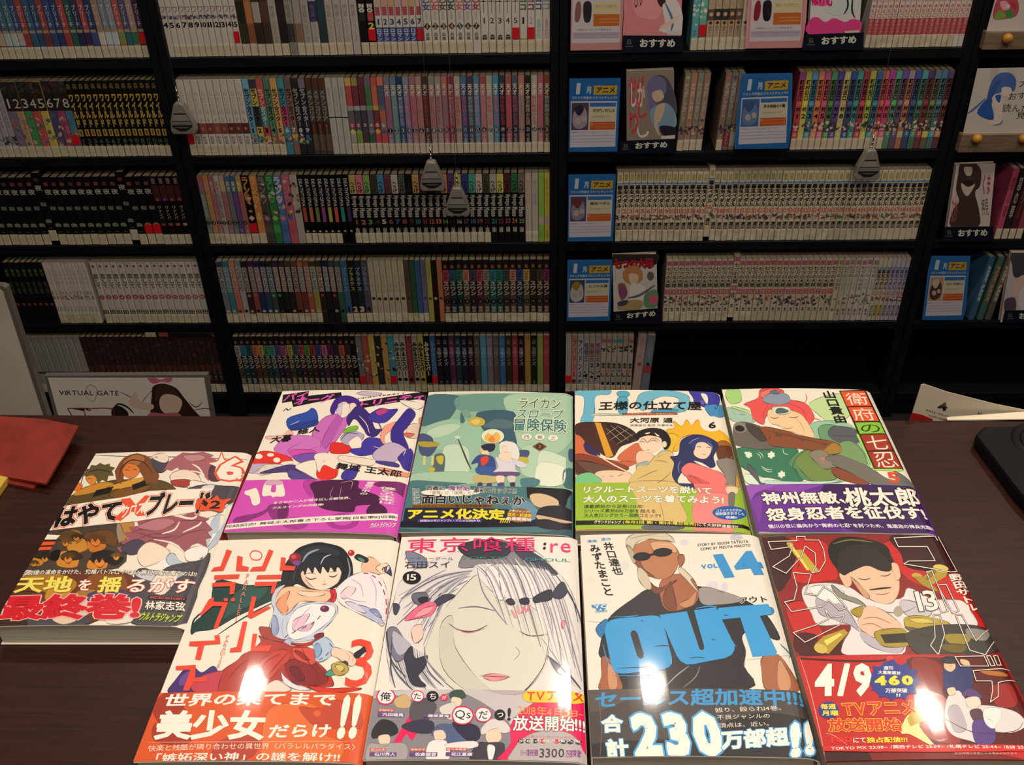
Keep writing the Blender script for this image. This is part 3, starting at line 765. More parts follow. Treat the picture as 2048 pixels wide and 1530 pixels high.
ART5 = '''
p #f0ead8 30,60 1400,60 2000,1400 380,1400
P #a8d880 100,90 210,80 230,180 140,210 100,160
P #b8e090 150,230 300,270 260,300 160,290
P #a8c8b4 90,240 260,280 380,330 300,380 140,350
P #c4e0a0 820,200 1100,120 1180,300 1010,370 900,300
P #9cc8a8 830,380 1100,360 1250,460 1350,760 1000,900 860,640 780,520
P #6c9c74 900,420 1060,400 1240,560 1320,700 1200,780 980,620
P #5c6066 990,440 1060,400 1220,430 1270,540 1120,550 1010,510
L #3c4046 5 1010,480 1120,490 1250,490
P #7ca06c 1080,560 1200,540 1330,720 1240,760 1100,700
P #e85a58 250,210 370,160 390,90 480,65 590,90 620,160 780,200 850,280 860,350 790,400 740,310 620,260 500,250 440,330 420,390 330,330 300,230
P #f07c74 400,110 480,80 560,100 540,140 420,160
L #e85a58 10 260,220 340,270 320,370
L #e85a58 8 780,210 800,160 790,120
L #e85a58 8 820,300 880,340 920,350
L #c83c40 6 460,220 420,300 440,380
L #c83c40 6 640,200 760,260 800,360
P #8c9cb0 425,150 500,115 610,120 655,160 640,200 540,215 430,195
P #6c7480 480,100 530,90 560,120 490,120
P #f2d0a4 460,270 560,250 680,270 760,310 850,440 860,500 780,490 700,460 610,440 560,400 480,370
P #d9e4c8 500,240 630,235 650,290 530,300
P #5a6470 530,265 575,245 640,270 600,290 540,290
L #5a3828 6 480,325 520,335 560,325
L #5a3828 6 640,325 690,330 730,318
L #a86858 6 590,415 640,425 680,412
L #c89870 5 700,330 760,400 780,470
P #3a7c5c 180,600 520,570 820,600 700,690 780,860 640,890 460,860 260,780 200,700
P #5c8c64 640,720 760,600 900,650 1000,860 860,880 760,860 700,780
P #74904c 700,700 800,610 860,640 1000,760 1060,860 860,880 760,800
L #2c5c40 6 700,690 680,760 740,860
E #e4f0dc 295,655 30,14 20
E #e4f0dc 295,655 30,14 92
E #e4f0dc 295,655 30,14 150
E #e4f0dc 275,640 20,12 20
E #e4f0dc 490,655 34,14 20
E #e4f0dc 490,655 34,14 92
E #e4f0dc 490,655 34,14 150
E #e4f0dc 580,825 34,14 20
E #e4f0dc 580,825 34,14 92
E #e4f0dc 580,825 34,14 150
E #e4f0dc 740,605 30,12 20
E #e4f0dc 740,605 30,12 100
L #d8e8d0 6 360,640 390,660 400,690
L #d8e8d0 6 380,630 410,650 420,680
L #d8e8d0 6 400,750 450,780 500,780
L #d8e8d0 6 410,770 460,800 500,800
L #d8e8d0 6 590,600 600,640 640,650
P #dcf0d8 260,820 400,850 500,860 620,900 300,910
P #c0e8d8 440,880 800,890 1100,880 900,910 460,910
P #5c6068 280,730 360,800 400,900 440,900 400,940 380,900 300,800
P #6c655e 160,410 200,370 270,370 420,420 440,510 520,580 440,610 180,570 160,500
E #8c8478 220,415 62,48 10
E #24201c 215,425 42,28 10
P #4c423c 270,380 420,440 480,500 400,540 300,450
P #8a4f34 400,410 600,440 800,500 1040,540 1100,600 1040,650 800,610 600,590 480,570 440,500
P #a8803c 1030,550 1100,590 1080,640 960,650 930,630
L #5c3420 6 450,440 700,500 1000,570
E #6c4434 555,480 34,16 10
E #6c4434 765,522 26,12 10
E #6c4434 955,560 26,12 10
P #8a8474 820,640 900,610 980,640 1030,740 980,780 900,740 850,690
E #d87868 940,690 24,14
P #76726a 960,680 1100,660 1340,760 1500,860 1700,900 1700,940 1380,915 1200,820 1020,740
P #8c4c34 1010,770 1100,780 1340,900 1240,910 1060,850
E #8a8474 965,740 56,34
P #6c6c6a 1560,800 1660,850 1760,950 1640,920
p #a8e060 1240,470 1640,790 1620,800 1380,790 1230,480
p #281c14 1082,96 1312,92 1645,788 1385,778
p #e8582e 1094,104 1302,100 1362,230 1150,232
p #e8582e 1158,242 1368,240 1430,362 1214,362
p #8cc83c 1220,374 1436,374 1482,470 1262,472
p #a83828 1268,482 1490,480 1548,614 1328,620
p #a83828 1334,630 1556,626 1630,780 1394,770
T 衛 | 1125,118 1305,114 1165,222 #f8ead4:.0
T 府 | 1180,250 1360,248 1225,358 #f8ead4:.0
T の | 1255,392 1425,390 1280,462 #26301c:.0
T 七 | 1300,492 1480,490 1340,610 #f8ead4:.0
T 忍 | 1365,635 1550,632 1420,768 #f8ead4:.0
V 山口貴由 | 925,98 1035,96 1045,378 #1c1818:.025
T 5 | 1490,805 1590,805 1520,900 #e8502c:.03
'''
BAND5 = '''
P #6a2f98 260,910 900,915 1500,915 1780,950 2000,1420 380,1420 
p #9c58bc 262,912 560,912 350,990 310,1060
p #8c48b0 560,912 950,915 700,990 420,960
p #7c3ca4 310,1060 420,980 400,1200 380,1260 350,1180
P #3c1c5c 950,920 1700,930 1820,1060 1900,1290 1740,1350 1200,1320 1060,1200
P #58288a 700,1100 1000,1180 1100,1330 800,1340 600,1260
T 神州無敵、 | 390,985 1110,975 425,1095 #1c1020:.075 #f8f2e4:.035
T 桃太郎 | 1100,945 1740,960 1150,1115 #1c1020:.075 #f8f2e4:.03
T 怨身忍者を征伐す! | 425,1125 1800,1120 465,1240 #1c1020:.075 #f8f2e4:.035
T 徳川の世に歯向かう“衛府の七忍”を討つため、鬼退治の神兵光臨!! | 455,1265 1890,1290 468,1300 #f6eef4:.02
p #c8c0b4 380,1330 1000,1345 2000,1372 2000,1385 1000,1358 385,1342
'''
ART6 = '''
p #f2ebdd 590,50 1780,60 1520,1540 20,1540
P #1f3f3c 560,330 760,360 940,340 1060,330 1000,420 880,480 700,560 560,640 440,660 400,680 410,610 520,500
P #2a5650 720,380 900,370 820,470 640,560 560,600 620,500
L #1c3432 9 590,325 640,360 760,380
L #1c3432 9 1000,440 760,560 560,690
L #1c3432 12 520,500 420,580 400,660
P #22262c 1000,380 985,320 1000,250 1040,180 1090,125 1160,92 1240,82 1320,95 1390,125 1430,180 1450,240 1448,310 1420,365 1380,385 1350,370 1300,385 1200,390 1130,370 1080,350 1040,390
P #30343e 1060,200 1110,140 1200,100 1290,105 1370,140 1340,180 1240,150 1140,170 1090,240
P #f6e0cc 1110,255 1180,240 1280,235 1370,250 1372,300 1350,345 1300,378 1240,392 1180,375 1130,330
P #efcbb0 1110,255 1140,250 1150,330 1200,380 1160,370 1120,320
P #262a32 1095,300 1100,240 1130,190 1190,160 1260,155 1330,165 1385,210 1395,290 1370,260 1350,230 1335,275 1305,240 1290,280 1255,235 1240,285 1205,240 1190,280 1160,245 1140,290 1125,265
L #5c2c38 8 1145,305 1175,322 1215,312
L #5c2c38 8 1295,300 1325,306 1350,290
L #3a2c30 4 1145,285 1180,280 1210,288
L #3a2c30 4 1300,275 1330,270 1350,268
L #a05850 5 1250,355 1282,352
L #c89880 4 1262,325 1268,335 1260,338
L #9aa0b8 14 1120,210 1160,155 1230,125
L #9aa0b8 9 1400,350 1432,270 1415,180
L #c8cce0 7 1240,225 1265,180 1310,160
L #1a1c22 6 1020,370 1050,260 1110,180
L #4a5060 5 1060,340 1080,260 1130,190
E #8c2430 1075,185 40,36
E #d84454 1066,175 18,14
E #7c4c98 1085,215 26,16
E #c02434 1440,150 22,20
E #e8a0a8 1434,144 7,6
P #f5c4a4 1540,180 1590,185 1640,230 1655,270 1620,290 1570,275 1520,285 1505,240
P #f8dcc8 1600,250 1630,225 1665,215 1690,240 1670,275 1640,285
P #3c4470 1640,260 1665,240 1690,235 1705,300 1680,285
P #2c3034 1460,180 1490,158 1550,188 1535,215 1490,200
P #5c8c88 1480,185 1500,180 1530,200 1515,212
P #efe9ee 1335,400 1380,345 1440,300 1510,275 1580,280 1630,305 1665,370 1680,450 1675,530 1650,625 1600,600 1520,560 1440,520 1370,480
P #f6d8e0 1370,420 1420,370 1470,380 1440,430 1390,450
P #b8bede 1480,490 1560,510 1620,560 1655,615 1590,595 1520,555
P #8c92c4 1560,520 1610,520 1640,570 1600,560
P #d8d4e8 1400,470 1470,480 1540,540 1470,525
L #c4a8c8 6 1440,320 1500,360 1520,440
L #b8b4d0 6 1560,300 1600,380 1600,500
L #a8a4c4 5 1380,430 1460,460 1540,470
l #c02c3c 7 1520,282 1552,284
l #c02c3c 7 1575,295 1600,312
l #c02c3c 7 1620,335 1640,365
l #c02c3c 7 1650,390 1660,425
l #c02c3c 7 1666,450 1670,490
l #c02c3c 7 1670,510 1668,550
P #f4c4a0 930,470 960,415 1010,375 1080,370 1160,385 1230,395 1300,400 1315,440 1280,475 1200,468 1120,465 1080,490 1040,530 1010,556 960,530
P #e8a07c 950,500 980,440 1040,400 1020,470 1030,520 1000,545
P #f8d8c0 1100,400 1200,405 1270,420 1200,435 1110,425
P #d03440 1300,395 1335,388 1345,420 1335,465 1300,490 1280,470 1310,440
L #8c1c28 6 1310,400 1322,430 1305,475
P #c9d2e8 900,690 915,600 935,520 920,470 945,390 1010,360 960,420 950,490 1000,555 1040,540 1090,490 1160,475 1240,470 1300,470 1345,490 1350,540 1310,600 1260,650 1240,700 1100,730 980,715
P #f4f0f2 1080,520 1150,490 1240,480 1320,495 1335,545 1290,600 1230,650 1140,700 1060,715 1020,650 1040,580
P #efc4d8 1060,600 1120,560 1170,550 1130,620 1070,660
P #e0b4d0 1090,650 1150,620 1200,600 1160,660
P #9cacd0 930,560 960,580 970,640 950,690 920,660
L #b8a0c4 5 1180,500 1120,560 1060,640
L #a8b4d4 6 1000,570 990,640 1000,700
L #7884b0 5 950,560 960,620 940,690
E #6c2c50 1268,515 30,22
E #a85c7c 1260,508 10,7
l #7a4a6a 6 1240,560 1220,585
l #7a4a6a 6 1200,600 1180,618
l #7a4a6a 6 1150,628 1120,645
l #7a4a6a 6 1080,660 1055,675
l #7a4a6a 6 1030,685 1005,705
P #a84440 840,640 870,632 915,640 925,680 990,715 1040,712 1010,735 920,720 860,695
P #b43a34 1010,735 1100,740 1180,730 1230,700 1260,672 1250,710 1190,745 1120,760
P #8c2c38 1200,690 1250,672 1262,690 1220,720
P #b4c4dc 1020,715 1048,712 1040,790 1010,820 985,760
P #b43a34 700,850 740,810 800,780 850,730 840,690 900,720 1000,735 1060,760 1130,755 1180,780 1215,850 1250,890 1300,940 1325,1015 1250,1025 1180,1035 1080,1000 980,985 900,1010 820,1040 700,1060 560,1060 540,1000 600,920
P #8c2c30 1010,880 1080,840 1180,850 1230,890 1290,950 1270,1005 1180,1015 1100,1010 1040,970
P #742028 1040,900 1100,900 1140,970 1080,985
P #c8443c 850,860 900,820 980,780 1040,800 1030,860 980,890 930,960 880,960 860,910
P #d8544a 1060,770 1120,770 1200,780 1230,830 1190,880 1150,870 1090,850 1060,810
P #9c2c30 1070,790 1120,800 1170,850 1120,840
L #6c2024 6 900,950 950,890 1030,800
L #6c2024 6 860,900 900,850 980,810
L #6c2024 6 1120,770 1160,860 1240,960
L #6c2024 5 1070,880 1090,950 1150,1000
L #6c2024 5 640,980 700,900 780,840
L #d86c60 7 720,960 780,900 850,880
L #6c2024 5 760,1010 820,960 880,980
P #4c3078 250,1060 280,1000 320,950 370,900 420,900 470,930 540,890 570,920 540,990 460,1040 380,1060
P #6c4c98 330,960 380,920 420,940 380,1000 320,1020
P #c44454 400,1010 460,960 540,930 600,925 580,1000 560,1060 430,1062
P #b4cce4 1190,745 1230,715 1275,700 1325,745 1330,790 1300,830 1240,862 1205,845 1215,800
P #8cacd0 1200,760 1230,740 1250,790 1220,840 1205,820
l #7c5a88 7 1300,740 1318,765
l #7c5a88 7 1295,800 1275,822
l #7c5a88 7 1255,835 1230,850
P #f6d4c0 1320,770 1370,775 1430,795 1470,825 1475,860 1450,890 1415,880 1390,865 1350,835 1310,815
L #c89484 4 1410,800 1430,830 1420,860
L #c89484 4 1440,805 1455,835 1445,870
P #2a2e38 1455,815 1500,780 1540,745 1560,755 1550,780 1510,815 1480,845
P #3c4454 1370,880 1400,855 1420,870 1400,905 1375,905
P #4c9c8c 1270,940 1330,900 1400,885 1415,905 1370,930 1300,955
P #b8a858 1310,890 1330,870 1360,860 1400,875 1425,905 1410,935 1370,950 1330,940
P #d8c474 1335,890 1365,880 1395,905 1370,925
L #d87848 5 1320,900 1360,940 1410,930
P #e8e2ee 985,925 1010,960 1060,1000 1120,1025 1180,1042 1100,1045 1030,1020 995,980
P #f6dcd0 850,1040 900,1005 960,980 1010,1010 1050,1045 980,1060 890,1062
P #d83828 1160,1020 1240,1025 1330,1035 1420,1030 1510,1035 1440,1055 1350,1062 1240,1060
p #ec4a34 630,130 665,140 610,268 528,272 545,248 590,240
p #ec4a34 700,170 735,180 730,235 775,245 770,272 690,270
l #ec4a34 5 780,165 800,140 840,142 860,165 845,195 800,195 780,165
p #ec4a34 905,130 935,140 880,270 778,272 800,245 860,240
p #ec4a34 985,180 1015,185 1010,235 1080,240 1070,268 975,268
p #ec4a34 550,298 715,292 708,320 548,326
p #ec4a34 535,348 690,342 680,420 650,425 652,370 535,375
p #ec4a34 830,298 990,294 985,322 822,324
p #ec4a34 815,342 960,340 940,415 915,420 925,368 812,372
p #ec4a34 515,455 550,440 545,470 640,475 575,640 545,648 560,600 600,500 540,500 470,560 455,555
E #ec4a34 625,458 14,12
E #ec4a34 672,458 14,12
p #ec4a34 795,435 825,440 800,545 900,500 920,510 790,580 765,570
p #ec4a34 735,600 765,600 725,795 650,800 655,775 695,765
p #ec4a34 800,680 830,680 815,760 925,755 905,795 785,795
p #ec4a34 390,730 580,722 575,745 485,752 460,850 425,845 445,760 385,758
p #ec4a34 550,690 585,690 590,745 560,745
p #ec4a34 300,890 430,882 425,965 505,960 490,990 415,992 385,1050 345,1050 395,915 300,915
T 3 | 1440,715 1600,715 1395,1030 #ec4a34:-.0
V PARALLEL | 755,290 785,290 680,600 #e08a74:-.0
V PARADISE | 625,690 655,690 560,900 #e08a74:-.0
'''
BAND6 = '''
P #dc5a2c 195,1055 900,1060 1600,1062 1570,1560 0,1560 
P #a83c2c 230,1060 300,1080 360,1200 240,1300 150,1180
P #e8743c 900,1180 1080,1130 1240,1170 1260,1330 1400,1400 1300,1540 900,1540 860,1400
P #b84434 640,1350 840,1330 800,1480 560,1540 540,1440
P #c44c34 1100,1160 1240,1170 1330,1110 1500,1190 1500,1300 1340,1300 1200,1280
E #c84c38 1220,1200 46,40
E #e0683c 1220,1200 24,20
P #a83c2c 180,1260 400,1340 360,1400 160,1380
L #f0b49c 4 120,1388 800,1385 1470,1382
T 世界の果てまで | 245,1075 1350,1070 210,1160 #fbf4e8:.03
T 美少女 | 190,1180 890,1180 150,1375 #fbf4e8:.04
T だらけ | 915,1275 1315,1270 895,1362 #fbf4e8:.03
T !! | 1395,1075 1520,1075 1340,1370 #fbf4e8:.05
T 快楽と残酷が隣り合わせの異世界〈パラレルパラダイス〉 | 125,1408 1465,1400 118,1448 #f6e4d0:.0
T 「嫉妬深い神」の謎を解け!! | 180,1462 1370,1458 165,1520 #fbf4e8:.015
'''
ART7 = '''
p #efe9e2 250,20 1430,20 1500,1560 10,1560
P #e3e0de 260,340 420,220 700,120 900,60 1100,110 1280,260 1400,460 1450,760 1470,1030 1100,1120 300,1050 190,900 170,640 220,460
P #dcdcd0 560,500 800,270 1000,420 1180,560 1230,760 1190,920 1060,1060 900,1140 780,1130 560,1000 430,820 480,620
P #cfd0c4 520,640 600,560 620,760 760,960 900,1090 720,1060 540,900
P #8a8690 640,240 720,110 860,60 1000,90 1180,180 1280,280 1240,290 1080,230 900,230 760,240
P #3a3c4a 640,100 860,60 980,110 930,180 720,180
P #44465a 980,80 1120,140 1230,230 1290,290 1180,260 1050,190
P #e9e6e6 740,240 900,220 1100,240 1240,280 1200,420 1000,450 860,400
P #f1eeec 820,260 960,230 940,440 880,430
L #6a4858 9 580,610 640,650 740,660 830,620
L #b8788c 6 600,630 700,670 820,640
L #6a4858 8 1040,660 1110,690 1220,680
L #6c6874 8 640,510 760,500 890,530
L #9a9690 5 1010,760 1040,800 1000,850
P #ee9aa0 800,950 880,935 970,955 890,985 830,975
L #5c4048 5 780,950 880,955 980,960
L #8e8a98 10 760,240 800,400 880,520 960,620
L #7c788a 7 900,220 920,400 980,560
L #8e8a98 7 1000,210 1060,380 1080,560
L #8e8a98 7 1120,240 1180,400 1240,560 1260,700
L #55556a 9 1250,260 1350,400 1430,560 1450,720
L #3c3c4c 7 1280,300 1380,440 1420,600
L #8e8a98 8 1310,440 1360,620 1400,900
L #9a96a2 8 1240,500 1300,760 1320,1000
L #9a96a2 7 1180,700 1280,840 1400,1020
L #8e8a98 9 720,300 560,360 420,420 280,560
L #66667a 10 700,330 560,400 380,500 240,620
L #8e8a98 9 560,260 440,320 300,420 220,540
L #a09ca8 10 600,300 460,380 340,480
L #8a8896 9 640,380 560,440 500,560 400,680
L #55556a 10 600,440 520,500 440,600 380,740
P #6c6c80 340,420 430,410 450,470 400,500 350,470
P #2c2e3c 380,450 440,440 440,480 400,485
P #44465a 480,470 560,420 620,430 560,470 500,500
P #f07090 350,520 440,470 500,490 460,560 360,580 290,590
P #f8a0b0 400,520 480,500 440,550 360,570
P #44465a 220,480 260,500 240,550 218,540
P #3c3e50 950,460 990,450 1010,480 970,490
P #2e3040 1040,455 1095,445 1100,480 1050,485
P #2e3040 1130,440 1240,390 1250,450 1180,470 1140,475
P #3a3c50 1260,400 1320,340 1350,400 1310,450 1260,440
L #f890a0 16 985,520 1000,550 1015,575
L #f8a0b0 14 1020,490 1030,525 1040,550
L #f4708c 16 1070,495 1065,520 1050,545
L #f4708c 14 1105,490 1095,515 1080,535
P #f890a8 1310,600 1340,600 1320,645
P #7c7c92 180,650 240,640 290,720 320,800 240,860 190,760
L #3c3e50 10 170,660 180,740 210,860 300,960
P #b8b8c8 220,660 280,700 330,760 260,820 210,740
P #3a3c4c 290,820 340,760 360,840 440,820 420,900 380,960 430,1020 340,1010 300,900
P #f4d0c4 340,640 400,620 410,700 360,740 340,700
L #55556a 10 200,860 260,960 360,1060
L #3c3e50 9 210,700 200,900 230,1030
L #8e8a98 9 420,760 440,860 560,990
L #4c4c60 12 1220,820 1340,920 1440,1040
P #6c6c80 1240,840 1320,920 1300,940 1250,880
L #3c3e50 6 1225,760 1190,900 1060,1060 900,1140 780,1130 640,1060 560,1000
P #8088a0 300,140 420,180 440,240 340,240
T 東京喰種 | 310,60 1140,50 300,155 #ee2f74:.0
T : | 1195,85 1215,85 1190,130 #1c1c24:.05
T re | 1240,90 1370,90 1240,150 #ee2f74:.0
T トーキョーグール | 295,178 610,178 292,200 #4a4c54:-.0
T TOKYO | 660,178 960,178 658,192 #2ca088:0
T GHOUL | 1075,185 1370,192 1074,205 #2ca088:0
T 石田スイ | 292,212 585,208 290,255 #1c1c24:.0
E #17161c 338,314 60,42
T 15 | 308,292 368,292 306,333 #f4eee4:.01
'''
S1 = []
for j in range(26):                       # right fan of hair strands
    t = j/25; x0 = 740+t*480; y0 = 235+t*20-60*math.sin(t*3.1); x1 = 930+t*560; y1 = 560+t*440+40*math.sin(j*2.3)
    S1.append(f'L {["#a8a4b0", "#76748a", "#c4c0c8", "#8e8a98", "#f4f1ee"][j % 5]} {4+3*(j % 3)} {x0:.0f},{y0:.0f} {(x0*.65+x1*.35)+20:.0f},{y0*.7+y1*.3-20:.0f} {x1:.0f},{y1:.0f}')
for j in range(22):                       # left fan
    t = j/21; x0 = 735-t*60; y0 = 262+t*60; x1 = 250+t*170; y1 = 430+t*330+20*math.sin(j*1.9)
    S1.append(f'L {["#9a96a4", "#c8c4cc", "#6c6a80", "#f0eeec"][j % 4]} {4+3*(j % 3)} {x0:.0f},{y0:.0f} {(x0+x1)/2:.0f},{y0*.62+y1*.38-20:.0f} {x1:.0f},{y1:.0f}')
for j in range(14):
    S1.append(f'L {["#8a88a0", "#4c4c60", "#b0aebc"][j % 3]} {5+2*(j % 3)} {210+j*16},{700+j*8} {225+j*17},{840+j*6} {300+j*19},{1010+(j % 4)*12}')
a_, b_ = ART7.split('P #6c6c80 340,420', 1)
ART7 = a_+'\n'.join(S1)+'\nP #6c6c80 340,420'+b_
BAND7 = '''
P #c9c4c8 60,1100 700,1040 1000,1080 1490,1020 1510,1540 10,1540
P #8a8690 60,1150 220,1080 420,1130 640,1060 900,1200 1000,1330 940,1540 40,1540
p #ec1f60 300,1330 420,1140 460,1200 340,1380
p #ec1f60 210,1400 330,1200 350,1260 260,1400
P #d0b080 225,1110 290,1075 330,1110 320,1160 240,1160
P #5a5660 340,1130 440,1100 500,1160 420,1260 330,1240
P #3c5450 590,1060 660,1045 690,1090 640,1110 590,1100
P #e8d8c0 600,1095 660,1105 650,1150 600,1150
P #dcd8d4 520,1160 620,1130 600,1240 540,1210
P #2a2830 80,1310 140,1240 220,1260 250,1320 200,1350 120,1360 80,1360
P #ecd4bc 120,1350 190,1340 190,1400 140,1410
P #a8a4a8 60,1400 140,1400 300,1400 280,1520 50,1520
P #3a3850 270,1280 400,1240 480,1260 460,1330 340,1320
P #56648c 470,1320 520,1270 620,1280 720,1370 640,1400 590,1450 560,1360 480,1350
P #ecd4bc 480,1320 540,1310 560,1360 500,1380
P #eeeae8 450,1390 560,1380 580,1500 440,1510
P #302e48 600,1260 760,1280 780,1360 700,1380
P #dcd8d8 790,1300 850,1240 940,1250 980,1310 930,1330 880,1300 800,1340
P #ecd4bc 830,1320 900,1300 920,1370 860,1400 820,1370
P #403c48 760,1400 830,1390 940,1400 900,1520 720,1510
P #eceaea 830,1410 880,1420 860,1510 840,1510
P #e8e4e4 560,1400 740,1380 760,1420 600,1440
P #e81a5c 910,1540 980,1400 1000,1240 1260,1050 1360,1030 1500,1050 1510,1540
P #b8b2b4 990,1540 1010,1420 1100,1340 1240,1310 1380,1340 1450,1440 1460,1540
P #f2cc30 1060,1080 1120,1040 1200,1045 1280,1040 1380,1060 1470,1070 1480,1120 1400,1140 1280,1130 1150,1130 1080,1120
T TVアニメ | 1090,1055 1455,1075 1085,1120 #d84020:.02
T 2018年4月 | 1030,1140 1310,1165 1028,1210 #e8a038:0
T 3 | 1320,1150 1370,1150 1315,1225 #f4c838:.0
T 日~ | 1378,1185 1455,1190 1376,1225 #f4c838:0
T 放送開始!!! | 1000,1215 1465,1240 995,1315 #5c2030:.05 #faf4f0:.02
T 超人気シリーズ!ファンタジー | 1060,1342 1400,1352 1058,1360 #d84060:0
E #26222c 1050,1382 22,15
E #26222c 1095,1382 22,15
E #26222c 1140,1382 22,15
E #d02840 1190,1382 22,15
E #d02840 1280,1384 22,15
E #26222c 1325,1386 22,15
E #26222c 1370,1388 22,15
E #26222c 1422,1390 22,15
T 究極の飢え喰人鬼 | 1035,1372 1440,1380 1033,1392 #e8e4e0:.01
T シリーズ累計発行部数 | 1045,1435 1160,1435 1045,1480 #8c2c8c:.02
T 3300 | 1170,1430 1330,1430 1168,1490 #3c3440:.01
T 万部突破! | 1340,1440 1440,1442 1338,1490 #8c2c8c:.02
E #f4eef0 168,1092 58,48
l #e02850 9 110,1092 130,1050 170,1042 210,1055 228,1092 205,1130 168,1142 128,1130 110,1092
T 俺 | 135,1062 205,1062 130,1120 #1c1820:.01
E #f4eef0 375,1090 40,34
l #e02850 6 335,1090 350,1062 378,1055 405,1066 416,1092 400,1118 375,1126 348,1116 335,1090
T た | 352,1070 400,1070 350,1110 #1c1820:.01
E #1c1820 473,1090 40,34
T ち | 455,1070 498,1070 452,1110 #f4eef0:.01
E #e02850 549,1098 24,22
T が | 535,1085 565,1085 533,1112 #f4eef0:.01
E #f4eef0 668,1215 68,56
l #e02850 9 600,1215 620,1170 668,1158 715,1172 738,1215 715,1258 668,1273 620,1258 600,1215
T Qs | 620,1180 722,1180 618,1245 #1c1820:.0
E #f4eef0 803,1210 52,44
l #e02850 7 750,1210 768,1172 803,1164 838,1174 857,1210 838,1246 803,1256 768,1246 750,1210
T だ | 775,1185 835,1185 772,1238 #1c1820:.01
E #1c1820 912,1212 36,36
T っ | 895,1198 935,1198 893,1228 #f4eef0:.01
T ! | 962,1165 985,1165 958,1250 #1c1820:.03
p #6a4a8a 118,1196 290,1200 288,1224 116,1222
T 内田雄馬 | 150,1198 285,1202 148,1220 #f2ecf4:.02
p #e05040 120,1172 225,1174 224,1192 118,1190
T 不知吟士 | 125,1174 220,1176 123,1190 #f8f0ea:.01
p #6a4a8a 410,1206 590,1208 588,1230 408,1228
T 藤原夏海 | 445,1208 582,1210 443,1228 #f2ecf4:.02
p #6a4a8a 65,1455 240,1456 238,1482 63,1480
T 石川界人 | 95,1457 232,1458 93,1480 #f2ecf4:.02
p #e05040 68,1428 170,1430 168,1448 66,1446
T 瓜江久生 | 72,1430 166,1432 70,1446 #f8f0ea:.01
p #6a4a8a 325,1455 505,1456 503,1482 323,1480
T 佐倉綾音 | 360,1457 498,1458 358,1480 #f2ecf4:.02
p #e05040 328,1428 430,1430 428,1448 326,1446
T 米林才子 | 332,1430 426,1432 330,1446 #f8f0ea:.01
p #6a4a8a 560,1455 740,1456 738,1482 558,1480
T 花江夏樹 | 595,1457 733,1458 593,1480 #f2ecf4:.02
p #e05040 563,1426 700,1428 698,1446 561,1444
T 佐々木琲世 | 568,1428 694,1430 566,1444 #f8f0ea:.01
'''
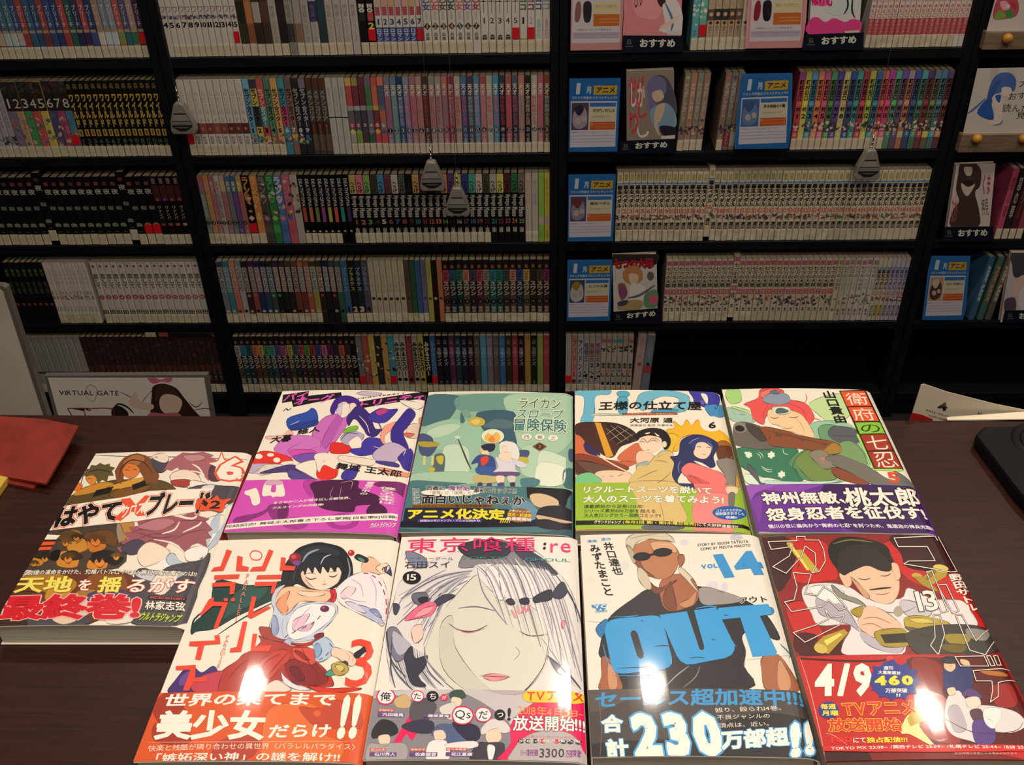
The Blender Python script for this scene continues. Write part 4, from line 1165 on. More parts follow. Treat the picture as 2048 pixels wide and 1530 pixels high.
ART8 = '''
p #ede8dc 50,40 1210,60 1660,1560 100,1560
E #dcd8e0 730,110 26,20
E #dcd8e0 910,385 36,26
E #d8d6e4 985,395 22,30
E #e0dedc 340,260 40,30
E #c8c8d4 1060,80 40,20
E #e4e4d4 130,350 30,20
L #b8b4ac 4 90,610 200,620 330,600
L #a8a49c 4 1120,860 1240,850 1420,830
P #2c2a30 190,780 220,660 260,580 400,470 500,410 640,420 800,390 940,420 1080,460 1240,560 1340,720 1280,720 1220,640 1100,700 1120,800 1110,900 1130,1050 320,1050 260,900 190,840
P #9c9896 820,410 900,400 1080,460 1080,490 940,510 840,500
P #a86848 570,380 640,320 760,320 820,420 800,500 740,530 650,550 590,510
P #7c4834 590,470 640,360 660,420 680,540 620,530
P #c48c68 700,500 760,470 810,420 790,500 730,530
P #7a4430 480,330 560,400 680,350 620,400 540,440
P #b87c58 405,210 400,140 520,90 640,110 700,190 690,260 640,330 570,345 500,320 440,270
P #8a5238 405,210 440,200 470,280 540,330 480,320 430,270
P #d8a880 520,110 640,110 680,180 600,160 540,170
P #d4cab4 355,100 400,60 480,45 580,45 640,70 670,110 620,100 560,95 500,90 430,110 390,170 365,150
P #b8ac94 360,130 400,160 420,230 400,240
L #a89c84 6 380,90 460,70 560,60
P #a06848 690,200 725,190 730,230 700,270
P #cfc4ac 440,270 490,310 520,400 490,410 450,370 430,320
P #d8ceb8 710,270 780,340 770,350 820,430 740,350 690,290
E #1c1a20 458,202 56,28 -4
E #1c1a20 590,175 62,28 -4
L #1c1a20 14 400,205 520,190 650,160
P #a86444 205,840 270,870 310,960 330,1050 190,1050 200,960
P #cc9470 240,880 290,940 300,1040 250,1040
P #a86848 1230,840 1330,830 1400,920 1460,1060 1260,1060 1220,920
P #cc9470 1330,860 1400,960 1400,1050 1330,1040
L #a8a4a4 8 600,1040 680,960 760,900
L #8c8888 7 720,1040 800,970 830,900
P #2f7ab8 165,660 230,600 240,640 200,720
P #3f92cc 1180,520 1290,530 1290,570 1200,570
L #2f7ab8 8 1340,760 1400,820 1400,850
p #3a9fe0 225,655 235,625 260,608 300,598 520,578 560,582 585,600 598,640 650,850 650,885 630,908 590,925 340,950 300,945 275,925 262,890 222,690
p #2a2c34 385,695 392,680 405,672 422,680 432,695 470,825 468,845 455,853 440,852 428,835
p #3a9fe0 570,575 745,552 820,775 828,795 842,800 852,795 855,775 790,545 930,525 1050,770 1048,800 1030,830 990,850 780,890 740,890 705,870 680,835 640,745
p #3a9fe0 935,560 945,530 1265,505 1290,570 1210,582 1320,810 1315,832 1165,842 1085,592 965,605
L #222832 7 540,775 600,770 640,775
L #222832 5 450,610 470,615
L #222832 5 900,730 930,735
L #222832 5 760,850 820,845 860,850
L #222832 6 300,915 420,910 520,905
L #222832 5 980,575 1010,580
L #3a9fe0 6 250,590 380,585 440,575
L #3a9fe0 6 270,960 420,965 560,950
L #3a9fe0 7 800,535 880,520 940,525
L #3a9fe0 6 1010,710 1060,780
L #3a9fe0 6 210,760 225,830 250,900
V 井口達也 | 205,112 270,112 275,318 #17151a:.02
V みずたまこと | 120,130 185,130 215,450 #17151a:.025
T 漫画 | 108,98 170,94 110,114 #3a8fd0:.01
T 原作 | 197,86 260,82 199,104 #3a8fd0:.01
T アウト | 1075,462 1250,455 1085,502 #f0ece4:.08 #17151a:.03
T STORY_BY_IGUCHI_TATSUTA | 812,122 1135,98 814,138 #3c3434:.01
T COMIC_BY_MIZUTA_MAKOTO | 830,148 1148,122 832,164 #3c3434:.01
T VOL. | 835,255 950,245 840,282 #3a96d8:.05
T 14 | 910,190 1180,165 985,340 #3a96d8:.05
p #3f8fd0 135,512 235,505 225,535 210,550 195,530 180,555 160,530 145,530
T YC | 150,512 230,508 155,535 #eef0f0:.03
T COMICS | 160,548 235,542 162,562 #3f8fd0:.02
'''
BAND8 = '''
P #4a4544 110,1040 700,1045 1300,1035 1510,1080 1680,1570 150,1570 
P #2c2a2c 150,1400 700,1360 1200,1200 1600,1300 1660,1560 150,1560
P #5c5452 110,1040 500,1045 420,1100 130,1200
L #7a706c 4 180,1080 200,1300 190,1500
T セールス超加速中!!! | 165,1065 1480,1070 155,1175 #3f9ad8:.03
T 殴り、殴られ14巻。 | 925,1170 1340,1155 930,1200 #f2ece0:.0
T 不良ジャンルの | 935,1215 1270,1205 938,1245 #f2ece0:.0
T 頂点は、近い。 | 945,1268 1265,1255 948,1298 #f2ece0:.0
T 合 | 195,1215 335,1210 200,1330 #4aa6e4:.08 #fbf6ec:.045
T 計 | 225,1370 365,1360 235,1495 #4aa6e4:.08 #fbf6ec:.045
T 230 | 375,1200 930,1190 420,1500 #4aa6e4:.1 #fbf6ec:.065
T 万部超 | 955,1315 1385,1290 965,1440 #4aa6e4:.08 #fbf6ec:.045
T !! | 1400,1265 1550,1250 1405,1500 #4aa6e4:.1 #fbf6ec:.06
'''
ART9 = '''
p #8c1f1c 60,60 1260,60 1700,900 320,900
P #3c1416 70,80 220,75 330,200 260,330 180,420 110,230
P #c82420 260,80 460,100 520,200 560,330 480,360 340,370 260,330 300,180
P #c82420 830,130 1000,80 1060,200 1280,340 1500,640 1420,640 1240,460 1000,340 900,200
P #3a1214 900,70 1220,80 1300,280 1200,300 1010,270 960,180
P #c42420 230,520 350,490 430,620 470,700 400,720 290,690
P #4a1418 290,700 420,700 440,760 560,700 600,820 320,830
P #e4e0e0 330,420 370,380 520,370 640,400 760,470 960,470 1010,400 1160,470 1340,480 1400,540 1450,640 1300,640 1200,700 1010,720 960,830 620,830 590,760 640,640 440,640 390,560 350,500
P #b4aebc 420,470 520,480 620,540 700,680 640,640 520,600 440,560
P #bcb6c4 760,640 860,720 980,760 940,820 780,780 700,700
P #f2efec 380,400 500,385 600,430 560,500 440,470
P #c8c4cc 960,480 1080,500 1160,560 1080,600 980,560
L #86808c 8 640,470 780,540 960,560 1060,520
P #8c8c84 520,380 600,440 680,470 740,520 620,480 550,450
E #a8a490 945,552 30,34
P #1e1c1c 505,200 510,120 580,80 720,85 860,130 900,200 900,240 820,180 700,130 580,180 560,280
L #8c8440 7 530,120 640,95 780,110
P #e8c4a4 640,340 620,250 720,190 860,220 940,300 950,420 900,500 800,490 720,440
P #d0a080 640,330 700,380 760,450 740,470 680,400
P #e8c0a0 570,310 620,300 650,370 620,400 590,370
P #e8c0a0 900,250 940,250 960,330 930,350
P #2c2424 560,280 560,190 640,130 760,130 880,220 900,290 830,290 740,260 640,300 600,320
P #e6c2a4 690,600 740,520 840,540 960,630 980,690 860,680 800,720 740,690 700,660
L #3a2020 6 690,340 730,350 770,340
L #3a2020 6 830,325 870,325 900,310
L #2a1c18 12 760,415 840,405 900,400
L #a06858 6 800,440 850,445 890,430
L #a87860 6 720,600 800,590 900,630
L #a87860 6 710,640 780,630 860,670
P #a8922c 640,550 720,520 700,590
P #a8922c 800,680 960,660 1010,700 1010,770 880,780 820,750
p #2c2620 830,700 990,690 1000,750 860,755
P #b8a03c 990,590 1100,580 1260,620 1280,680 1180,700 1010,660 985,630
P #d8c460 1010,600 1100,595 1180,625 1080,625
P #6c5c24 1000,650 1180,690 1160,720 1020,680
P #3c3a34 1000,690 1200,640 1420,640 1560,700 1590,800 1400,830 1100,830 1010,760
P #9c8c34 1240,700 1400,700 1380,760 1280,760
P #8c8a80 1380,660 1520,680 1500,740 1400,720
P #6c5e22 1230,760 1380,770 1340,820 1240,800
p #c4ac38 232,122 268,114 290,160 330,160 442,296 400,312 280,190 268,170
p #f0dc70 250,125 262,120 380,290 360,290
E #c8b04c 250,120 18,9
p #b49a30 1095,345 1180,260 1265,275 1250,330 1150,390 1110,385
E #dcc864 1215,278 50,24 10
p #8c7824 1170,270 1110,350 1120,370 1190,300
E #c0aa48 1064,326 34,18 10
p #a8902c 1040,330 1100,330 1200,420 1180,425 1090,380
p #b49a30 415,760 470,710 560,680 600,665 625,690 560,760 500,825 420,800
E #d4bc58 450,790 44,30 20
p #f0dc70 470,740 570,690 590,700 490,770
V 野田サトル | 1262,320 1345,315 1375,560 #f8f0e4:.03
T 13 | 1045,425 1175,415 1080,555 #2a2024:.04 #f4eee6:.015
'''
FRAME9 = '''115,108 300,102 295,75 350,75 352,98 440,98 470,160 480,230 440,300 395,305 420,260 415,180 350,135 330,200 230,310 145,268 250,200 270,140 135,158 115,108
275,305 390,315 350,440 430,450 470,395 530,430 615,530 570,545 500,480 460,520 265,555 220,492 280,480 300,400 275,305
480,540 520,590 600,580 570,640 350,750 275,688 420,640 500,600 480,540
918,85 1180,75 1195,100 1200,78 1320,300 1280,302 980,250 1010,232 1180,230 1130,140 945,140 918,85
1125,300 1160,295 1260,550 1220,560 1125,300
1195,385 1250,380 1330,550 1290,565 1195,385
1170,575 1210,575 1240,700 1200,830 1150,770 1180,720 1170,575
1310,575 1350,575 1440,740 1530,660 1560,740 1500,830 1400,800 1310,575
1305,845 1490,840 1520,905 1340,905 1305,845
1505,840 1530,840 1560,900 1535,905 1505,840
1550,840 1575,838 1600,900 1575,900 1550,840
1420,935 1660,935 1700,1000 1580,1010 1580,1100 1530,1135 1545,1060 1540,1000 1440,1000 1420,935'''
ART9 += '\n'.join('k #241010 10 '+a+'\nk #efe6dc 5 '+a for a in FRAME9.splitlines()[:8])
BAND9 = '''
P #c3241f 300,830 800,835 1300,835 1640,840 1900,1560 480,1560 
P #5c1614 1000,860 1230,850 1700,850 1800,1400 1200,1420 1060,1200 1040,1020
P #8c201c 1030,860 1180,870 1240,960 1200,1100 1080,1080
P #a02420 1080,1080 1240,1100 1330,1300 1320,1400 1100,1330
P #9c2420 1530,1040 1660,1020 1700,1150 1580,1160
P #7c1c18 1500,1460 520,1460 500,1530 1700,1530
P #3c1010 360,1420 700,1430 760,1520 480,1520
P #b8702c 1460,930 1600,940 1640,970 1520,960
l #3c1010 12 320,855 600,870 830,870 880,850
E #e8402c 892,858 24,20
L #f0a898 5 320,860 380,1050 440,1300 480,1500
L #f0a898 4 480,1330 540,1350 640,1420
P #29346c 1230,930 1290,900 1400,900 1420,980 1400,1060 1300,1100 1240,1050
P #e6c09c 1240,880 1290,870 1310,910 1280,940 1240,920
P #242430 1220,860 1260,840 1310,850 1310,885 1240,885
P #e6c09c 1340,860 1390,870 1400,910 1350,890
P #e2dcdc 1240,1200 1260,1100 1330,1060 1400,1140 1560,1160 1700,1200 1760,1280 1660,1330 1500,1320 1480,1400 1400,1380 1300,1350 1250,1290
P #bcb4bc 1260,1180 1330,1160 1380,1300 1300,1320
P #5a3c7c 1350,1090 1380,1050 1440,1060 1480,1110 1400,1100
P #f0dcc8 1375,1110 1450,1100 1470,1150 1430,1175 1385,1160
P #5a3a4c 1400,1190 1470,1180 1490,1250 1430,1260
P #58408a 1420,1260 1540,1250 1560,1380 1480,1410 1430,1380
P #f2eeea 1490,1180 1600,1180 1560,1300 1500,1270
L #4c3a30 5 1240,1240 1440,1330 1680,1320 1740,1260
P #ead2b0 1255,1050 1300,1040 1310,1080 1270,1090
P #f8e8a0 960,1330 1000,1220 1100,1190 1080,1290 1180,1420 1020,1340
p #c8a83c 1080,1115 1170,1125 1120,1250 1020,1290 1000,1240
E #dcc470 1125,1130 46,18 8
E #2c3c90 912,1000 150,112 4
p #2c3c90 912,860 950,905 1000,880 1010,925 1070,930 1050,975 1090,1000 1050,1040 1070,1080 1010,1080 990,1120 940,1095 900,1130 870,1090 820,1110 820,1060 770,1060 790,1010 750,980 790,950 780,900 830,915 850,880
T 週刊 | 850,905 910,905 850,928 #f4f0ec:.03
T 大重版累計 | 815,932 960,938 815,955 #f4f0ec:.03
T 460 | 790,965 1035,962 795,1030 #f4e23c:.06
T 万部突破 | 860,1045 1000,1045 862,1075 #f4f0ec:.03
T !! | 930,1080 958,1080 930,1100 #f4f0ec:.03
T 4/9 | 415,890 770,885 410,1105 #fbf4ea:.05
E #2c3c90 500,1185 66,55
T 毎週 | 448,1145 545,1145 450,1180 #f4e23c:.03
T 月曜 | 455,1188 560,1188 458,1222 #f4e23c:.03
T TVアニメ | 580,1135 1035,1125 600,1225 #f4d840:.06 #dc3c20:.03
T 放送開始 | 490,1240 960,1235 500,1325 #f4d840:.06 #dc3c20:.03
T FOD | 515,1360 645,1355 518,1398 #ec3428:.05
T にて | 655,1362 735,1360 657,1395 #f4ece4:.02
T 独占配信!!! | 740,1358 1000,1355 742,1395 #f4e23c:.03
P #d42a24 490,1412 1100,1405 1760,1410 1770,1448 500,1448
T TOKYO_MX_23:00~_/関西テレビ_25:59~_/札幌テレビ_25:44~_/BS11_25:00 | 515,1418 1790,1412 518,1442 #f8f0ea:.015
T 放送時間は変更になる場合があります | 1300,1455 1700,1455 1302,1470 #e0b8a8:.0
'''
BAND9 += '\n'.join('k #241010 10 '+a+'\nk #efe6dc 5 '+a for a in FRAME9.splitlines()[8:])
# ------------------------------------------------------------ room shell
WY = 2.129                                   # plane of the book spines
ROWZ = [CZ-.59676, CZ-.82336, CZ-1.05104, CZ-1.27751, CZ-1.49854]
TOPZ = ROWZ[0]+.2266
TAB = CZ-.49-.016                            # counter top
struct(obj('floor', MB().box(-3.2, 3.4, -1.2, 2.5, -.05, 0), M['floor']))
struct(obj('wall_back', MB().box(-3.2, 3.4, 2.36, 2.42, 0, 2.9), M['wall']))
struct(obj('ceiling', MB().box(-3.2, 3.4, -1.2, 2.42, 2.76, 2.82), M['wall']))

# ------------------------------------------------------------ bookcases
DIV = [-1.75, -.8700, -.8293, .0110, .0480, .8925, .934, 1.79]      # side panel faces of the four cases
CASES = [(-1.79, -.8497, 'far left'), (-.8497, .0295, 'left middle'), (.0295, .9132, 'right middle'), (.9132, 1.81, 'far right')]
SHY = WY-.006
for (a, b, nm), (xa, xb) in zip(CASES, [(DIV[0], DIV[1]), (DIV[2], DIV[3]), (DIV[4], DIV[5]), (DIV[6], DIV[7])]):
    t = empty('bookcase', ((a+b)/2, WY, 0), f'black bookcase, {nm} of the four along the wall', 'bookcase', 'black bookcases along the wall')
    ox = (a+b)/2
    def B(name, x0, x1, y0, y1, z0, z1): obj(name, MB().box(x0-ox, x1-ox, y0-WY, y1-WY, z0, z1), M['shelf'], t, bevel=.0012)
    B('side_panel', a+.0008, xa, SHY, 2.34, 0, 1.78); B('side_panel', xb, b-.0008, SHY, 2.34, 0, 1.78)
    B('back_panel', xa+.0004, xb-.0004, 2.325, 2.34, .03, 1.77)
    for z in ROWZ+[TOPZ, TOPZ+.226]: B('shelf_board', xa+.0004, xb-.0004, SHY, 2.3246, z-.0225, z-.0005)
    B('plinth', xa+.0004, xb-.0004, SHY+.02, SHY+.04, 0, ROWZ[4]-.023)

# ------------------------------------------------------------ shelved volumes
HB = .176
DEP = .115
def spine_profile(w):
    k = w/2; return lambda x: .0021*max(0, (abs(x)/k-.72)/.28)**2
BODY = {}; BLOCK = {}; TAPE = {}; STICK = {}
def wkey(w): return round(w*5000)/5000
def body_mb(w, c):
    pr = spine_profile(w); k = w/2-.0002; e = .0011
    xs = [-k, -.86*w/2, -.72*w/2, .72*w/2, .86*w/2, k]
    pts = [(x, pr(x)) for x in xs]+[(k, DEP), (k-e, DEP), (k-e, .0035), (-k+e, .0035), (-k+e, DEP), (-k, DEP)]
    mb = MB(); n = len(pts)
    mb.add([(x, y, 0) for x, y in pts]+[(x, y, HB) for x, y in pts], [(i, (i+1) % n, n+(i+1) % n, n+i) for i in range(n)], c)
    for q in ([0, 1, 10, 11], [1, 2, 9, 10], [2, 3, 8, 9], [3, 4, 7, 8], [4, 5, 6, 7]):
        mb.f.append(tuple(i+n for i in q)); mb.c.append(c); mb.f.append(tuple(q[::-1])); mb.c.append(c)
    return mb
def block_mb(w, dy=0):
    k = w/2-.0015; return MB().box(-k, k, .0042, DEP-.002, .001, HB-.0006)
def tape_mb(w, f):
    pr = spine_profile(w); k = w/2-.0003; xs = [-k, -.86*w/2, -.72*w/2, .72*w/2, .86*w/2, k]; z = HB*f
    mb = MB(); n = 6
    pts = [(x, pr(x)-.0011) for x in xs]+[(x, pr(x)-.0004) for x in xs[::-1]]; n = 12
    mb.add([(x, y, .0004) for x, y in pts]+[(x, y, z) for x, y in pts], [(i, (i+1) % n, n+(i+1) % n, n+i) for i in range(n)])
    mb.f += [(12, 13, 22, 23), (13, 14, 21, 22), (14, 15, 20, 21), (15, 16, 19, 20), (16, 17, 18, 19)]; mb.c += [None]*5
    mb.add([(x*.7, pr(0)-.0012, z-.004) for x in (-k, k)]+[(x*.7, pr(0)-.0012, z-.0052) for x in (k, -k)], [(0, 1, 2, 3)])
    return mb
BLK = {}
def block_of(key, w, fn):
    k = (key, wkey(w))
    if k not in BLK: mb = MB(); fn(mb); BLK[k] = mb
    return BLK[k]
def merge(a, b, T=(0, 0, 0)):
    n = len(a.v); a.v += [(x+T[0], y+T[1], z+T[2]) for x, y, z in b.v]; a.f += [tuple(i+n for i in f) for f in b.f]; a.c += b.c
def spine_print(w, items, i, num):
    """items: ('b', v0, v1, col[, inset]) band | ('t', str, v0, v1, col, off, wf) stacked | ('r', ...) rotated | ('h', ...) level | ('c', v, r, col) disc | ('d', v, r, col) diamond"""
    out = MB(); pr = spine_profile(w); lay = 0; box = (-w/2+.0002, w/2-.0002, 0, HB)
    pick = lambda c: c[i % len(c)] if isinstance(c, (list, tuple)) else c
    for it in items:
        lay += 1; kd = it[0]
        S = Surface(w, HB, None, lambda u, v, h: (u, pr(u)-h-.00003, v), (-.86*w/2, -.72*w/2, .72*w/2, .86*w/2))
        L = lay*.00002
        zz = lambda v: HB*(1-v)
        if kd == 'b':
            c = pick(it[3])
            if c is None: continue
            k = w/2*(it[4] if len(it) > 4 else 1.)
            emit(out, S, [(-k, zz(it[2])), (k, zz(it[2])), (k, zz(it[1])), (-k, zz(it[1]))], [(0, 1, 2), (0, 2, 3)], c, L, box)
        elif kd in 'cd':
            n = 12 if kd == 'c' else 4; r = it[2]*w; c = pick(it[3])
            if c is None: continue
            emit(out, S, [(r*math.sin(2*math.pi*j/n), zz(it[1])+r*math.cos(2*math.pi*j/n)) for j in range(n)], [(0, j, j+1) for j in range(1, n-1)], c, L, box)
        elif kd == 's':      # blotchy printed picture: scattered patches in the listed colours
            rg = random.Random(i*31+7); cs = it[3]
            for j in range(9):
                cx_, cy_ = rg.uniform(-.45, .45)*w, zz(rg.uniform(it[1]+.02, it[2]-.02)); a = rg.uniform(.12, .3)*w; b_ = rg.uniform(.12, .4)*w; r = rg.uniform(0, 3)
                P = [(cx_+a*math.cos(t)*math.cos(r)-b_*math.sin(t)*math.sin(r), cy_+a*math.cos(t)*math.sin(r)+b_*math.sin(t)*math.cos(r)) for t in (0, 1.05, 2.1, 3.14, 4.2, 5.2)]
                emit(out, S, P, [(0, q, q+1) for q in range(1, 5)], cs[rg.randrange(len(cs))], L+j*2e-6, (box[0], box[1], zz(it[2]), zz(it[1])))
        else:
            st = it[1] if it[1] != '#' else str(num); c = pick(it[4])
            if c is None or num is None and it[1] == '#': continue
            st = pick(st) if isinstance(st, list) else st
            off = it[5] if len(it) > 5 else .02; wf = it[6] if len(it) > 6 else .8
            def mk(mb):
                vert = kd == 't'
                gl, lo, hi = run_glyphs(st, off, vert, base=off); k = w*wf/2; asp = (hi-lo)[0]/(hi-lo)[1]; hh = zz(it[2])-zz(it[3])
                if kd != 'r': k = min(k, 1.4*asp*hh/2)
                for v, t in gl:
                    n = (v-lo)/(hi-lo+1e-9)
                    if kd == 'r': uv = np.stack([-k+(n[:, 1])*2*k, zz(it[2])-(zz(it[2])-zz(it[3]))*n[:, 0]], 1)
                    else: uv = np.stack([-k+n[:, 0]*2*k, zz(it[3])+(zz(it[2])-zz(it[3]))*n[:, 1]], 1)
                    emit(mb, S, uv, t, c, L, box)
            merge(out, block_of((kd, st, it[2], it[3], c, off, wf, lay), w, mk))
    return out

RUNS = []
def run(row, bay, x0, x1, n, desc, base, items, nums=None, lab=.145, nolab=(), stick=(), sz=.72, lean=0, raised=(), group=None):
    RUNS.append(dict(row=row, bay=bay, x0=x0, x1=x1, n=n, desc=desc, base=base, items=items, nums=nums, lab=lab, nolab=set(nolab), stick=set(stick), sz=sz, lean=lean, raised=set(raised), group=group))
WH = '#cfc8bc'; CR = '#cfc3a4'; K = '#14110f'
pics = ['#8a4a3a', '#c8987a', '#3a3a5a', '#b86a5a', '#4a4440', '#d8c8b4', '#5a7a5a']
# --- top row
run(0, 0, -6, 304, 23, 'mixed art paperback with painted spine', ['#8a5a58', '#7a3a48', '#3a6a84', '#3f7488', '#2a4a8c', '#a8302c', '#2a5a84', '#28507c', '#983430', '#2a4884', '#26427c', '#a82e2a', '#22605c', '#2e3a64', '#a8303c', '#203a6c', '#a08474', '#7a88a0', '#8a90a4', '#b04838', '#4c5480', '#a8867c', '#46305c', '#a87c70'],
    [('b', .68, .84, ['#d8b8a0', '#c0a890', '#b8c4c0', '#b8c8c8', '#c8b0b8', '#9a2a2a', '#2a5a7c', '#264a7c', '#7a3434', '#284a80', '#223c74', '#a42c2c', '#1f6458', '#2e2c54', '#3e2c5c', '#2c4a90', '#d8ccb8', '#b8ccd8', '#c0ccd0', '#88964c', '#2c6c78', '#2c7850', '#46305c', '#c8b8ac']),
     ('t', 'ブリーチ', .36, .62, '#d8d0c4', .01, .55), ('b', .655, .69, '#a8946c', .8)], stick=[22], group='mixed painted paperbacks')
run(0, 1, 319, 487, 12, 'white paperback with bold black number', WH, [('t', 'ワ', .4, .47, ['#8a5a84', '#7a6aa0', '#a05a70'], .01), ('s', .49, .56, ['#6a4050', '#4a4a70', '#a8a0a0']), ('h', '#', .585, .65, K, .03, .85)], nums=list(range(4, 16)), stick=[11], nolab=[0], group='white numbered paperbacks')
run(0, 1, 487, 723, 15, 'art paperback with collage spine', ['#3c3828', '#a8642c', '#3f382c', '#4c3828', '#a8a092', '#2c2628', '#8c867c', '#a0988c', '#a8a29c', '#b0aaa4', '#2c4048', '#b4aca0', '#b4aca4', '#b8b0a6', '#b8b2a8'],
    [('b', .36, .6, ['#2c2c20', '#b87030', '#a8a49a', '#5c3c2c', '#b0a89c', '#34282c', '#98948a', '#a49c90', '#aaa49e', '#3a3458', '#2a4450', None, None, None, None]), ('b', .62, .84, ['#3c3a28', '#8c4c28', '#383024', '#44382c', None, '#2c2628', '#3c3834', '#8c6a50', None, None, None, None, None, None, None], .9), ('t', '物語シリーズ', .4, .84, [None, None, None, None, '#7a746c', None, '#6c665e', None, '#6c665e', '#6c6a8c', None, '#8a8478', '#7a746c', '#807a70', '#7a746c'], .0, .5)], nolab=[6, 14], group='collage-spined paperbacks')
run(0, 1, 724, 756, 2, 'black paperback with red and grey flashes', '#1c1618', [('b', .4, .5, '#8c8680', .5), ('b', .5, .6, ['#2c2c38', '#c02a24'], .7), ('h', '2', .62, .7, [None, '#e0d040'], .03), ('t', 'NO', .4, .5, '#e8e0d0', .03)], stick=[1], group='black paperbacks with red flashes')
run(0, 1, 756, 850, 7, 'pink-topped white paperback with blue foot', WH, [('b', .3, .45, ['#c8a8a0', '#d09a8c', '#c8a070'], .8), ('b', .44, .54, '#b03444', .7), ('h', '#', .58, .65, '#223a6c', .03, .6), ('b', .68, .85, '#2c4c98'), ('t', 'ロマン', .7, .84, '#dcd8d0', .03, .7)], nums=list(range(1, 8)), stick=[6], group='pink and blue paperbacks')
run(0, 1, 850, 963, 7, 'white paperback with dark numbered diamond', WH, [('t', '乙女', .33, .49, ['#2c4a8c', '#c83430', '#6c4a38', '#244c40', '#d05040', '#7c4490', '#a42a38'], .04, .9), ('b', .5, .6, '#b8b0a4', .3), ('d', .675, .45, ['#4a2820', '#54382c', '#54382c', '#5c3424', '#24485c', '#403830', '#4a3c38']), ('h', '#', .65, .7, '#d8c8b0', .0, .3), ('t', '森薫', .75, .84, K, .0, .5)], nums=list(range(1, 8)), nolab=[6], group='white paperbacks with diamonds')
run(0, 1, 963, 1040, 5, 'plain white paperback with thin black title', WH, [('t', '土', .34, .4, K, .02), ('b', .4, .53, '#55504a', .08), ('h', '#', .585, .65, '#3a3634', .01, .5), ('t', '森', .78, .85, K, .02, .7)], nums=list(range(1, 6)), stick=[4], group='plain white paperbacks')
run(0, 1, 1040, 1101, 4, 'white paperback with small coloured title', WH, [('t', 'ココ', .34, .5, ['#4c7048', '#7c4048', '#2c4488', '#7c98a0'], .05), ('h', '#', .58, .66, [K, '#a89aac', None, None], .02, .4), ('t', '鳥花', .6, .84, [None, None, '#7cb8bc', '#c88a98'], .02, .5), ('b', .83, .85, ['#8cb04c', None, None, None])], nums=[1, 2, 3, 4], stick=[1], group='white paperbacks with small titles')
run(0, 2, 1379, 1409, 2, 'turquoise art paperback', ['#54a4b0', '#58b09c'], [('s', .35, .75, ['#b8e0dc', '#70c0a8', '#e8d8d0']), ('t', 'みず', .76, .84, '#2c5a70', .01, .4)], stick=[1], group='turquoise paperbacks')
run(0, 2, 1409, 1492, 6, 'beige paperback with dark portrait band', ['#b8a080', '#baa284', '#b49c7c', '#b69e80', '#b09878', '#d0c4b0'], [('t', 'いたち', .34, .5, '#a08868', .0, .6), ('b', .52, .65, ['#5c4c44', '#40342c', '#3c3438', '#584438', '#6c5444', None]), ('c', .58, .3, ['#c8a488', '#c8a88c', '#bca088', '#c0a080', '#b8957a', None]), ('d', .68, .3, '#4c3428'), ('t', '田中ドリ', .72, .84, '#54483c', .0, .5)], lab=.145, group='beige portrait paperbacks')
run(0, 2, 1728, 1926, 18, 'white paperback with red foot', WH, [('h', '#', .42, .47, '#c84450', .01, .7), ('c', .52, .3, ['#d05060']), ('t', 'KC', .55, .65, '#d04858', .03, .6), ('b', .66, .85, '#b82c38'), ('t', 'まカリア', .67, .84, '#e0c0b8', .0, .5)], nums=['%02d' % k for k in range(1, 19)], nolab=[16, 17], group='white and red paperbacks')
# --- second row
run(1, 0, -8, 43, 4, 'pale mauve paperback', '#a8a0ac', [('t', '銀の国', .12, .6, '#7c7484', .0, .5), ('s', .7, .85, ['#3c3438', '#b8a8b0', '#5a6a60'])], group='pale mauve paperbacks')
run(1, 0, 43, 170, 8, 'dark-topped paperback with digital number', ['#7c6c88', '#b8906c', '#2c9850', '#c03438', '#c8b430', '#48447c', '#a02c60', '#3c7c9c'], [('b', 0, .38, '#2c2420'), ('s', .0, .16, ['#3c4430', '#4c3028', '#302c38']), ('h', '#', .22, .34, '#c8c4bc', -.02, .75), ('s', .42, .85, ['#8c7c90', '#c0a888', '#b85850', '#50686c'])] , nums=list(range(1, 9)), stick=[7], group='paperbacks with digital numbers')
run(1, 0, 170, 348, 15, 'black paperback with yellow brush title', '#17140e', [('t', '森', .03, .1, '#8c7c3c', .0, .7), ('t', 'ワイルド', .17, .6, '#c8a41c', .05, .85), ('b', .63, .72, '#b8982c', .7), ('h', '8', .64, .71, '#2c2410', .03, .3), ('h', '#', .76, .82, '#4c6c5c', .01, .6), ('t', '林', .83, .86, '#a89444', .01, .5)], nums=list(range(1, 16)), group='black and yellow paperbacks')
run(1, 1, 379, 508, 9, 'white paperback with small dark red picture', WH, [('t', 'ねむり猫', .15, .45, '#a8a49c', .0, .6), ('h', '#', .5, .55, '#8c8478', -.01, .3), ('b', .565, .71, ['#7c3028', '#6c342c', '#8c4030', '#7c3434', '#8c5030', '#803c30', '#5c3030', '#6c302c', '#582824']), ('c', .64, .25, ['#b85a3c', '#a86048']), ('t', '新田恵', .74, .85, '#54504a', .0, .6)], nums=list(range(0, 9)), stick=[0], nolab=[7, 8], group='white paperbacks with red pictures')
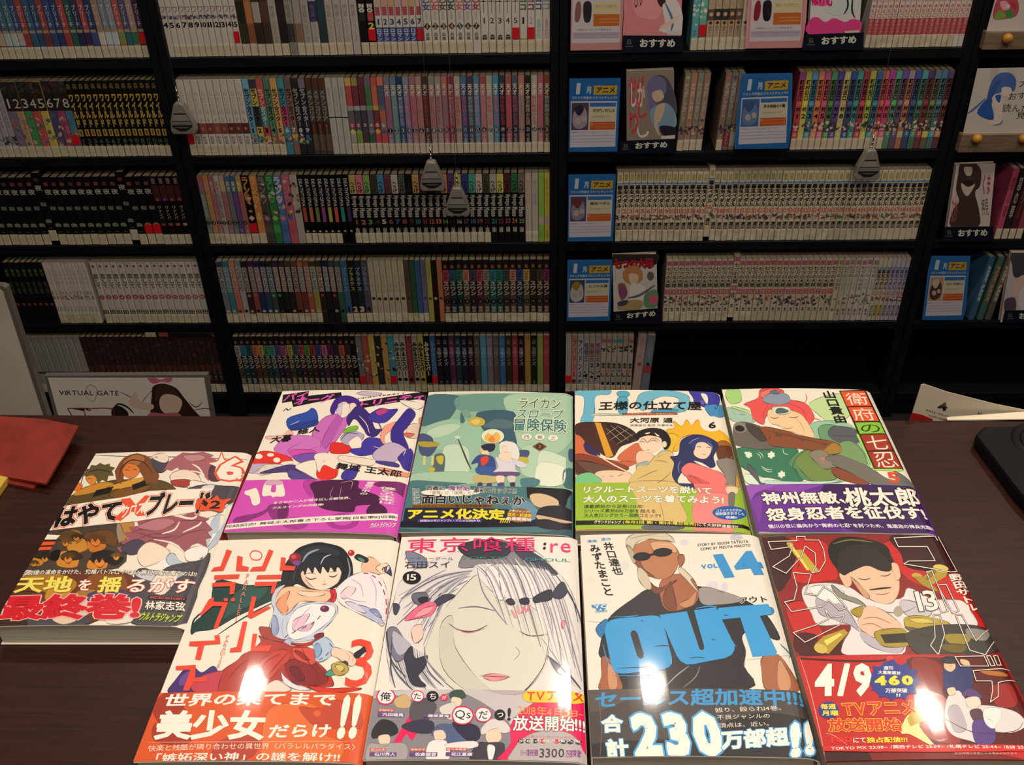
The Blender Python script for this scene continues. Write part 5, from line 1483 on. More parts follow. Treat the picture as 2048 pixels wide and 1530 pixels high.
run(1, 1, 508, 629, 9, 'colourful paperback with black stacked title', ['#5c9cb8', '#c8b438', '#b83038', '#5a8c68', '#d09c50', '#2888a4', '#8c6458', '#2c2c30', '#2e2a38'], [('b', 0, .12, ['#6cb0c8', '#3c3c50', '#c03c3c', '#50806c', '#d8a040', '#2c98a8', '#6c6460', '#303030', '#7c7488']), ('b', .35, .62, [None, '#3c3c44', '#2c8890', None, None, '#b82c64', None, None, None]), ('t', 'セブン☆スター', .12, .62, ['#15151c', '#101010', '#e0c8c0', '#18201c', '#2c2020', '#141820', '#1c1c1c', '#a8a8a0', '#b0acb4'], .03, .8), ('h', '#', .64, .7, [K, K, K, K, K, '#d8d0d8', '#d8d0c8', '#c8d0d0', '#c8c8d8'], .04, .55), ('s', .71, .87, ['#c8c0b4', '#c02c2c', '#c8b02c', '#28508c', '#2c8c8c', '#d89030'])], nums=list(range(1, 10)), nolab=[5, 6, 7, 8], group='stacked-title colourful paperbacks')
run(1, 1, 629, 667, 3, 'grey and brown paperback with scratched title', '#4c4640', [('b', 0, .12, '#5c3420'), ('t', 'メランコリア', .15, .55, '#98928a', .03, .8), ('b', .56, .73, '#4c2824'), ('h', '#', .59, .63, '#b03830', .02, .4), ('b', .73, .95, '#5c5048'), ('b', .6, .95, '#8c5028', .15)], nums=[1, 2, 3], nolab=[0, 1, 2], group='grey brown paperbacks')
run(1, 1, 667, 705, 3, 'white paperback split by a black line', '#b8b8b0', [('t', '惑星さみだれ', .12, .45, '#8c8c88', .0, .4), ('b', .5, .515, K), ('t', 'イブニング', .6, .8, '#8c8680', -.01, .25)], nolab=[0, 1, 2], group='split white paperbacks')
run(1, 1, 705, 779, 6, 'patchwork paperback with circled number', ['#6c6468', '#54505c', '#4c4450', '#70687c', '#7c3040', '#b8603c'], [('b', 0, .1, ['#d8a81c', '#a09838', '#6c3040', '#6c7078', '#c83c34', '#d86c40']), ('b', .1, .36, ['#b83838', '#7c2c38', '#6c2434', '#4c7850', '#c85c34', '#4c6078']), ('b', .36, .42, ['#a8a4a4', '#b0acac', '#9c98a0', '#68a060', '#c8a838', '#6c6c7c']), ('c', .615, .38, ['#d03040', '#b02c48', '#5c5460', '#7c7484', '#d04858', '#6c98b0']), ('h', '#', .595, .635, '#e8dcd4', .0, .4), ('b', .7, .85, ['#a8a09c', '#7c9c34', '#54444c', '#3c6444', '#c02c54', '#c83030'], .95), ('d', .7, .5, ['#d8d02c', '#88a834', '#4c4450', '#8c7ca0', '#d8b02c', '#286888'])], nums=list(range(1, 7)), group='patchwork paperbacks')
PK = ['#8a6a8c', '#6c8c8c', '#1f4f80', '#84709c', '#a86c74', '#ac7c74', '#54302c', '#a0807c', '#a48890', '#a85c60', '#98304c', '#b09484', '#2c4c84', '#5c4c5c', '#4c7ca0', '#b06c70', '#b4a494', '#2c7ca4', '#2c2434', '#b0444c', '#3c3850', '#b4786c', '#2c1c1c', '#b4ac9c', '#b46470', '#604028']
run(1, 1, 779, 1101, 26, 'pink-toned paperback with round volume mark', PK, [('b', 0, .1, ['#7c7888', '#5c8494', '#1c3c64', '#8890a8', '#a46c74', '#ac8c84', '#4c4438', '#8c8c84', '#a09890', '#c06c60', '#8c2848', '#b8a894', '#3c70a0', '#4c4458', '#4c88a0', '#a04448', '#b0a890', '#2890b0', '#2c4450', '#a84c4c', '#4c6070', '#c07060', '#30302c', '#b0b0a0', '#b05868', '#8c3c24']), ('t', '天才', .1, .24, ['#d8c8b8', '#dcd0b8', '#e0dcc8'], .03, .75), ('t', '柳沢教授の生活', .25, .63, ['#c04468', '#88a8a4', '#a89cc0', '#c88090', '#c84860', '#c85868', '#a03038', '#c05068', '#a84c60', '#7c88a0', '#b89c94', '#c03840'], .02, .7), ('c', .69, .4, [K, '#3c5c64', '#183858', '#4c4458', K]), ('h', '#', .665, .715, '#d0ccc4', .0, .45), ('t', '山下和美', .74, .86, ['#d8d0c8', '#b8d0d8', '#c8c0c0'], .0, .5)], nums=list(range(1, 27)), lab=.137, group='pink-toned paperbacks')
BR = ['#a8947c', '#b08870', '#a48870', '#a88c74']
run(1, 2, 1352, 1403, 4, 'brown paperback with pale vertical title', ['#8c7c68', '#a88068', '#908070', '#987c68'], [('c', .05, .3, ['#9cac88', '#c8704c', '#4c9c90', '#a06c58']), ('t', 'だがしかし', .12, .58, ['#c0b8a8', '#d8b8a0', '#a8b8ac', '#c0b0a0'], .02, .6), ('c', .6, .25, ['#6c9c5c', '#b8503c', '#3c8c8c', '#5c4c58']), ('s', .66, .8, ['#4c4068', '#c8a890', '#302c3c', '#6c3c30'])], nums=[1, 2, 3, 4], lean=2.2, group='brown leaning paperbacks')
run(1, 2, 1430, 1468, 3, 'brown paperback beyond the gap', ['#8c7464', '#84786c', '#8c7460'], [('c', .06, .3, ['#c84868', '#4c5070', '#c87048']), ('t', 'だがしかし', .12, .56, ['#c8a8a0', '#a8b0c0', '#a88c78'], .02, .6), ('s', .64, .8, ['#4c4068', '#c8a890', '#302c3c', '#6c3c30']), ('b', .76, .95, [None, '#982430', '#a8a09c'], .95), ('t', 'コトヤマ', .78, .93, '#d8ccc0', .0, .4)], nums=[5, 6, 7], nolab=[1, 2], lean=2.4, group='brown paperbacks beyond the gap')
RB = ['#b82c3c', '#d8c41c', '#2c7c98', '#d8702c', '#c84058', '#4c7c4c', '#5c3c8c', '#c8b868', '#3c4c78', '#3c8c8c', '#a82840', '#a8b82c', '#2c6c8c', '#c83c3c', '#c83070', '#5c8c6c', '#6c5470', '#b8704c', '#3c4c78', '#4c7c68', '#7c3c38', '#6c6850', '#4c7880', '#703840']
run(1, 2, 1578, 1875, 24, 'rainbow-set paperback with black block title', RB, [('b', 0, .1, ['#8c3c88', '#b0b040', '#3c98c0', '#d87c5c', '#b85480', '#4c9c68', '#4c3c98', '#c8c47c', '#2c4c98', '#38a0a8', '#a02838', '#b8b440', '#2868a0', '#d0605c', '#b030a0', '#4cb08c', '#6c48b0', '#a890a0', '#2c50a8', '#4ca0a8', '#5c3c78', '#607c90', '#3c7ca8', '#6c4c7c']), ('t', '町村田口', .1, .36, K, .04, .7), ('c', .4, .4, ['#d84c34', '#e8d838', '#44a0d0', '#e88c30', '#d06080', '#60a050', '#7c50b0', '#e09c60', '#5070a0', '#40a8a0', '#e03050', '#c8d030', '#40a0c0', '#f06030', '#f03090', '#50d060', '#8080b0', '#f09050', '#5060a0', '#50b080', '#a03050', '#80a050', '#50a0b0', '#a06050']), ('t', '村', .44, .5, K, .04, .7), ('h', '#', .53, .59, K, .03, .65), ('s', .62, .77, ['#d8a890', '#2c4448', '#4c3c38', '#e0c8b0']), ('b', .77, .85, ['#c82c3c', '#d8c838', '#38a0b8', '#e08838', '#e06088', '#50a050', '#6048a0', '#c8c070', '#3858a0', '#38a090']), ('t', '平', .78, .84, '#e0d8cc', .0, .5)], nums=list(range(1, 25)), nolab=range(15, 24), lab=.15, group='rainbow-set paperbacks')
# --- third row
run(2, 0, -8, 330, 21, 'black paperback with white characters', '#14100f', [('b', .07, .12, ['#7c2c50', '#702c40', '#8c3028', '#5c2c34'], .5), ('t', '夜', .17, .25, '#b8b4ac', .02, .85), ('t', '桜', .42, .48, '#8c8c84', .02, .8), ('t', '曲', .67, .73, '#9ca08c', .02, .8), ('b', .8, .81, '#6c5a20', .4)], nums=list(range(1, 22)), stick=[19, 20], raised=[7, 17], lab=.16, group='black white-lettered paperbacks')
run(2, 0, 330, 390, 4, 'black paperback with dark red top', '#180f10', [('b', .02, .1, '#7c6464', .5), ('b', .12, .35, '#4a1c20'), ('d', .33, .3, ['#9c2c30', '#5c3c90', '#a03830', '#a02c40']), ('t', 'ヴァンパ', .42, .62, '#a8a098', .02, .5), ('b', .68, .72, ['#802428', '#903434', '#a05048', '#b89088'], .6)], nums=[1, 2, 3, 4], lab=.15, group='dark red topped paperbacks')
run(2, 1, 418, 505, 8, 'pastel paperback with circled number, shelf end', ['#6c8078', '#b87c38', '#b07078', '#a8a09c', '#a06468', '#5c7c78', '#5c3c88', '#a05c58'], [('b', 0, .22, ['#b04c3c', '#c87838', '#a85c68', '#b8b0a8', '#b89880', '#3c6c84', '#2c5c90', '#a89848'], .9), ('t', '天才', .08, .22, ['#6c84b0', '#c89090', '#c8a8a0', '#b84838', '#d8b060', '#c8c490', '#d8d078', '#d8c850'], .04, .7), ('t', '柳沢教授の生活', .26, .6, ['#b8b8b0', '#c89c58', '#b0506c', '#5c6470', '#b84058', '#9c5058', '#8c2c90', '#b84c50'], .01, .6), ('c', .68, .42, K), ('h', '#', .66, .7, '#a8a898', .0, .45), ('t', '山下', .77, .84, '#c0b8b0', .0, .5)], nums=list(range(27, 35)), lab=.15, group='pastel circled paperbacks')
run(2, 1, 505, 613, 7, 'wide glossy art paperback', ['#181410', '#c87820', '#4c4844', '#1c7c38', '#3c6ca8', '#b84c64', '#b0a098'], [('s', .05, .6, ['#c87828', '#3c3430', '#8c6a40', '#c8b8a8']), ('t', 'ランウ', .02, .4, ['#d88428', '#e0a030', '#8c8880', '#5cb068', '#d8d0d0', '#c86074', None], .03, .8), ('d', .62, .4, ['#e0a090', '#c8b830', '#b070b0', '#98c040', '#e06040', '#4060a0', None]), ('b', .72, .84, [None, '#d87828', '#5c5850', '#3c9c3c', '#2c5ca0', '#c02c58', None], .9)], stick=[0], nolab=[2, 3, 4, 5, 6], lab=.15, group='wide glossy paperbacks')
run(2, 1, 613, 712, 8, 'black paperback with spaced white capitals', '#100e0e', [('r', 'DEATHTOPIA', .05, .45, '#b8b4ac', .03, .55), ('b', .46, .68, ['#a83424', '#b8582c', '#788038', '#98308c', '#a8b02c', '#c0401c', '#1c8c74', '#442460'], .55), ('c', .72, .3, '#100e0e'), ('c', .82, .2, '#a8a49c')], nums=list(range(1, 9)), nolab=[6, 7], lab=.15, group='black capital-lettered paperbacks')
HG = ['#b0a04c', '#d05c74', '#74a84c', '#44382c', '#2c7ca8', '#6c3038', '#b8b0a8', '#50504c', '#141210', '#b88c48', '#5c2c38', '#342c50', '#2c4448', '#c8782c', '#542c70', '#b0b044', '#20287c', '#2c9c84', '#c8aca0', '#3c4828', '#a8a49c', '#c8c04c', '#581c28', '#14703c', '#78685c']
run(2, 1, 712, 1051, 25, 'black paperback with coloured top block', '#15120f', [('b', 0, .27, HG), ('t', 'へうげ', .1, .26, [K, K, K, '#2c2418', K, '#4c1c24', K, '#2c2c2c', '#2c2824', '#2c2010'], .04, .7), ('r', 'Hyouge', .3, .46, '#b4b0a8', .05, .85), ('r', 'Mono', .48, .62, '#b4b0a8', .05, .85), ('h', '#', .65, .72, ['#a83c28', '#c8642c', '#5ca044', '#44382c', '#c8ccc0', '#8c4c50', '#2c6c84', '#8c3c40', '#4c3028', '#2c7c84', '#802444'], .03, .75), ('t', '山田', .77, .85, '#c0bcb4', .04, .6)], nums=list(range(1, 26)), nolab=[20, 21, 22, 23, 24], lab=.15, group='black paperbacks with colour blocks')
run(2, 1, 1051, 1077, 2, 'plain white paperback at the shelf end', '#b8ac9c', [('t', '野の医者', .1, .45, ['#c88c84', '#8c9ca0'], .02, .6)], lab=.155, group='plain white end paperbacks')
run(2, 1, 1077, 1101, 2, 'bright paperback at the shelf end', ['#7cb82c', '#c8b418'], [('t', '虹のひと', .08, .42, ['#b0a838', '#a8943c'], .02, .6), ('b', .62, .74, '#b8a498', .9), ('t', '西原', .84, .94, '#6c8c2c', .0, .5)], nolab=[0, 1], group='bright end paperbacks')
YP = [('b', .145, .17, '#4c88c0'), ('b', .03, .12, ['#a89c4c', '#a89860', '#b0a468'], .55), ('t', '弱虫ペダル', .18, .5, K, .05, .85), ('h', '#', .525, .59, '#d03438', .03, .85), ('s', .6, .7, pics), ('t', '渡辺', .72, .83, '#2c2c28', .04, .8)]
run(2, 2, 1229, 1834, 51, 'cream paperback with black title and red number', CR, YP, nums=list(range(1, 52)), raised=[15], nolab=range(41, 51), lab=.16, group='cream red-numbered paperbacks')
# --- fourth row
run(3, 0, 44, 122, 7, 'black paperback with green marks', '#15120f', [('t', '東京', .1, .22, '#6c7c3c', .0, .6), ('t', '喰種', .3, .5, '#50503c', .0, .6), ('b', .66, .7, '#7c3424', .5)], nolab=range(7), group='black green-marked paperbacks')
run(3, 0, 122, 205, 12, 'thin white paperback', WH, [('t', 'ふらいん', .1, .34, '#7c7870', .0, .6), ('h', '#', .46, .52, '#7c5060', .0, .5), ('s', .52, .62, ['#a04048', '#4c6a90', '#c8b0a8']), ('t', '石塚', .72, .8, '#6c6860', .0, .5)], nums=list(range(1, 13)), lab=.16, group='thin white paperbacks')
run(3, 0, 213, 426, 16, 'white paperback with heart and red circle', '#c8c2b4', [('d', .06, .25, ['#6c4048', '#6c5040', '#584070']), ('t', '恋して', .18, .42, '#4c4440', .03, .8), ('c', .565, .42, '#a83038'), ('h', '#', .545, .585, '#d8c8c0', .0, .5), ('t', '田', .78, .85, K, .03, .8)], nums=list(range(1, 17)), lab=.15, group='white heart paperbacks')
VS = ['#6c7884', '#2c7c88', '#b8604c', '#a8a4a0', '#3c2028', '#8c4030', '#1c2c58', '#2c4458', '#3c4c40', '#1c241c', '#28241c', '#2c2a24', '#6c3820', '#6c2c1c', '#a84824', '#989030', '#2c2420', '#242020', '#282020', '#2c5c48']
run(3, 1, 455.6, 695, 20, 'painted-spine paperback with pale title block', VS, [('b', 0, .08, ['#3c3848', '#1c6c88', '#b87c5c', '#7c8c90', '#28202c', '#3c2848', '#2c1c44', '#2c1c24', '#2c2420', '#3c1c50', '#3c3030', '#484038', '#6c3c24', '#a05838', '#8c4828', '#3c382c', '#3c3028', '#1c2448', '#3c4448', '#2c504c']), ('b', .09, .49, ['#a49c94', '#8ca4a8', '#c09484', '#a49c98', '#a09c98', '#a08c88', '#a4a0a4'], .75), ('r', 'VINLAND', .1, .48, ['#4c4c50', '#5c7880', '#9c5c4c', '#6c6460'], .02, .6), ('c', .55, .3, [None, None, None, None, '#8c8480', '#b04c38', None, None, '#5c9c6c', '#3c7c6c', None, None, None, None, '#7c8c8c', None, '#8c2c34', None, '#8c2c4c', None]), ('c', .81, .28, ['#b8b4b0', '#a8b0b4', '#5c2c28', K, '#a8a0a0', K, '#9cb0c0'])], nums=list(range(1, 21)), nolab=[16, 17, 18, 19], lab=.15, group='painted-spine paperbacks')
run(3, 1, 695, 747, 4, 'dark blue paperback with large number', ['#2c5c84', '#1c1c20', '#1c2c38', '#544c60'], [('t', 'プラネテス', .1, .48, ['#5c8ca8', '#a89c38', '#7ca0b0', '#6c8ca8'], .03, .7), ('h', '#', .74, .83, ['#14203c', '#c8b890', '#d0ccc4', '#241c2c'], .04, .7), ('b', .84, .85, '#a8443c')], nums=[1, 2, 3, 4], group='dark blue paperbacks')
run(3, 1, 747, 817, 6, 'cream paperback with small black dot', '#b8ac94', [('t', 'よつばと風の', .06, .5, '#8c8068', .0, .4), ('c', .61, .32, '#3c3428'), ('t', 'くらもち', .72, .82, '#8c8068', .0, .3)], nums=list(range(1, 7)), group='cream dotted paperbacks')
run(3, 1, 817, 891, 7, 'single-colour paperback', ['#5c4830', '#2c5c3c', '#28588c', '#68648c', '#a8a43c', '#241814', '#b86c3c'], [('t', '百鬼夜行抄', .08, .5, ['#4c3c28', '#244c34', '#204c7c', '#54507c', '#8c883c', '#1c1410', '#98583c'], .0, .4), ('c', .61, .32, ['#4c2c20', '#244c34', '#204878', '#44406c', '#5c5820', '#a8a49c', '#54304c'])], nolab=[4, 5, 6], group='single-colour paperbacks')
SW = ['#b0203c', '#206080', '#287c5c', '#c8785c', '#4c4c60', '#b02450', '#98947c', '#207c98', '#108064', '#4c5450', '#c8785c', '#1c4480', '#c8942c', '#3c3420', '#504c40', '#8c1c60']
def swan(bl): return [('b', 0, .14, '#241c1c'), ('b', .07, .12, '#7c5c38', .4), ('b', .15, .33, bl), ('r', 'SWAN', .17, .31, K, .02, .7), ('t', 'スワン', .34, .56, '#b8b094', .04, .85), ('c', .66, .42, K), ('h', '#', .64, .68, '#8c8c84', .0, .45), ('t', '有京', .74, .84, '#b0a890', .02, .7)]
run(3, 1, 891, 1101, 16, 'dark paperback with pale brush title', ['#5c2420', '#1c3040', '#1c3c34', '#5c4c3c', '#302430', '#581c34', '#50483c', '#1c5864', '#1c4c3c', '#3c3430', '#5c4034', '#1c3050', '#584c28', '#30281c', '#383028', '#481c38'], swan(SW), nums=list(range(1, 17)), group='dark brush-titled paperbacks')
ND = [('b', .03, .1, ['#a84c60', '#a04c64', '#a8485c'], .8), ('t', '七つの大罪', .12, .45, ['#241c1c', '#2c2420'], .03, .8), ('b', .48, .56, ['#b02c3c', '#a82c40'], .75), ('h', '#', .495, .545, '#d8b8b0', .0, .4), ('s', .57, .76, pics), ('b', .77, .845, '#c8bfa8', .8), ('t', '鈴央', .78, .84, K, .04, .6)]
run(3, 2, 1324, 1655, 28, 'cream paperback with brush title and red square', '#c0b498', ND, nums=list(range(2, 30)), raised=[11], nolab=range(15, 28), group='cream red-square paperbacks')
run(3, 2, 1655, 1733, 7, 'pale paperback with portrait and scattered letters', ['#c0b498', '#b8b09c', '#bcb49c', '#c0b8a8', '#c4bcb4', '#c8c0bc', '#c4bcb8'], [('b', .03, .1, ['#8c8468', '#a85c78', '#a86080'], .7), ('t', '七つの', .12, .3, ['#2c2c20', '#5c5c4c'], .02, .7), ('t', '短編集', .32, .5, ['#3c3428', '#7ca088', '#88a890', '#a098b0'], .0, .6), ('s', .55, .75, ['#c8a080', '#8c5c40', '#d8c0a8', '#5c8c60']), ('t', '鈴木', .8, .92, '#4c4c48', .02, .5)], nolab=range(1, 7), group='pale portrait paperbacks')
run(3, 2, 1733, 1799, 7, 'cream paperback at the right end', ['#c0b8a0']*3+['#b0aab0', '#b4acb4', '#b0a8b0', '#aca4b0'], [('b', .145, .17, ['#4c88c0']*3+['#6c70b0']*4), ('t', '弱虫ペダル', .18, .5, [K, K, K, '#3c3c7c', '#3c3c7c', '#44447c', '#3c3c78'], .04, .8), ('h', '#', .525, .59, '#c83438', .03, .7), ('s', .6, .7, pics), ('b', .74, .93, ['#b8b4b8', '#c8a428', '#c8a830', None, None, None, None], .8), ('t', '渡辺航', .75, .93, '#3c3c4c', .02, .6)], nums=[52, 53, 54, 1, 2, 3, 4], nolab=range(7), group='cream right-end paperbacks')
# --- bottom row
run(4, 0, 58, 192, 10, 'grey-white paperback with dark band', '#a09c9c', [('t', 'きょうの', .06, .5, '#88848a', .0, .4), ('b', .62, .66, '#4c484c'), ('t', '羽海', .72, .84, '#88848a', .0, .5)], group='grey-white paperbacks')
run(4, 0, 192, 457, 24, 'brown-black paperback', '#382420', [('s', .05, .5, ['#4c2c24', '#3c302c', '#2c2428', '#50382c']), ('b', .5, .6, ['#54241c', '#4c2c20', '#602c20']), ('t', 'ハガ', .6, .78, '#8c8078', .0, .5)], group='brown-black paperbacks')
run(4, 1, 487, 723, 21, 'dark paperback with coloured block and pale title', ['#4c4438', '#1c3c50', '#1c3440', '#5c3024', '#4c4028', '#24403c', '#34484c', '#30283c', '#402838', '#54482c', '#203434', '#4c202c', '#303820', '#481c20', '#202c40', '#50303c', '#342438', '#2c2028', '#502820', '#38282c', '#181214'], swan(['#a8a490', '#1c7ca8', '#0c6068', '#d85c34', '#d0a834', '#3c9868', '#4c9c8c', '#6c3c98', '#b05484', '#c8a43c', '#2c6468', '#b82c5c', '#5c9c2c', '#a81c2c', '#284890', '#d05874', '#5c2c60', '#3c3438', '#c84420', '#4c3438', '#241a1a']), nums=list(range(17, 38)), group='dark colour-block paperbacks')
run(4, 1, 723, 797, 6, 'bright cartoon-coloured paperback', ['#6c7478', '#a83c30', '#b89c30', '#2c2c30', '#b88c38', '#208ca0'], [('s', .1, .8, ['#2c3c8c', '#c8a42c', '#b04c30', '#2c2420', '#c8bca0']), ('c', .78, .4, [K, None, None, None, None, None])], stick=[0, 5], lab=.13, group='bright cartoon paperbacks')
run(4, 1, 797, 878, 7, 'black and white striped-title paperback', ['#a8a498', '#a8a498', '#7c1c30', '#98988c', '#a89c3c', '#181410', '#2c508c'], [('t', 'みかるエスパー', .1, .7, [K, K, '#b02c40', K, K, '#c8c0b0', '#4c88b0'], .05, .8), ('c', .77, .35, K), ('b', .85, .86, '#b8a83c')], stick=[6], lab=.13, group='striped-title paperbacks')
run(4, 1, 878, 1101, 18, 'single-tone paperback with faint pale title', ['#241c1c', '#141c2c', '#5c2048', '#1c3c44', '#201838', '#2c1c20', '#544c44', '#2c8cac', '#7c7080', '#5c544c', '#1c5c98', '#38301c', '#8c1428', '#241418', '#a87818', '#24241c', '#88983c', '#a41c20'], [('t', 'モ暗', .06, .14, '#8c8484', .0, .5), ('t', '玉暗ケイズ', .2, .52, ['#a8a4a0', '#b0b0b4', '#b87ca8', '#8cb4b4', '#a8a0b4', '#a89c9c', '#8c7c6c', '#6cb0c8', '#a098a8', '#8c8478', '#88b4e0', '#8c8468', '#c86c78', '#a8a0a0', '#b88c28', '#8c8c80', '#a0b050', '#c84c44'], .02, .7), ('t', '荒川', .8, .88, '#8c8c88', .0, .4)], lab=.13, group='single-tone paperbacks')
run(4, 2, 1130, 1165, 3, 'pale paperback beside the divider', ['#a8a498', '#b8786c', '#a8acb4'], [('t', 'アバドン', .08, .6, ['#98948c', '#8c2c24', '#2c2c38'], .03, .7), ('h', '#', .64, .73, [None, '#a02420', '#2c3c50'], .02, .6), ('t', '野', .78, .86, [None, K, '#3c4c5c'], .03, .7)], nums=[0, 1, 2], stick=[0], lab=.13, group='pale paperbacks at the divider')
run(4, 2, 1165, 1199, 3, 'grey paperback with large number', ['#a4a09c', '#a09c94', '#a098a0'], [('t', '怪物王', .12, .45, ['#5c4c7c', '#7c4c2c', '#8c3c58'], .04, .8), ('h', '#', .48, .55, ['#8c8c84', '#1c1c1c', '#1c1c1c'], .04, .6), ('s', .6, .8, ['#2c2c34', '#14120f', '#a8a4a0'])], nums=[1, 2, 3], lab=.13, group='grey large-number paperbacks')
run(4, 2, 1199, 1262, 6, 'pale paperback with coloured round badge', '#aaa090', [('c', .09, .45, ['#b84c44', '#b04c64', '#2c9ca0', '#2c8c9c', '#a89078', '#b84830']), ('s', .16, .3, ['#3c3c58', '#8c5c40', '#b8a898', '#2c2c2c']), ('t', 'るろ', .48, .58, K, .05, .8), ('d', .62, .4, ['#c88c2c', '#c05058', '#2c8c7c', '#3c64a8', '#c87848', '#c03c3c']), ('t', 'し', .66, .73, K, .05, .7), ('h', '#', .75, .8, ['#a89c8c', '#b8706c', '#8c9c94', '#5c7ca0', '#b89078', '#b84c40'], .02, .4), ('t', '渡', .82, .88, K, .04, .7)], nums=list(range(1, 7)), lab=.11, group='badge paperbacks')
run(4, 2, 1263, 1297, 2, 'pale leaning paperback closing the short row', ['#b09490', '#6c7c84'], [('c', .5, .25, ['#a02c2c', '#2c3438']), ('b', .53, .66, [None, '#a82428']), ('t', '羽衣草', .1, .4, ['#a07874', '#8c989c'], .0, .4)], nolab=[0, 1], lean=3, group='leaning end paperbacks')

SP_CH = {}
for r in RUNS:
    for it in r['items']:
        if it[0] in 'trh':
            off = it[5] if len(it) > 5 else .02
            SP_CH.setdefault(off, set()).update('0123456789' if it[1] == '#' else it[1])
for off, ch in SP_CH.items(): need(ch, [off])

ROWN = ['top row', 'second row', 'third row', 'fourth row', 'bottom row']
BAYN = ['far left bookcase', 'left middle bookcase', 'right middle bookcase', 'far right bookcase']
ORD = ['first', 'second', 'third', 'fourth', 'fifth', 'sixth', 'seventh', 'eighth', 'ninth', 'tenth', 'eleventh', 'twelfth', 'thirteenth', 'fourteenth', 'fifteenth', 'sixteenth', 'seventeenth', 'eighteenth', 'nineteenth', 'twentieth', 'twenty-first', 'twenty-second', 'twenty-third', 'twenty-fourth', 'twenty-fifth', 'twenty-sixth', 'twenty-seventh', 'twenty-eighth']
# the runs whose books show largest stay single volumes, up to about 300; the rest become one mass
def area(r): return (r['x1']-r['x0'])/r['n']*[125, 158, 139, 125, 112][r['row']]
singles = set(); tot = 0
for r in sorted(RUNS, key=area, reverse=True):
    if tot+r['n'] <= 290: singles.add(id(r)); tot += r['n']
print('single volumes', tot, 'of', sum(r['n'] for r in RUNS))
MASS = [MB(), MB(), MB(), MB()]
SHARED = {}
def shared(kind, w, fn, m):
    k = (kind, wkey(w))
    if k not in SHARED: me = fn(wkey(w)).mesh(kind); me.materials.append(m); SHARED[k] = me
    return SHARED[k]
def stick_mb(w, z0, z1):
    pr = spine_profile(w); k = w/2-.0006; return MB().box(-k, k, -.0016, -.0009+.0006, HB*(1-z1), HB*(1-z0))
rg = random.Random(3)
for r in RUNS:
    z = ROWZ[r['row']]; xa = xat(r['x0'], WY, z); xb = xat(r['x1'], WY, z); xa = max(xa, DIV[2*r['bay']]+.0012) if r['bay'] else xa; xb = min(xb, DIV[2*r['bay']+1]-.001); w = (xb-xa)/r['n']; single = id(r) in singles
    xa = max(xa, -1.745)
    for i in range(r['n']):
        x = xa+w*(i+.5); dy = rg.uniform(-.0006, .0022); up = .011 if i in r['raised'] else 0
        num = r['nums'][i] if r['nums'] else None
        base = r['base'][i % len(r['base'])] if isinstance(r['base'], (list, tuple)) else r['base']
        pr_ = spine_print(w*.972, r['items'], i, num); ww = w*.972
        lean = math.radians(r['lean']); has_lab = i not in r['nolab']; has_st = i in r['stick']
        lf = r['lab']
        if single:
            lbl = f"{ORD[i]} {r['desc']} from left, {ROWN[r['row']]}, {BAYN[r['bay']]}"
            b = obj('manga_volume', body_mb(ww, base), M['spine'])
            tag(b, lbl, 'book', f"{r['group']} in the {ROWN[r['row']]}")
            b.location = (x, WY+dy, z+up+ (ww/2*math.sin(lean) if lean else 0)+.0002); b.rotation_euler = (0, lean, 0)
            link('page_block', shared('page_block', ww, block_mb, M['pages']), None, b)
            obj('spine_lettering', pr_, M['spine'], b)
            if has_lab: link('library_label', shared('library_label%.3f' % lf, ww, lambda q: tape_mb(q, lf), M['tape']), None, b)
            if has_st:
                s = link('new_sticker', shared('new_sticker', ww, lambda q: stick_mb(q, .70, .835), M['red']), None, b); s['label'] = 'red new-release sticker'
        else:
            c, s_ = math.cos(lean), math.sin(lean)
            def T(mb):
                mb2 = MB(); mb2.f = mb.f; mb2.c = mb.c
                mb2.v = [(x+px_*c+pz*s_, WY+dy+py_, z+up+.0002+ww/2*s_-px_*s_+pz*c) for px_, py_, pz in mb.v]; return mb2
            merge(MASS[0], T(body_mb(ww, base))); merge(MASS[0], T(pr_)); merge(MASS[1], T(block_mb(ww)))
            if has_lab: merge(MASS[2], T(tape_mb(ww, lf)))
            if has_st: merge(MASS[3], T(stick_mb(ww, .70, .835)))
ms = MB(); mi = []
for k, mb in enumerate(MASS):
    mi += [k]*len(mb.f); merge(ms, mb)
me = ms.mesh('remaining_books')
for m_ in ('spine', 'pages', 'tape', 'red'): me.materials.append(M[m_])
me.polygons.foreach_set('material_index', mi)
mo = link('shelved_books', me, None); mo['kind'] = 'stuff'
tag(mo, 'smaller paperbacks packed on the lower shelves of the bookcases', 'books')
# ------------------------------------------------------------ counter
pa, pb = onz(0, 829, TAB), onz(2048, 842, TAB)
cang = math.atan2(pb[1]-pa[1], pb[0]-pa[0]); cmid = (pa+pb)/2
ct = empty('counter', (cmid[0], cmid[1], 0), 'long dark brown wood-look counter holding the nine laid-out paperbacks', 'counter', rz=cang)
obj('counter_top', MB().box(-1.1, 1.1, -.62, 0, TAB-.03, TAB), M['wood'], ct, bevel=.001)
obj('back_panel', MB().box(-1.08, 1.08, -.06, -.04, 0, TAB-.0301), M['wood'], ct)
for s in (-1.08, 1.06): obj('side_panel', MB().box(s, s+.02, -.6, -.0605, 0, TAB-.0301), M['wood'], ct)
obj('inner_shelf', MB().box(-1.0595, 1.0595, -.55, -.061, TAB-.42, TAB-.4), M['wood'], ct)

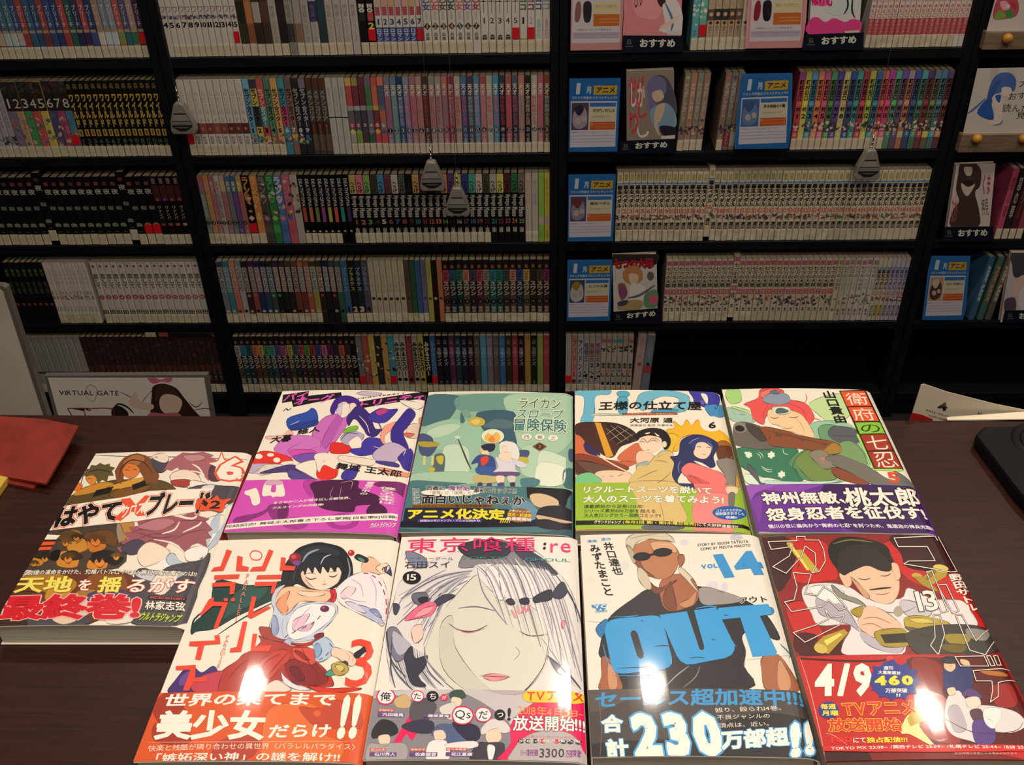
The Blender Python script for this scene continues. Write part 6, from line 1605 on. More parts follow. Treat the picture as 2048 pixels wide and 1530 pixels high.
# ------------------------------------------------------------ laid-out paperbacks
def counter_book(label, tl, tr, lpt, rpt, bl, br, th, base, spine, A, sc, ox, oy, band=None, ink=5, hump=.0018, drop=.0028, fixh=None):
    """tl, tr corners; lpt, rpt a point low on the left and right edges; bl, br lower corners where the photo shows them"""
    z = TAB+.0006+th
    TL, TR = onz(*tl, z), onz(*tr, z); LP, RP = onz(*lpt, z), onz(*rpt, z)
    a1 = math.atan2(*(TR-TL)[1::-1]); a2 = math.atan2(*(TL-LP)[1::-1])-math.pi/2; a3 = math.atan2(*(TR-RP)[1::-1])-math.pi/2
    ang = (a1+a2*1.5+a3*1.5)/4; ex = np.array([math.cos(ang), math.sin(ang)]); ey = np.array([-ex[1], ex[0]])
    top = (TL+TR)[:2]/2
    lm = (TL+LP)[:2]/2; rm = (TR+RP)[:2]/2
    w = (rm-lm)@ex; xm = (lm+rm)@ex/2; h = .182 if fixh is None else fixh
    if bl: BM = (onz(*bl, z)+onz(*br, z))[:2]/2; h = (top-BM)@ey
    cen = ex*xm+ey*(top@ey-h/2)
    print(label[:30], 'w %.3f h %.3f ang %.1f' % (w, h, math.degrees(ang)))
    root = empty('manga_volume', (cen[0], cen[1], TAB+.0006), label, 'book', 'new paperbacks laid out on the counter', rz=ang)
    k = w/2; sr = .008
    def zb(u): return hump*(1-(u/k)**2)-(drop*((u-(k-sr))/sr)**2 if u > k-sr else 0)
    def px2uv(px, py):
        zz = z
        for _ in range(4):
            P = onz(px, py, zz)[:2]-cen; u = P@ex; v = P@ey; zz = z+zb(min(max(u, -k), k))
        return (u, v)
    cuts = [-k+w*i/16 for i in range(1, 16)]+[k-sr, k-sr*.66, k-sr*.33]
    cuts = [c for c in cuts if c < k-sr+1e-6 or c > k-sr]
    S = Surface(w, h, px2uv, lambda u, v, q: (u, v, th+zb(u)+q), cuts)
    xs = [-k]+sorted(c for c in cuts)+[k]; mb = MB()
    # cover: thin folded card - front sheet, spine, back sheet
    n = len(xs)
    out = [(x, th+zb(x)) for x in xs]+[(k, .0012), (k-.0012, 0), (-k, 0)]
    inn = [(-k, .0005), (k-.0016, .0005), (k-.0008, .0014)]+[(x-(.0006 if x == k else 0), th+zb(x)-.0005) for x in xs[::-1]]
    prof = out+inn; m = len(prof); h2 = h/2
    for i in range(m-1):
        (x0, z0), (x1, z1) = prof[i], prof[i+1]
        col = base if i < n-1 else spine if i < n+1 else '#e4dccc'
        mb.add([(x0, -h2, z0), (x1, -h2, z1), (x1, h2, z1), (x0, h2, z0)], [(0, 1, 2, 3)], col)
    L = len(out)
    for s in (-h2, h2):
        for i in range(L-1):
            a, b = out[i], out[i+1]; c, d = prof[m-1-i], prof[m-2-i]
            mb.add([(a[0], s, a[1]), (b[0], s, b[1]), (d[0], s, d[1]), (c[0], s, c[1])], [(0, 1, 2, 3)], base)
    cov = obj('cover', mb, M['cover'], root)
    # page block, its top following the cover
    pbm = MB(); pts = [(x, th+zb(x)-.0008) for x in xs if -k+.0015 < x < k-.002]; pts = [(-k+.0012, pts[0][1])]+pts
    pts = pts[::-1]+[(-k+.0012, .0008), (k-.003, .0008)]
    pbm.prism(pts[::-1], -h2+.0012, h2-.0012, axis='y'); obj('page_block', pbm, M['greypages'], root)
    pic, let = MB(), MB(); full = (-k+.00005, k-.00005, -h2+.00005, h2-.00005)
    art(S, A, sc, ox, oy, full, pic, let, ink)
    if pic.f: obj('illustration', pic, M['cover'], cov)
    if let.f: obj('lettering', let, M['cover'], cov)
    if band:
        T, bt, bc = band; vt = px2uv(*bt)[1]
        bm = MB(); kk = k+.0002; lift = S.layer*STEP+.00012
        S.layer += int(.00014/STEP)+2
        bx = [-kk]+sorted(cuts)+[kk]
        f = lambda x: th+zb(min(max(x, -k), k))+lift
        for a, b in zip(bx[:-1], bx[1:]): bm.add([(a, -h2+.0002, f(a)), (b, -h2+.0002, f(b)), (b, vt, f(b)), (a, vt, f(a))], [(0, 1, 2, 3)], bc)
        bm.add([(kk, -h2+.0002, f(kk)), (kk, -h2+.0002, .001), (kk, vt, .001), (kk, vt, f(kk))], [(0, 1, 2, 3)], bc)
        bo = obj('paper_band', bm, M['cover'], root)
        pic, let = MB(), MB(); bb = (full[0], full[1], full[2], vt)
        art(S, T, sc, ox, oy, bb, pic, let, ink*.5)
        obj('illustration', pic, M['cover'], bo); obj('lettering', let, M['cover'], bo)
    return root
art_chars(ART1, ART2, BAND2, ART3, BAND3, ART4, BAND4, ART5, BAND5, ART6, BAND6, ART7, BAND7, ART8, BAND8, ART9, BAND9)
counter_book('paperback with orange cross between its black title words, farthest left on the counter', (186, 904), (504, 909), (0, 1245), (365, 1252), (-4, 1252), (363, 1256), .0175, '#efe6d6', '#c8341c', ART1, 3.642, 0, 890)
counter_book('paperback with magenta lower band numbered 14, back row on the counter', (567, 780), (846, 787), (447.5, 1063), (799, 1073), (447.5, 1063), (799, 1072), .016, '#f2e9da', '#c04cae', ART2, 4.857, 430, 770, (BAND2, (620, 960), '#c94ab4'))
counter_book('green-covered paperback with two small figures and yellow band lettering, back row', (857, 782), (1143, 790), (799, 1065), (1149, 1075), (799, 1065), (1149, 1073), .014, '#e5decb', '#3c5c60', ART3, 4.858, 790, 770, (BAND3, (960, 973), '#3c5c68'), ink=2)
counter_book('paperback with tan and pink suited figures above lime green band, back row', (1148.5, 779), (1437, 788), (1152.6, 1060), (1508, 1070), (1152.6, 1060), (1508, 1070), .015, '#f3ead8', '#9cc038', ART4, 4.856, 1130, 770, (BAND4, (1330, 967), '#9cc038'))
counter_book('paperback with red-haired figure and rifle above a purple band, back row right end', (1440, 776), (1740, 784), (1518, 1065), (1883, 1075.6), (1518, 1065), (1883, 1074), .015, '#f0ead8', '#5c2c84', ART5, 4.357, 1430, 760, (BAND5, (1660, 969), '#5c2a8c'))
counter_book('white paperback with angular red title and orange band, front row left', (441, 1081.5), (796, 1080), (262, 1530), (726, 1530), None, None, .0155, '#f2ebdd', '#e8e0d4', ART6, 3.255, 260, 1060, (BAND6, (560, 1385), '#d8582c'))
counter_book('pale grey paperback with pink title and large white-haired head, front row', (801, 1072), (1154.6, 1078), (729, 1525), (1174.5, 1524), (729, 1525), (1174.5, 1524), .016, '#efe9e2', '#e4dfdc', ART7, 3.256, 720, 1060, (BAND7, (950, 1381), '#b8b0b4'))
counter_book('paperback with huge sky blue OUT lettering over a black shirt, front row', (1159, 1067), (1515, 1074), (1187, 1530), (1648, 1530), None, None, .016, '#ede8dc', '#dcd4c8', ART8, 3.188, 1140, 1050, (BAND8, (1400, 1378), '#3c3838'))
counter_book('dark red paperback with outlined title and gold cartridges, front row right end', (1520, 1072), (1884, 1074), (1654, 1525), (2046, 1382), None, None, .0155, '#8c1f1c', '#7c1c1a', ART9, 3.188, 1500, 1050, (BAND9, (1700, 1311), '#a82420'))
# ------------------------------------------------------------ things around the counter
def quad_plate(name, P, y, th, m, parent=None, c=None, org=(0, 0, 0)):
    """flat plate standing in the plane y, given its outline in the photo's pixels"""
    q = [ony(px, py, y)-np.array(org) for px, py in P]
    pts = [(p[0], p[2]) for p in q]
    mb = MB(); n = len(pts); y0 = y-org[1]
    mb.add([(a, y0, b) for a, b in pts]+[(a, y0+th, b) for a, b in pts], [tuple(range(n)), tuple(range(n, 2*n))[::-1]]+[(i, n+i, n+(i+1) % n, (i+1) % n) for i in range(n)], c)
    return obj(name, mb, m, parent)
def wall_art(parent, y, org, text, sc, ox, oy, P, y_lift=.0002, mtl='cover', names=('illustration', 'lettering')):
    px2 = lambda px, py: tuple((ony(px, py, y)-np.array(org))[[0, 2]])
    cs = [px2(*p) for p in P]; box = (min(c[0] for c in cs), max(c[0] for c in cs), min(c[1] for c in cs), max(c[1] for c in cs))
    S = Surface(1, 1, px2, lambda u, v, h: (u, y-org[1]-y_lift-h, v)); pic, let = MB(), MB()
    art(S, text, sc, ox, oy, box, pic, let)
    if pic.f: obj(names[0], pic, M[mtl], parent)
    if let.f: obj(names[1], let, M[mtl], parent)

# red sheet on the left, one corner lifted
rp = [onz(-60, 828, TAB+.012), onz(0, 833, TAB+.012), onz(90, 838, TAB+.014), onz(157, 852, TAB+.016), onz(128, 905, TAB+.014), onz(92, 967, TAB+.008), onz(0, 951, TAB+.006), onz(-60, 940, TAB+.006)]
root = empty('leather_folder', tuple(rp[4][:2])+(TAB,), 'brownish red leatherette folder with lifted corner on the left of the counter', 'folder')
o3 = np.array([rp[4][0], rp[4][1], TAB])
mb = MB(); n = len(rp); mb.add([tuple(p-o3) for p in rp]+[tuple(p-o3-np.array([0, 0, .0022])) for p in rp], [(7, 6, 5, 4, 3, 2, 1, 0), tuple(range(8, 16))]+[(i, (i+1) % n, n+(i+1) % n, n+i) for i in range(n)])
obj('front_sheet', mb, M['leather'], root)
mb = MB(); mb.add([tuple(np.array([p[0], p[1], TAB+.0006])-o3+np.array([-.012, 0, 0])) for p in rp]+[tuple(np.array([p[0], p[1], TAB+.003])-o3+np.array([-.012, 0, 0])) for p in rp], [(0, 1, 2, 3, 4, 5, 6, 7), tuple(range(8, 16))[::-1]]+[(i, (i+1) % n, n+(i+1) % n, n+i) for i in range(n)])
obj('back_sheet', mb, M['leather'], root)
p = onz(-6, 975, TAB); nb = MB().box(-.03, 0.008, -.02, .012, .0006, .006)
yb = tag(obj('note_pad', nb, mat('yellow_paper', '#c8a83c', .7)), 'yellow note pad corner under the red folder at the left edge', 'note pad'); yb.location = (p[0], p[1], TAB)

# black dish on the right
c0 = onz(2092, 914, TAB); r0 = .034
t = empty('coin_tray', tuple(c0[:2])+(TAB+.0004,), 'black plastic coin tray with a round hollow at the right edge', 'tray')
tp = [onz(1953, 862, TAB+.016), onz(1968, 846, TAB+.016), onz(2100, 843, TAB+.016), onz(2180, 900, TAB+.016), onz(2190, 1000, TAB+.016), onz(2075, 1010, TAB+.016), onz(2040, 975, TAB+.016)]
tp = [(q[0]-c0[0], q[1]-c0[1]) for q in tp][::-1]
obj('tray_body', MB().prism(tp, 0, .013), M['black'], t, bevel=.003)
obj('tray_rim', MB().lathe([(r0-.012, .013), (r0-.008, .0165), (r0-.004, .013)], (0, 0, 0), 32), M['black'], t, smooth=True)
obj('tray_hollow', MB().lathe([(0.0001, .0135), (r0-.012, .0135), (r0-.012, .0132), (.0001, .0132)], (0, 0, 0), 32), M['black'], t)

# leaflet standing behind the counter on the right
ly = pb[1]+.012; P = [(1817, 838+12), (1842, 770), (1848, 768), (1895, 784), (1990, 808), (2090, 828), (2090, 855), (1950, 855)]
o0 = ony(1900, 850, ly); lf = empty('leaflet', tuple(o0), 'white folded leaflet with a red corner and number 4 behind the counter', 'leaflet')
quad_plate('card', P, ly, .0006, mat('leaflet_card', '#c8bda8', .6), lf, org=o0)
wall_art(lf, ly, o0, '''
p #a82020 815,1215 870,1140 1000,1170 1110,1215 1100,1300 780,1300
''' , 5.1, 1648, 600, P)
art_chars('T 4How_to_Usesaey-torquncinhg | 0,0 0,0 0,0 #1c1c20:.03 #1c1c20:.0 #2c2c6c:.0')
wall_art(lf, ly, o0, '''
T 4 | 605,280 735,285 600,385 #1c1c20:.03
T easy-to-use | 460,365 795,465 460,395 #2c2c30:.0
T touch_screen | 490,430 740,495 488,455 #2c2c30:.0
T How_to_Use | 1125,400 1540,470 1115,450 #2c2c6c:.0
''', 6.373, 1780, 760, P, y_lift=.0003)
a, b = onz(1895, 841, TAB+.001), onz(2090, 839, TAB+.001)
obj('folded_edge', MB().add([tuple(a-o0), tuple(b-o0), tuple(b-o0+np.array([0, .012, 0])), tuple(a-o0+np.array([0, .004, 0]))]+[tuple(q-o0+np.array([0, 0, .0008])) for q in (a, b, b+np.array([0, .012, 0]), a+np.array([0, .004, 0]))], [(3, 2, 1, 0), (4, 5, 6, 7), (0, 1, 5, 4), (1, 2, 6, 5), (2, 3, 7, 6), (3, 0, 4, 7)]), mat('leaflet_edge', '#e8dcc4', .6), lf)

# poster stand behind the counter
PY = 1.52; o0 = ony(260, 800, PY); o0[2] = 0
ps = empty('poster_stand', tuple(o0), 'framed white poster with dark-haired figure and pink bow behind the counter', 'poster stand')
bot = 990
Q = [(88, 752), (414, 750), (452, bot), (150, bot)]
quad_plate('poster_board', Q, PY, .012, M['frame'], ps, org=o0)
Q2 = [(96, 756), (408, 756), (446, bot), (160, bot)]
quad_plate('poster', Q2, PY-.0006, .0005, mat('poster_paper', '#ece6da', .5), ps, org=o0)
PT = '''
P #e0709c 1155,610 1200,600 1260,625 1320,600 1355,615 1330,645 1270,640 1200,655
P #3a2620 1200,680 1280,655 1380,690 1440,760 1520,860 1580,930 1560,1000 1460,1000 1200,1000 1180,880 1190,760
P #4c342c 1240,670 1340,675 1400,740 1430,840 1360,760 1280,740 1220,800
P #e8ccb8 1250,790 1290,740 1380,750 1430,800 1400,880 1340,900 1270,870
L #3a2620 7 1480,800 1540,840 1590,800
L #3a2620 6 1500,870 1600,850 1670,860
L #3a2620 5 1200,700 1130,780 1110,830
L #3a2620 6 940,720 1020,760 1050,800
P #e8ccb8 1060,720 1100,790 1200,820 1190,860 1080,850 1010,810
L #221c1c 14 890,850 930,815 1000,840 1050,890
P #2c2424 880,850 940,830 1010,900 920,990 880,930
P #c8707c 1160,900 1280,890 1420,900 1460,1100 1180,1100
L #a83c44 4 690,780 740,790 760,700 700,665 670,720 690,780
T VIRTUAL_GATE | 460,708 930,712 465,745 #2a2a30:.01
'''
VT = '''
l #8c2c34 8 530,850 700,850 700,868 660,870 740,1100
l #8c2c34 8 530,850 560,900 610,1000 680,1100
l #8c2c34 8 720,850 860,850 900,880 880,930 900,1000
'''
art_chars(PT); wall_art(ps, PY-.0006, o0, PT+VT, 3.923, 0, 600, Q2)
obj('stand_leg', MB().box(-.012, .012, .02, .04, 0, .4), M['frame'], ps)
# pale panel at the far left
BY = 1.50; o0 = ony(30, 760, BY); o0[2] = 0
bp = empty('notice_board', tuple(o0), 'large blank pale board in a grey frame at the left edge behind the counter', 'board')
quad_plate('frame', [(-90, 568), (4, 572), (12, 576), (102, 850), (128, 960), (-90, 960)], BY, .014, M['frame'], bp, org=o0)
quad_plate('panel', [(-90, 576), (-2, 578), (6, 584), (92, 850), (118, 960), (-90, 960)], BY-.0008, .0007, M['board'], bp, org=o0)
obj('stand_leg', MB().box(-.15, -.126, .02, .04, 0, .6), M['frame'], bp)

# ------------------------------------------------------------ displays standing on the shelves
def display_card(label, P, y, text, sc, ox, oy, group, tone='#2e72b4', extra=5):
    zf = min(ony(*p, y)[2] for p in P[2:]); row = min(ROWZ, key=lambda r: abs(r-zf)); o0 = ony((P[2][0]+P[3][0])/2, P[3][1], y); o0[2] = row
    t = empty('display_card', tuple(o0), label, 'sign', group)
    m = lambda c: mat('card_paper', c, .5)
    quad_plate('card', P, y, .0005, m(tone), t, org=o0)
    wall_art(t, y, o0, text, sc, ox, oy, P)
    e = extra; x0, x1 = [ony(px, (P[0][1]+P[3][1])/2, y)[0]-o0[0] for px in (P[3][0]-1, P[2][0]+1)]
    zt = ony(*P[0], y)[2]-o0[2]+.003; a = (ony(*P[0], y)-o0)[0]-.002; b = (ony(*P[1], y)-o0)[0]+.002; c = (ony(*P[2], y)-o0)[0]+.002; d = (ony(*P[3], y)-o0)[0]-.002
    mb = MB(); yy = y-.0022-o0[1]
    mb.add([(d, yy, .0006), (c, yy, .0006), (b, yy, zt), (a, yy, zt), (d, yy-.0006, .0006), (c, yy-.0006, .0006), (b, yy-.0006, zt), (a, yy-.0006, zt)], [(3, 2, 1, 0), (4, 5, 6, 7), (0, 1, 5, 4), (1, 2, 6, 5), (2, 3, 7, 6), (3, 0, 4, 7)])
    mb.box(d, c, yy, y+.02-o0[1], .0003, .0012)
    obj('acrylic_stand', mb, M['clear'], t)
    return t
def cardtext(title, c1, c2, c3):
    """reading coordinates: 0..100 across, 0..145 down"""
    return f'''
p #2c74b8 -5,-5 105,-5 105,150 -5,150
T 1 | 13,9 25,9 11,31 #d8dce4:.05
T 月 | 34,16 44,16 34,30 #d8dce4:.04
p #dcb02c 50,14 97,14 96,32 49,32
T アニメ | 55,17 93,17 54,29 #28406c:.04
T コミック作品をコミハとチェック!! | 5,35 97,35 5,41 #d0d8e4:.03
p #dcdce4 3,45 97,45 95,136 2,136
p {c1} 5,48 40,48 39,102 4,102
P {c2} 8,70 20,55 34,62 36,90 20,100 8,92
P {c3} 10,60 22,52 30,60 20,74
E #c8b8a8 18,84 6 7
E #c8b8a8 30,80 5 6
p #3c7cc0 42,48 95,48 95,56 42,56
p #e0d8b4 42,57 95,57 94,84 42,84
T {title} | 48,60 92,60 48,67 #1c1c24:.03
T 好評発売中です | 47,74 85,74 47,78 #8c8868:-.0
p #d86830 42,86 94,86 94,102 42,102
p #e8a070 44,90 92,90 92,91 44,91
p #e8a070 44,96 92,96 92,97 44,97
p #e0a048 43,88 48,88 48,93 43,93
T ※試読コーナーにてお楽しみください | 5,105 80,105 5,108 #6c6c7c:.0
p #a8a8bc 4,113 95,113 94,114 4,114
p #a8a8bc 4,119 95,119 94,120 4,120
p #a8a8bc 4,125 95,125 94,126 4,126
'''
CARDS = [('だがしかし2', '#5c4c58', '#b0a0b8', '#38304c'), ('弱虫ペダル', '#5c5068', '#9890a8', '#7c3c38'), ('七つの大罪', '#4c5064', '#c8c8cc', '#a88c3c'), ('斉木楠雄のΨ難', '#4c70a8', '#6c8cb8', '#486498'), ('からかい上手の高木さん', '#c8a078', '#5c3c2c', '#d8c8b8')]
art_chars(*[cardtext(*c) for c in CARDS])
FY = WY-.012
def fit(P, text, label, group, tone='#2e72b4', y=FY):
    # the card's own square reading frame is carried to its four corners by a bilinear map
    zf = [ony(*p, y) for p in P]
    t = None
    def conv(s):
        a, b = [float(v) for v in s.split(',')]; u, v = a/100, b/145
        q = (np.array(P[0])*(1-u)+np.array(P[1])*u)*(1-v)+(np.array(P[3])*(1-u)+np.array(P[2])*u)*v
        return '%.2f,%.2f' % tuple(q)
    out = []
    for ln in text.strip().splitlines():
        w = ln.split(' '); cs = []
        if w[0] == 'E':
            a = w[2].split(','); k = (P[1][0]-P[0][0])/100; c = conv(w[2]).split(','); out.append(f'E {w[1]} {c[0]} {c[1]} {float(w[3])*k} {float(w[4])*k}'); continue
        for q in w[1:]: cs.append(conv(q) if (',' in q and not q.startswith('#') and q.replace(',', '').replace('.', '').replace('-', '').isdigit()) else q)
        out.append(' '.join([w[0]]+cs))
    return display_card(label, P, y, '\n'.join(out), 1, 0, 0, group, tone)
fit([(1139, 157), (1238, 157), (1235, 302), (1138, 304)], cardtext(*CARDS[0]), 'upright blue 1月 card in acrylic at the divider on the second row', 'blue January cards')
fit([(1137, 349), (1229, 348), (1226, 481), (1136, 483)], cardtext(*CARDS[1]), 'blue 1月 card in acrylic left of the cream red-numbered row, third row', 'blue January cards')
fit([(1135, 520), (1223, 519), (1220, 640), (1135, 642)], cardtext(*CARDS[2]), 'blue 1月 card in acrylic at the divider on the fourth row', 'blue January cards')
fit([(1483, 150), (1580, 146), (1577, 294), (1474, 298)], cardtext(*CARDS[3]), 'pale glossy blue 1月 card between brown and rainbow volumes, second row', 'blue January cards', y=WY-.02)
fit([(1863, 512), (1937, 512), (1926, 638), (1848, 640)], cardtext(*CARDS[4]), 'blue 1月 card showing brown-haired girl picture, far right bookcase, fourth row', 'blue January cards')
def pink(title, a, b):
    return f'''
p #e0a0a0 -5,-5 105,-5 105,150 -5,150
p #e4dce0 3,-5 97,-5 96,132 2,132
p #e08c88 44,-2 97,-2 96,36 44,36
p #e8dca8 44,58 96,58 95,78 44,78
T {title} | 48,44 92,44 48,54 #1c1c24:.03
T 実写ドラマ化原作です | 48,63 90,63 48,69 #8c8868:-.0
p #d87830 44,80 95,80 95,102 44,102
p #e8a070 55,88 92,88 92,90 55,90
p #e8a070 55,94 92,94 92,96 55,96
P {a} 8,70 12,58 18,58 20,74 16,92 8,92
P {b} 24,62 34,56 40,64 38,92 26,92
T ※試読コーナーにて読めます | 12,106 80,106 12,110 #6c6c7c:.0
p #c8b8cc 4,113 95,113 94,124 4,124
p #b0a0b4 4,116 95,116 94,117 4,117
'''
art_chars(pink('きみが心に棲みついた', '#a06c68', '#3c3440'), pink('海月姫', '#a02c34', '#282430'))
fit([(1143, -60), (1246, -60), (1243, 99), (1141, 101)], pink('きみが心に棲みついた', '#a06c68', '#3c3440'), 'pink-edged white card in acrylic at the divider, top row', 'pink-edged cards', '#dca0a0')
fit([(1504, -60), (1612, -62), (1604, 95), (1496, 97)], pink('海月姫', '#a02c34', '#282430'), 'pink-edged white card with red and black figures, top row', 'pink-edged cards', '#dca0a0')

def faced(label, P, H, text, sc, ox, oy, base, tilt=0, y=WY-.012):
    """face-out paperback P (tl tr br bl) with the navy recommendation stand H before it"""
    zf = ony(*H[3], y)[2]; row = min(ROWZ, key=lambda r: abs(r-zf)); o0 = ony((P[2][0]+P[3][0])/2, P[2][1], y); o0[2] = row
    b = empty('manga_volume', tuple(o0), label, 'book', 'face-out paperbacks on the shelves')
    q = [ony(px, py, y)-o0 for px, py in P]; mbk = MB()
    zl = .0015
    q[2][2] = q[3][2] = .0004
    pts = [(v[0], v[2]) for v in q]
    def slab(y0, y1, k): 
        cx_ = sum(a for a, _ in pts)/4; cz_ = sum(c for _, c in pts)/4; m2 = MB()
        pp = [(cx_+(a-cx_)*k, cz_+(c-cz_)*k) for a, c in pts]
        return m2.add([(a, y0, c) for a, c in pp]+[(a, y1, c) for a, c in pp], [(3, 2, 1, 0), (4, 5, 6, 7), (0, 1, 5, 4), (1, 2, 6, 5), (2, 3, 7, 6), (3, 0, 4, 7)], base)
    y0 = 0
    cv = obj('cover', slab(y0, y0+.0006, 1), M['cover'], b)
    obj('page_block', slab(y0+.0008, y0+.013, .985), M['pages'], b); obj('back_cover', slab(y0+.0132, y0+.0138, 1), M['cover'], b)
    wall_art(cv, y, o0, text, sc, ox, oy, [P[0], P[1], (P[2][0], P[2][1]), (P[3][0], P[3][1])])
    t = empty('recommendation_stand', (o0[0], y-.004, row), f'navy stand lettered おすすめ before the {label.split(",")[0]}', 'sign', 'navy recommendation stands')
    o1 = np.array([o0[0], y-.004, row])
    hq = [ony(px, py, y-.004)-o1 for px, py in H]; mb = MB()
    for v in hq[2:]: v[2] = .0006
    mb.add([(v[0], 0, v[2]) for v in hq]+[(v[0], .0012, v[2]) for v in hq], [(3, 2, 1, 0), (4, 5, 6, 7), (0, 1, 5, 4), (1, 2, 6, 5), (2, 3, 7, 6), (3, 0, 4, 7)])
    obj('front_plate', mb, M['navy'], t); obj('base_plate', MB().box(hq[3][0], hq[2][0], .0013, .02, .0002, .0012), M['navy'], t)
    L, R_ = H[0][0], H[1][0]; w = R_-L; tp_, bt = H[0][1], H[3][1]; h = bt-tp_; sk = (H[1][1]-H[0][1])
    txt = f'''
T おすすめ | {L+w*.28},{tp_+h*.22+sk*.28} {L+w*.87},{tp_+h*.2+sk*.87} {L+w*.28},{tp_+h*.78+sk*.28} #d8dccc:.035
p #4c4c3c {L+w*.07},{tp_+h*.25} {L+w*.13},{tp_+h*.25} {L+w*.15},{tp_+h*.6} {L+w*.06},{tp_+h*.6}
p #0e1424 {L+w*.09},{tp_+h*.35} {L+w*.12},{tp_+h*.35} {L+w*.1},{tp_+h*.5} 
p #5c6070 {L+w*.04},{tp_+h*.7} {L+w*.17},{tp_+h*.7} {L+w*.17},{tp_+h*.76} {L+w*.04},{tp_+h*.76}
'''
    art_chars(txt); wall_art(t, y-.004, o1, txt, 1, 0, 0, H, names=('logo', 'lettering'), mtl='matte')
    # clear sleeve over the book
    k = MB(); m_ = [(v[0]*1.01, v[2]) for v in q]
    k.add([(m_[3][0], -.0016, .007), (m_[2][0], -.0016, .007), (m_[1][0], -.0022, m_[1][1]+.003), (m_[0][0], -.0022, m_[0][1]+.003)], [(0, 1, 2, 3)])
    obj('clear_sleeve', k, M['clear'], b)
F1 = '''
P #f4a8a8 1265,-60 1320,-60 1322,28 1290,38 1268,20
P #4c2c2c 1308,-60 1370,-60 1365,-30 1340,5 1322,14 1312,-10
P #f0dcc8 1328,-20 1350,-10 1345,8 1332,4
P #ece4e0 1325,10 1352,0 1365,30 1362,66 1318,62 1330,45
L #5c7ca8 5 1330,5 1345,40 1342,62
L #f0d4c0 9 1320,56 1340,46 1360,30
p #dcdcd0 1335,62 1364,62 1364,70 1335,70
T 恋は | 1268,-55 1285,-55 1268,15 #4c2c2c:0
'''
F2 = '''
P #d8e4dc 1640,-20 1700,-40 1720,10 1680,30 1650,20
P #ee4c98 1618,68 1620,40 1635,34 1650,44 1668,36 1690,44 1704,38 1722,44 1720,72
P #f070a8 1620,-20 1645,-30 1660,5 1640,12 1622,0
L #3c3c48 4 1690,-20 1696,10 1688,28
L #3c3c48 4 1706,-10 1704,20 1710,36
p #e4dcb8 1690,62 1718,60 1718,66 1690,67
T ぱけむ | 1622,-18 1665,-16 1624,12 #e8307c:.05
'''
F3 = '''
P #585868 1298,160 1320,150 1335,158 1350,190 1352,230 1320,215 1300,200
P #7c78a0 1295,165 1312,152 1330,160 1332,185 1318,190 1312,215 1304,230 1296,210
P #d8c0a8 1305,185 1322,180 1328,195 1316,204 1306,198
L #8c80a8 4 1295,180 1298,220 1306,240
P #88a8bc 1300,222 1330,205 1350,225 1350,255 1312,258
P #d8bca0 1314,212 1330,208 1324,235 1315,250 1320,272 1312,262 1308,240
P #2c2c38 1320,252 1350,255 1350,272 1326,270
p #e0dcd0 1322,272 1350,270 1350,277 1322,278
T だが | 1258,150 1288,150 1258,210 #d84858:.03
T しか | 1262,165 1290,165 1262,215 #e8e0d4:.02
T し | 1276,205 1294,205 1276,236 #d84858:.03
T し | 1270,235 1294,235 1276,276 #e8e0d4:.01
T り | 1258,225 1276,225 1260,268 #d84858:.03
'''
F4 = '''
P #352c30 1223,500 1312,500 1310,530 1268,524 1224,530
T 七つの大罪 | 1226,518 1306,516 1228,538 #7c2028:.1 #c03038:.04
P #c88c54 1246,544 1262,532 1280,536 1286,556 1276,566 1260,568 1248,560
P #e8d0b4 1258,548 1276,550 1274,566 1262,568
E #6c6864 1301,552 7 9
P #98684c 1236,570 1250,568 1254,590 1242,600
P #8c5078 1238,576 1252,576 1254,590 1240,594
P #ece6dc 1262,570 1290,574 1286,602 1262,606
P #6c9c74 1290,588 1314,580 1314,612 1290,614
P #d86c8c 1300,592 1314,590 1314,606 1300,608
P #b8a46c 1236,610 1262,600 1284,602 1280,618 1240,620
P #4c4c60 1236,604 1256,600 1252,610 1238,612
L #6c6878 5 1256,596 1280,590 1310,570
'''
F5 = '''
P #4c3834 1920,328 1934,318 1948,324 1962,340 1960,372 1950,385 1958,420 1956,453 1902,453 1906,420 1918,402 1912,380 1916,350
P #d8c8b8 1928,335 1944,335 1942,350 1932,350
P #d8c4b4 1922,366 1936,374 1950,368 1942,384 1934,392 1926,384
P #2c2424 1930,362 1946,362 1942,372 1932,370
T くま | 1966,348 1982,348 1964,390 #b84858:.02
T 押見 | 1962,398 1976,396 1964,432 #5c5450:.0
T なか1 | 1905,392 1916,390 1901,446 #c85868:.01
'''
F6 = '''
P #4c4850 2022,505 2060,500 2060,545 2030,555 2024,530
P #e0c8bc 2030,560 2060,550 2060,600 2034,610 2024,590
P #5c4c5c 2010,600 2030,596 2030,624 2010,624
P #e8dce0 2040,580 2070,570 2066,624 2040,620
'''
art_chars(F1, F2, F3, F4, F5, F6)
faced('pink face-out paperback with striped tie figure, top row', [(1250, -60), (1366, -60), (1363, 72), (1246, 73)], [(1246, 71), (1366, 72), (1367, 99), (1245, 101)], F1, 1, 0, 0, '#e8949c')
faced('face-out paperback with hot pink scalloped foot, top row', [(1626, -60), (1728, -60), (1721, 65), (1620, 69)], [(1610, 69), (1728, 65), (1727, 92), (1604, 97)], F2, 1, 0, 0, '#e8e0e0')
faced('taupe face-out paperback with blue-shirted figure, second row', [(1253, 142), (1348, 138), (1351, 278), (1255, 281)], [(1240, 282), (1349, 278), (1350, 301), (1238, 304)], F3, 1, 0, 0, '#988c7c')
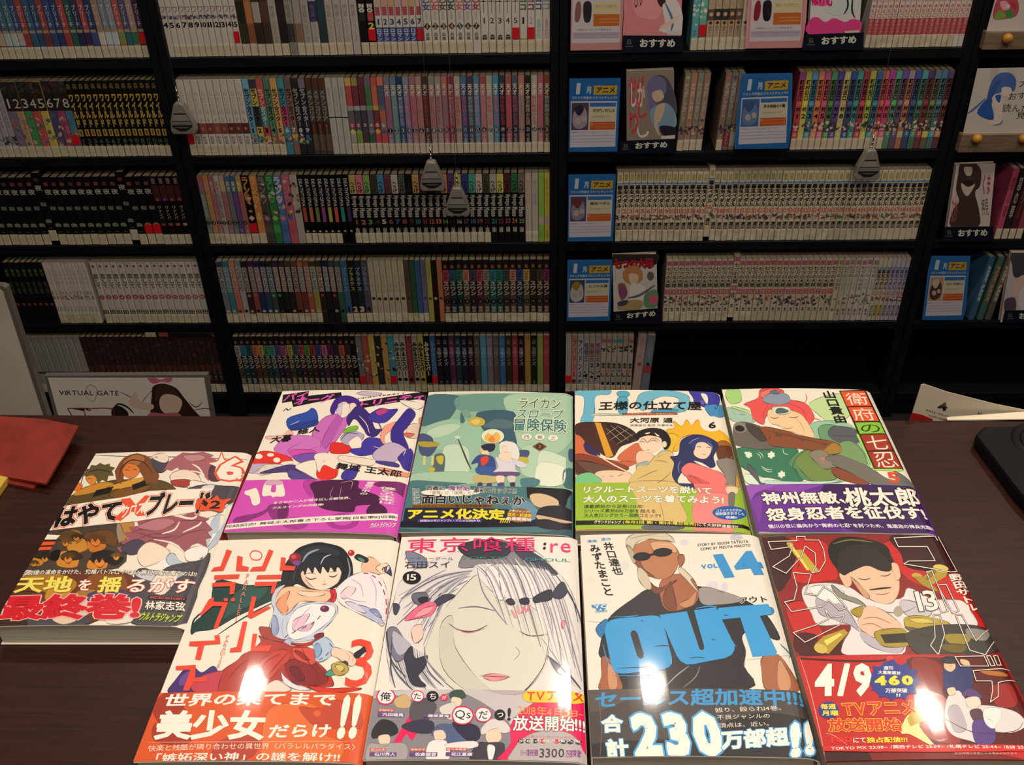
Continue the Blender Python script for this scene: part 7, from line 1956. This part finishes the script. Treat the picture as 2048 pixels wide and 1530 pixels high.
faced('white face-out paperback with orange-haired figure, fourth row', [(1225, 512), (1313, 508), (1318, 618), (1229, 624)], [(1226, 624), (1324, 616), (1325, 641), (1227, 644)], F4, 1, 0, 0, '#d8d0c8')
faced('white face-out paperback with brown silhouette, far right bookcase', [(1913, 330), (1991, 327), (1985, 452), (1898, 453)], [(1888, 454), (1988, 453), (1986, 478), (1886, 479)], F5, 1, 0, 0, '#d8ccc4')
faced('pale face-out paperback cut by the right edge, fourth row', [(2024, 505), (2110, 505), (2094, 620), (2008, 620)], [(2010, 621), (2110, 621), (2106, 643), (2006, 643)], F6, 1, 0, 0, '#d0c8c8')

# loose volumes in the far right bookcase and the one lying on top of the bottom row
def loose(row, bayx, w, c, lean, label, title, tc, lab=True, yoff=0, rz=0):
    z = ROWZ[row]; x = xat(bayx, WY, z); need(title, [.02])
    b = obj('manga_volume', body_mb(w, c), M['spine']); tag(b, label, 'book', 'volumes in the far right bookcase')
    s = math.sin(math.radians(lean)); b.location = (x, WY+yoff, z+w/2*abs(s)+.0004); b.rotation_euler = (0, math.radians(lean), rz)
    obj('page_block', block_mb(w), M['pages'], b)
    obj('spine_lettering', spine_print(w, [('t', title, .12, .7, tc, .02, .6)], 0, 1), M['spine'], b)
    if lab: obj('library_label', tape_mb(w, .15), M['tape'], b)
loose(2, 1994, .0150, '#c02c60', 0, 'crimson pink paperback beside the brown silhouette stand', '惡の華', '#7c2c44')
loose(2, 2008, .0145, '#2c2428', 0, 'black paperback second from the brown silhouette stand', '惡の華', '#a8a098')
loose(2, 2022, .0150, '#4c1c24', 0, 'dark maroon paperback third from the brown silhouette stand', 'マリー', '#8c4c50')
loose(2, 2036, .0150, '#8c2c48', 0, 'plum paperback fourth from the brown silhouette stand', 'マリー', '#c8a0a8')
loose(3, 1943, .0150, '#2c5c84', 3, 'blue sea-picture paperback beside the girl card, fourth row', '海街', '#a8c0cc', False, rz=math.radians(8))
loose(3, 1960, .0150, '#3c6858', 3, 'blue-green paperback second from the girl card', '海街', '#c86c48', False)
loose(3, 1976, .0150, '#5c5c54', 3, 'olive grey paperback third from the girl card', '海街', '#c8b8a0', False)
z = ROWZ[4]+HB+.0003; xl = xat(291, WY, z+.008); xr = xat(430, WY, z+.008)
b = obj('manga_volume', body_mb(.0150, '#3a2c28'), M['spine']); tag(b, 'paperback lying flat on the brown-black volumes, bottom row', 'book', 'volumes in the far left bookcase')
b.location = (min(xl, DIV[1]-.181), WY, z+.0078); b.rotation_euler = (0, math.radians(90), 0)
obj('page_block', block_mb(.0150), M['pages'], b)
obj('spine_lettering', spine_print(.0150, [('b', .02, .98, '#c8bcb0', .3), ('b', .02, .9, '#241c1c', .85), ('b', .66, .8, '#a83c38', .9)], 0, 1), M['spine'], b); obj('library_label', tape_mb(.0150, .16), M['tape'], b)

# wooden picture ledges at the far right
def ledge(label, P, knobs, py, row, text):
    y = WY-.02; o0 = ony(P[3][0]+30, P[3][1], y); o0[2] = ROWZ[row]
    t = empty('picture_card', tuple(o0), label, 'card', 'cards on wooden ledges'); o0_ = o0
    zs = (ony(P[3][0], P[3][1], y)-o0)[2]; quad_plate('card', P, y, .0008, mat('picture_card_paper', '#c8c0b8', .6), t, org=o0)
    wall_art(t, y, o0, text, 1, 0, 0, P)
    tt = empty('wooden_ledge', tuple(o0), f'pale wooden ledge with round knobs under the {label.split(",")[0]}', 'ledge', 'wooden ledges')
    x0 = (ony(P[3][0]-6, py, y)-o0)[0]
    obj('rail', MB().box(x0, x0+.2, -.008, .012, .0004, zs-.0004), M['oak'], tt, bevel=.001)
    for kx, ky in knobs:
        q = ony(kx, ky, y-.014)-o0; r = .0105; prof = [(max(r*math.sin(a), 1e-5), -r*math.cos(a)) for a in [math.pi*i/10 for i in range(11)]]
        obj('knob', MB().lathe(prof, (q[0], -.0185, q[2]), 18), M['ball'], tt, smooth=True)
G1 = '''
P #b84c5c 1994,0 2015,-10 2036,2 2034,30 2010,38 1986,36
P #7c9c4c 1998,20 2012,30 2004,38 1988,38
P #d8a0a8 2000,5 2012,2 2020,16 2006,20
P #3c8c44 2014,20 2026,22 2024,36 2012,34
P #a83c48 2020,5 2032,8 2030,20
E #e0c0c0 2016,12 4 4
'''
G2 = '''
P #4c6cb0 1972,215 1980,170 1996,148 2020,146 2032,160 2028,182 2014,178 2000,185 1986,195
P #3c5c98 1975,190 1990,165 2004,160 1990,185 1980,215
P #e0d0c4 2004,175 2022,176 2020,190 2006,192
P #e0ccc0 1984,196 1998,188 2006,214 2000,246 1976,248 1990,226
P #2c5ca8 1954,226 1976,196 1984,214 1986,240
P #2c5ca8 1990,192 2002,190 1998,206
L #4c70b0 4 1934,228 1950,216 1972,196
L #6c7c98 3 1986,250 2000,248 2006,240
T おすすめ | 2018,186 2090,182 2016,200 #2c2c30:.0
T 読んだ | 2006,208 2060,208 2004,224 #2c2c30:.0
T 見て | 2034,224 2070,222 2032,238 #2c2c30:.0
T 大 | 2040,158 2060,158 2038,174 #2c2c30:.0
'''
art_chars(G1, G2)
ledge('white card with red flower picture, top right corner', [(1998, -30), (2100, -32), (2090, 64), (1973, 62)], [(2014, 76)], 75, 0, G1)
ledge('white hand-drawn card with blue-haired figure, far right second row', [(1955, 137), (2110, 134), (2100, 268), (1926, 267)], [(1953, 276), (2046, 276)], 275, 1, G2)

# ------------------------------------------------------------ pull-box weights hanging on cords before the shelves
def weight(px, py, label, y=WY-.045, tilt=0):
    c = ony(px, py, y); t = empty('cord_weight', tuple(c), label, 'weight', 'grey weights hanging on cords'); t.rotation_euler = (0, math.radians(tilt), 0)
    s = .0250
    out = [(-.42*s, 1.32*s), (-.25*s, 1.42*s), (.25*s, 1.42*s), (.42*s, 1.32*s), (1.0*s, -.1*s), (1.14*s, -.9*s), (1.0*s, -1.24*s), (-1.0*s, -1.24*s), (-1.14*s, -.9*s), (-1.0*s, -.1*s)][::-1]
    out = [(a, b*1.06) for a, b in out]
    mb = MB(); mb.prism(out, -.011, .011, axis='y'); b_ = obj('weight_body', mb, M['metal'], t, bevel=.0028)
    inn = [(-.5*s, .62*s), (.5*s, .62*s), (.86*s, -.1*s), (.9*s, -.62*s), (-.9*s, -.62*s), (-.86*s, -.1*s)][::-1]
    obj('label_plate', MB().prism(inn, -.0117, -.0108, axis='y'), mat('dark_label', '#1a191a', .5), t)
    g = MB()
    g.add([(x, -.0119, z) for x, z in [(-.55*s, .5*s), (-.82*s, -.05*s), (.82*s, -.05*s), (.55*s, .5*s)]], [(0, 1, 2, 3)], '#8c8884')
    g.add([(x, -.0119, z) for x, z in [(-.84*s, -.12*s), (-.87*s, -.45*s), (.87*s, -.45*s), (.84*s, -.12*s)]], [(0, 1, 2, 3)], '#787470')
    g.add([(x, -.0118, z) for x, z in [(-.9*s, -.6*s), (-.3*s, -1.0*s), (.3*s, -1.0*s), (.9*s, -.6*s), (.3*s, -.72*s), (-.3*s, -.72*s)]], [(0, 1, 2, 3, 4, 5)], '#161616')
    obj('label_print', g, M['matte'], t)
    k = MB()
    k.tube((0, 0, 1.46*s), (0, 0, 1.75*s), .0022); k.tube((0, 0, 1.8*s), (.001, 0, 2.15*s), .0028, .0018); k.tube((.001, 0, 2.2*s), (0, 0, 2.6*s), .0018, .0026)
    k.tube((0, 0, 1.7*s), (0, 0, 2.9*s), .0009)
    obj('swivel_clip', k, M['chrome'], t, smooth=True)
    obj('cord', MB().tube((0, 0, 2.85*s), (0, 0, 2.70-c[2]), .0006, n=6), M['string'], t)
weight(365, 237, 'grey trapezoid weight on a cord at the left divider, second row')
weight(864, 352, 'upper grey weight of the close pair over the third row')
weight(915, 403, 'lower grey weight of the close pair over the third row')
weight(1736, 329, 'grey weight on a cord before the right bookcase')
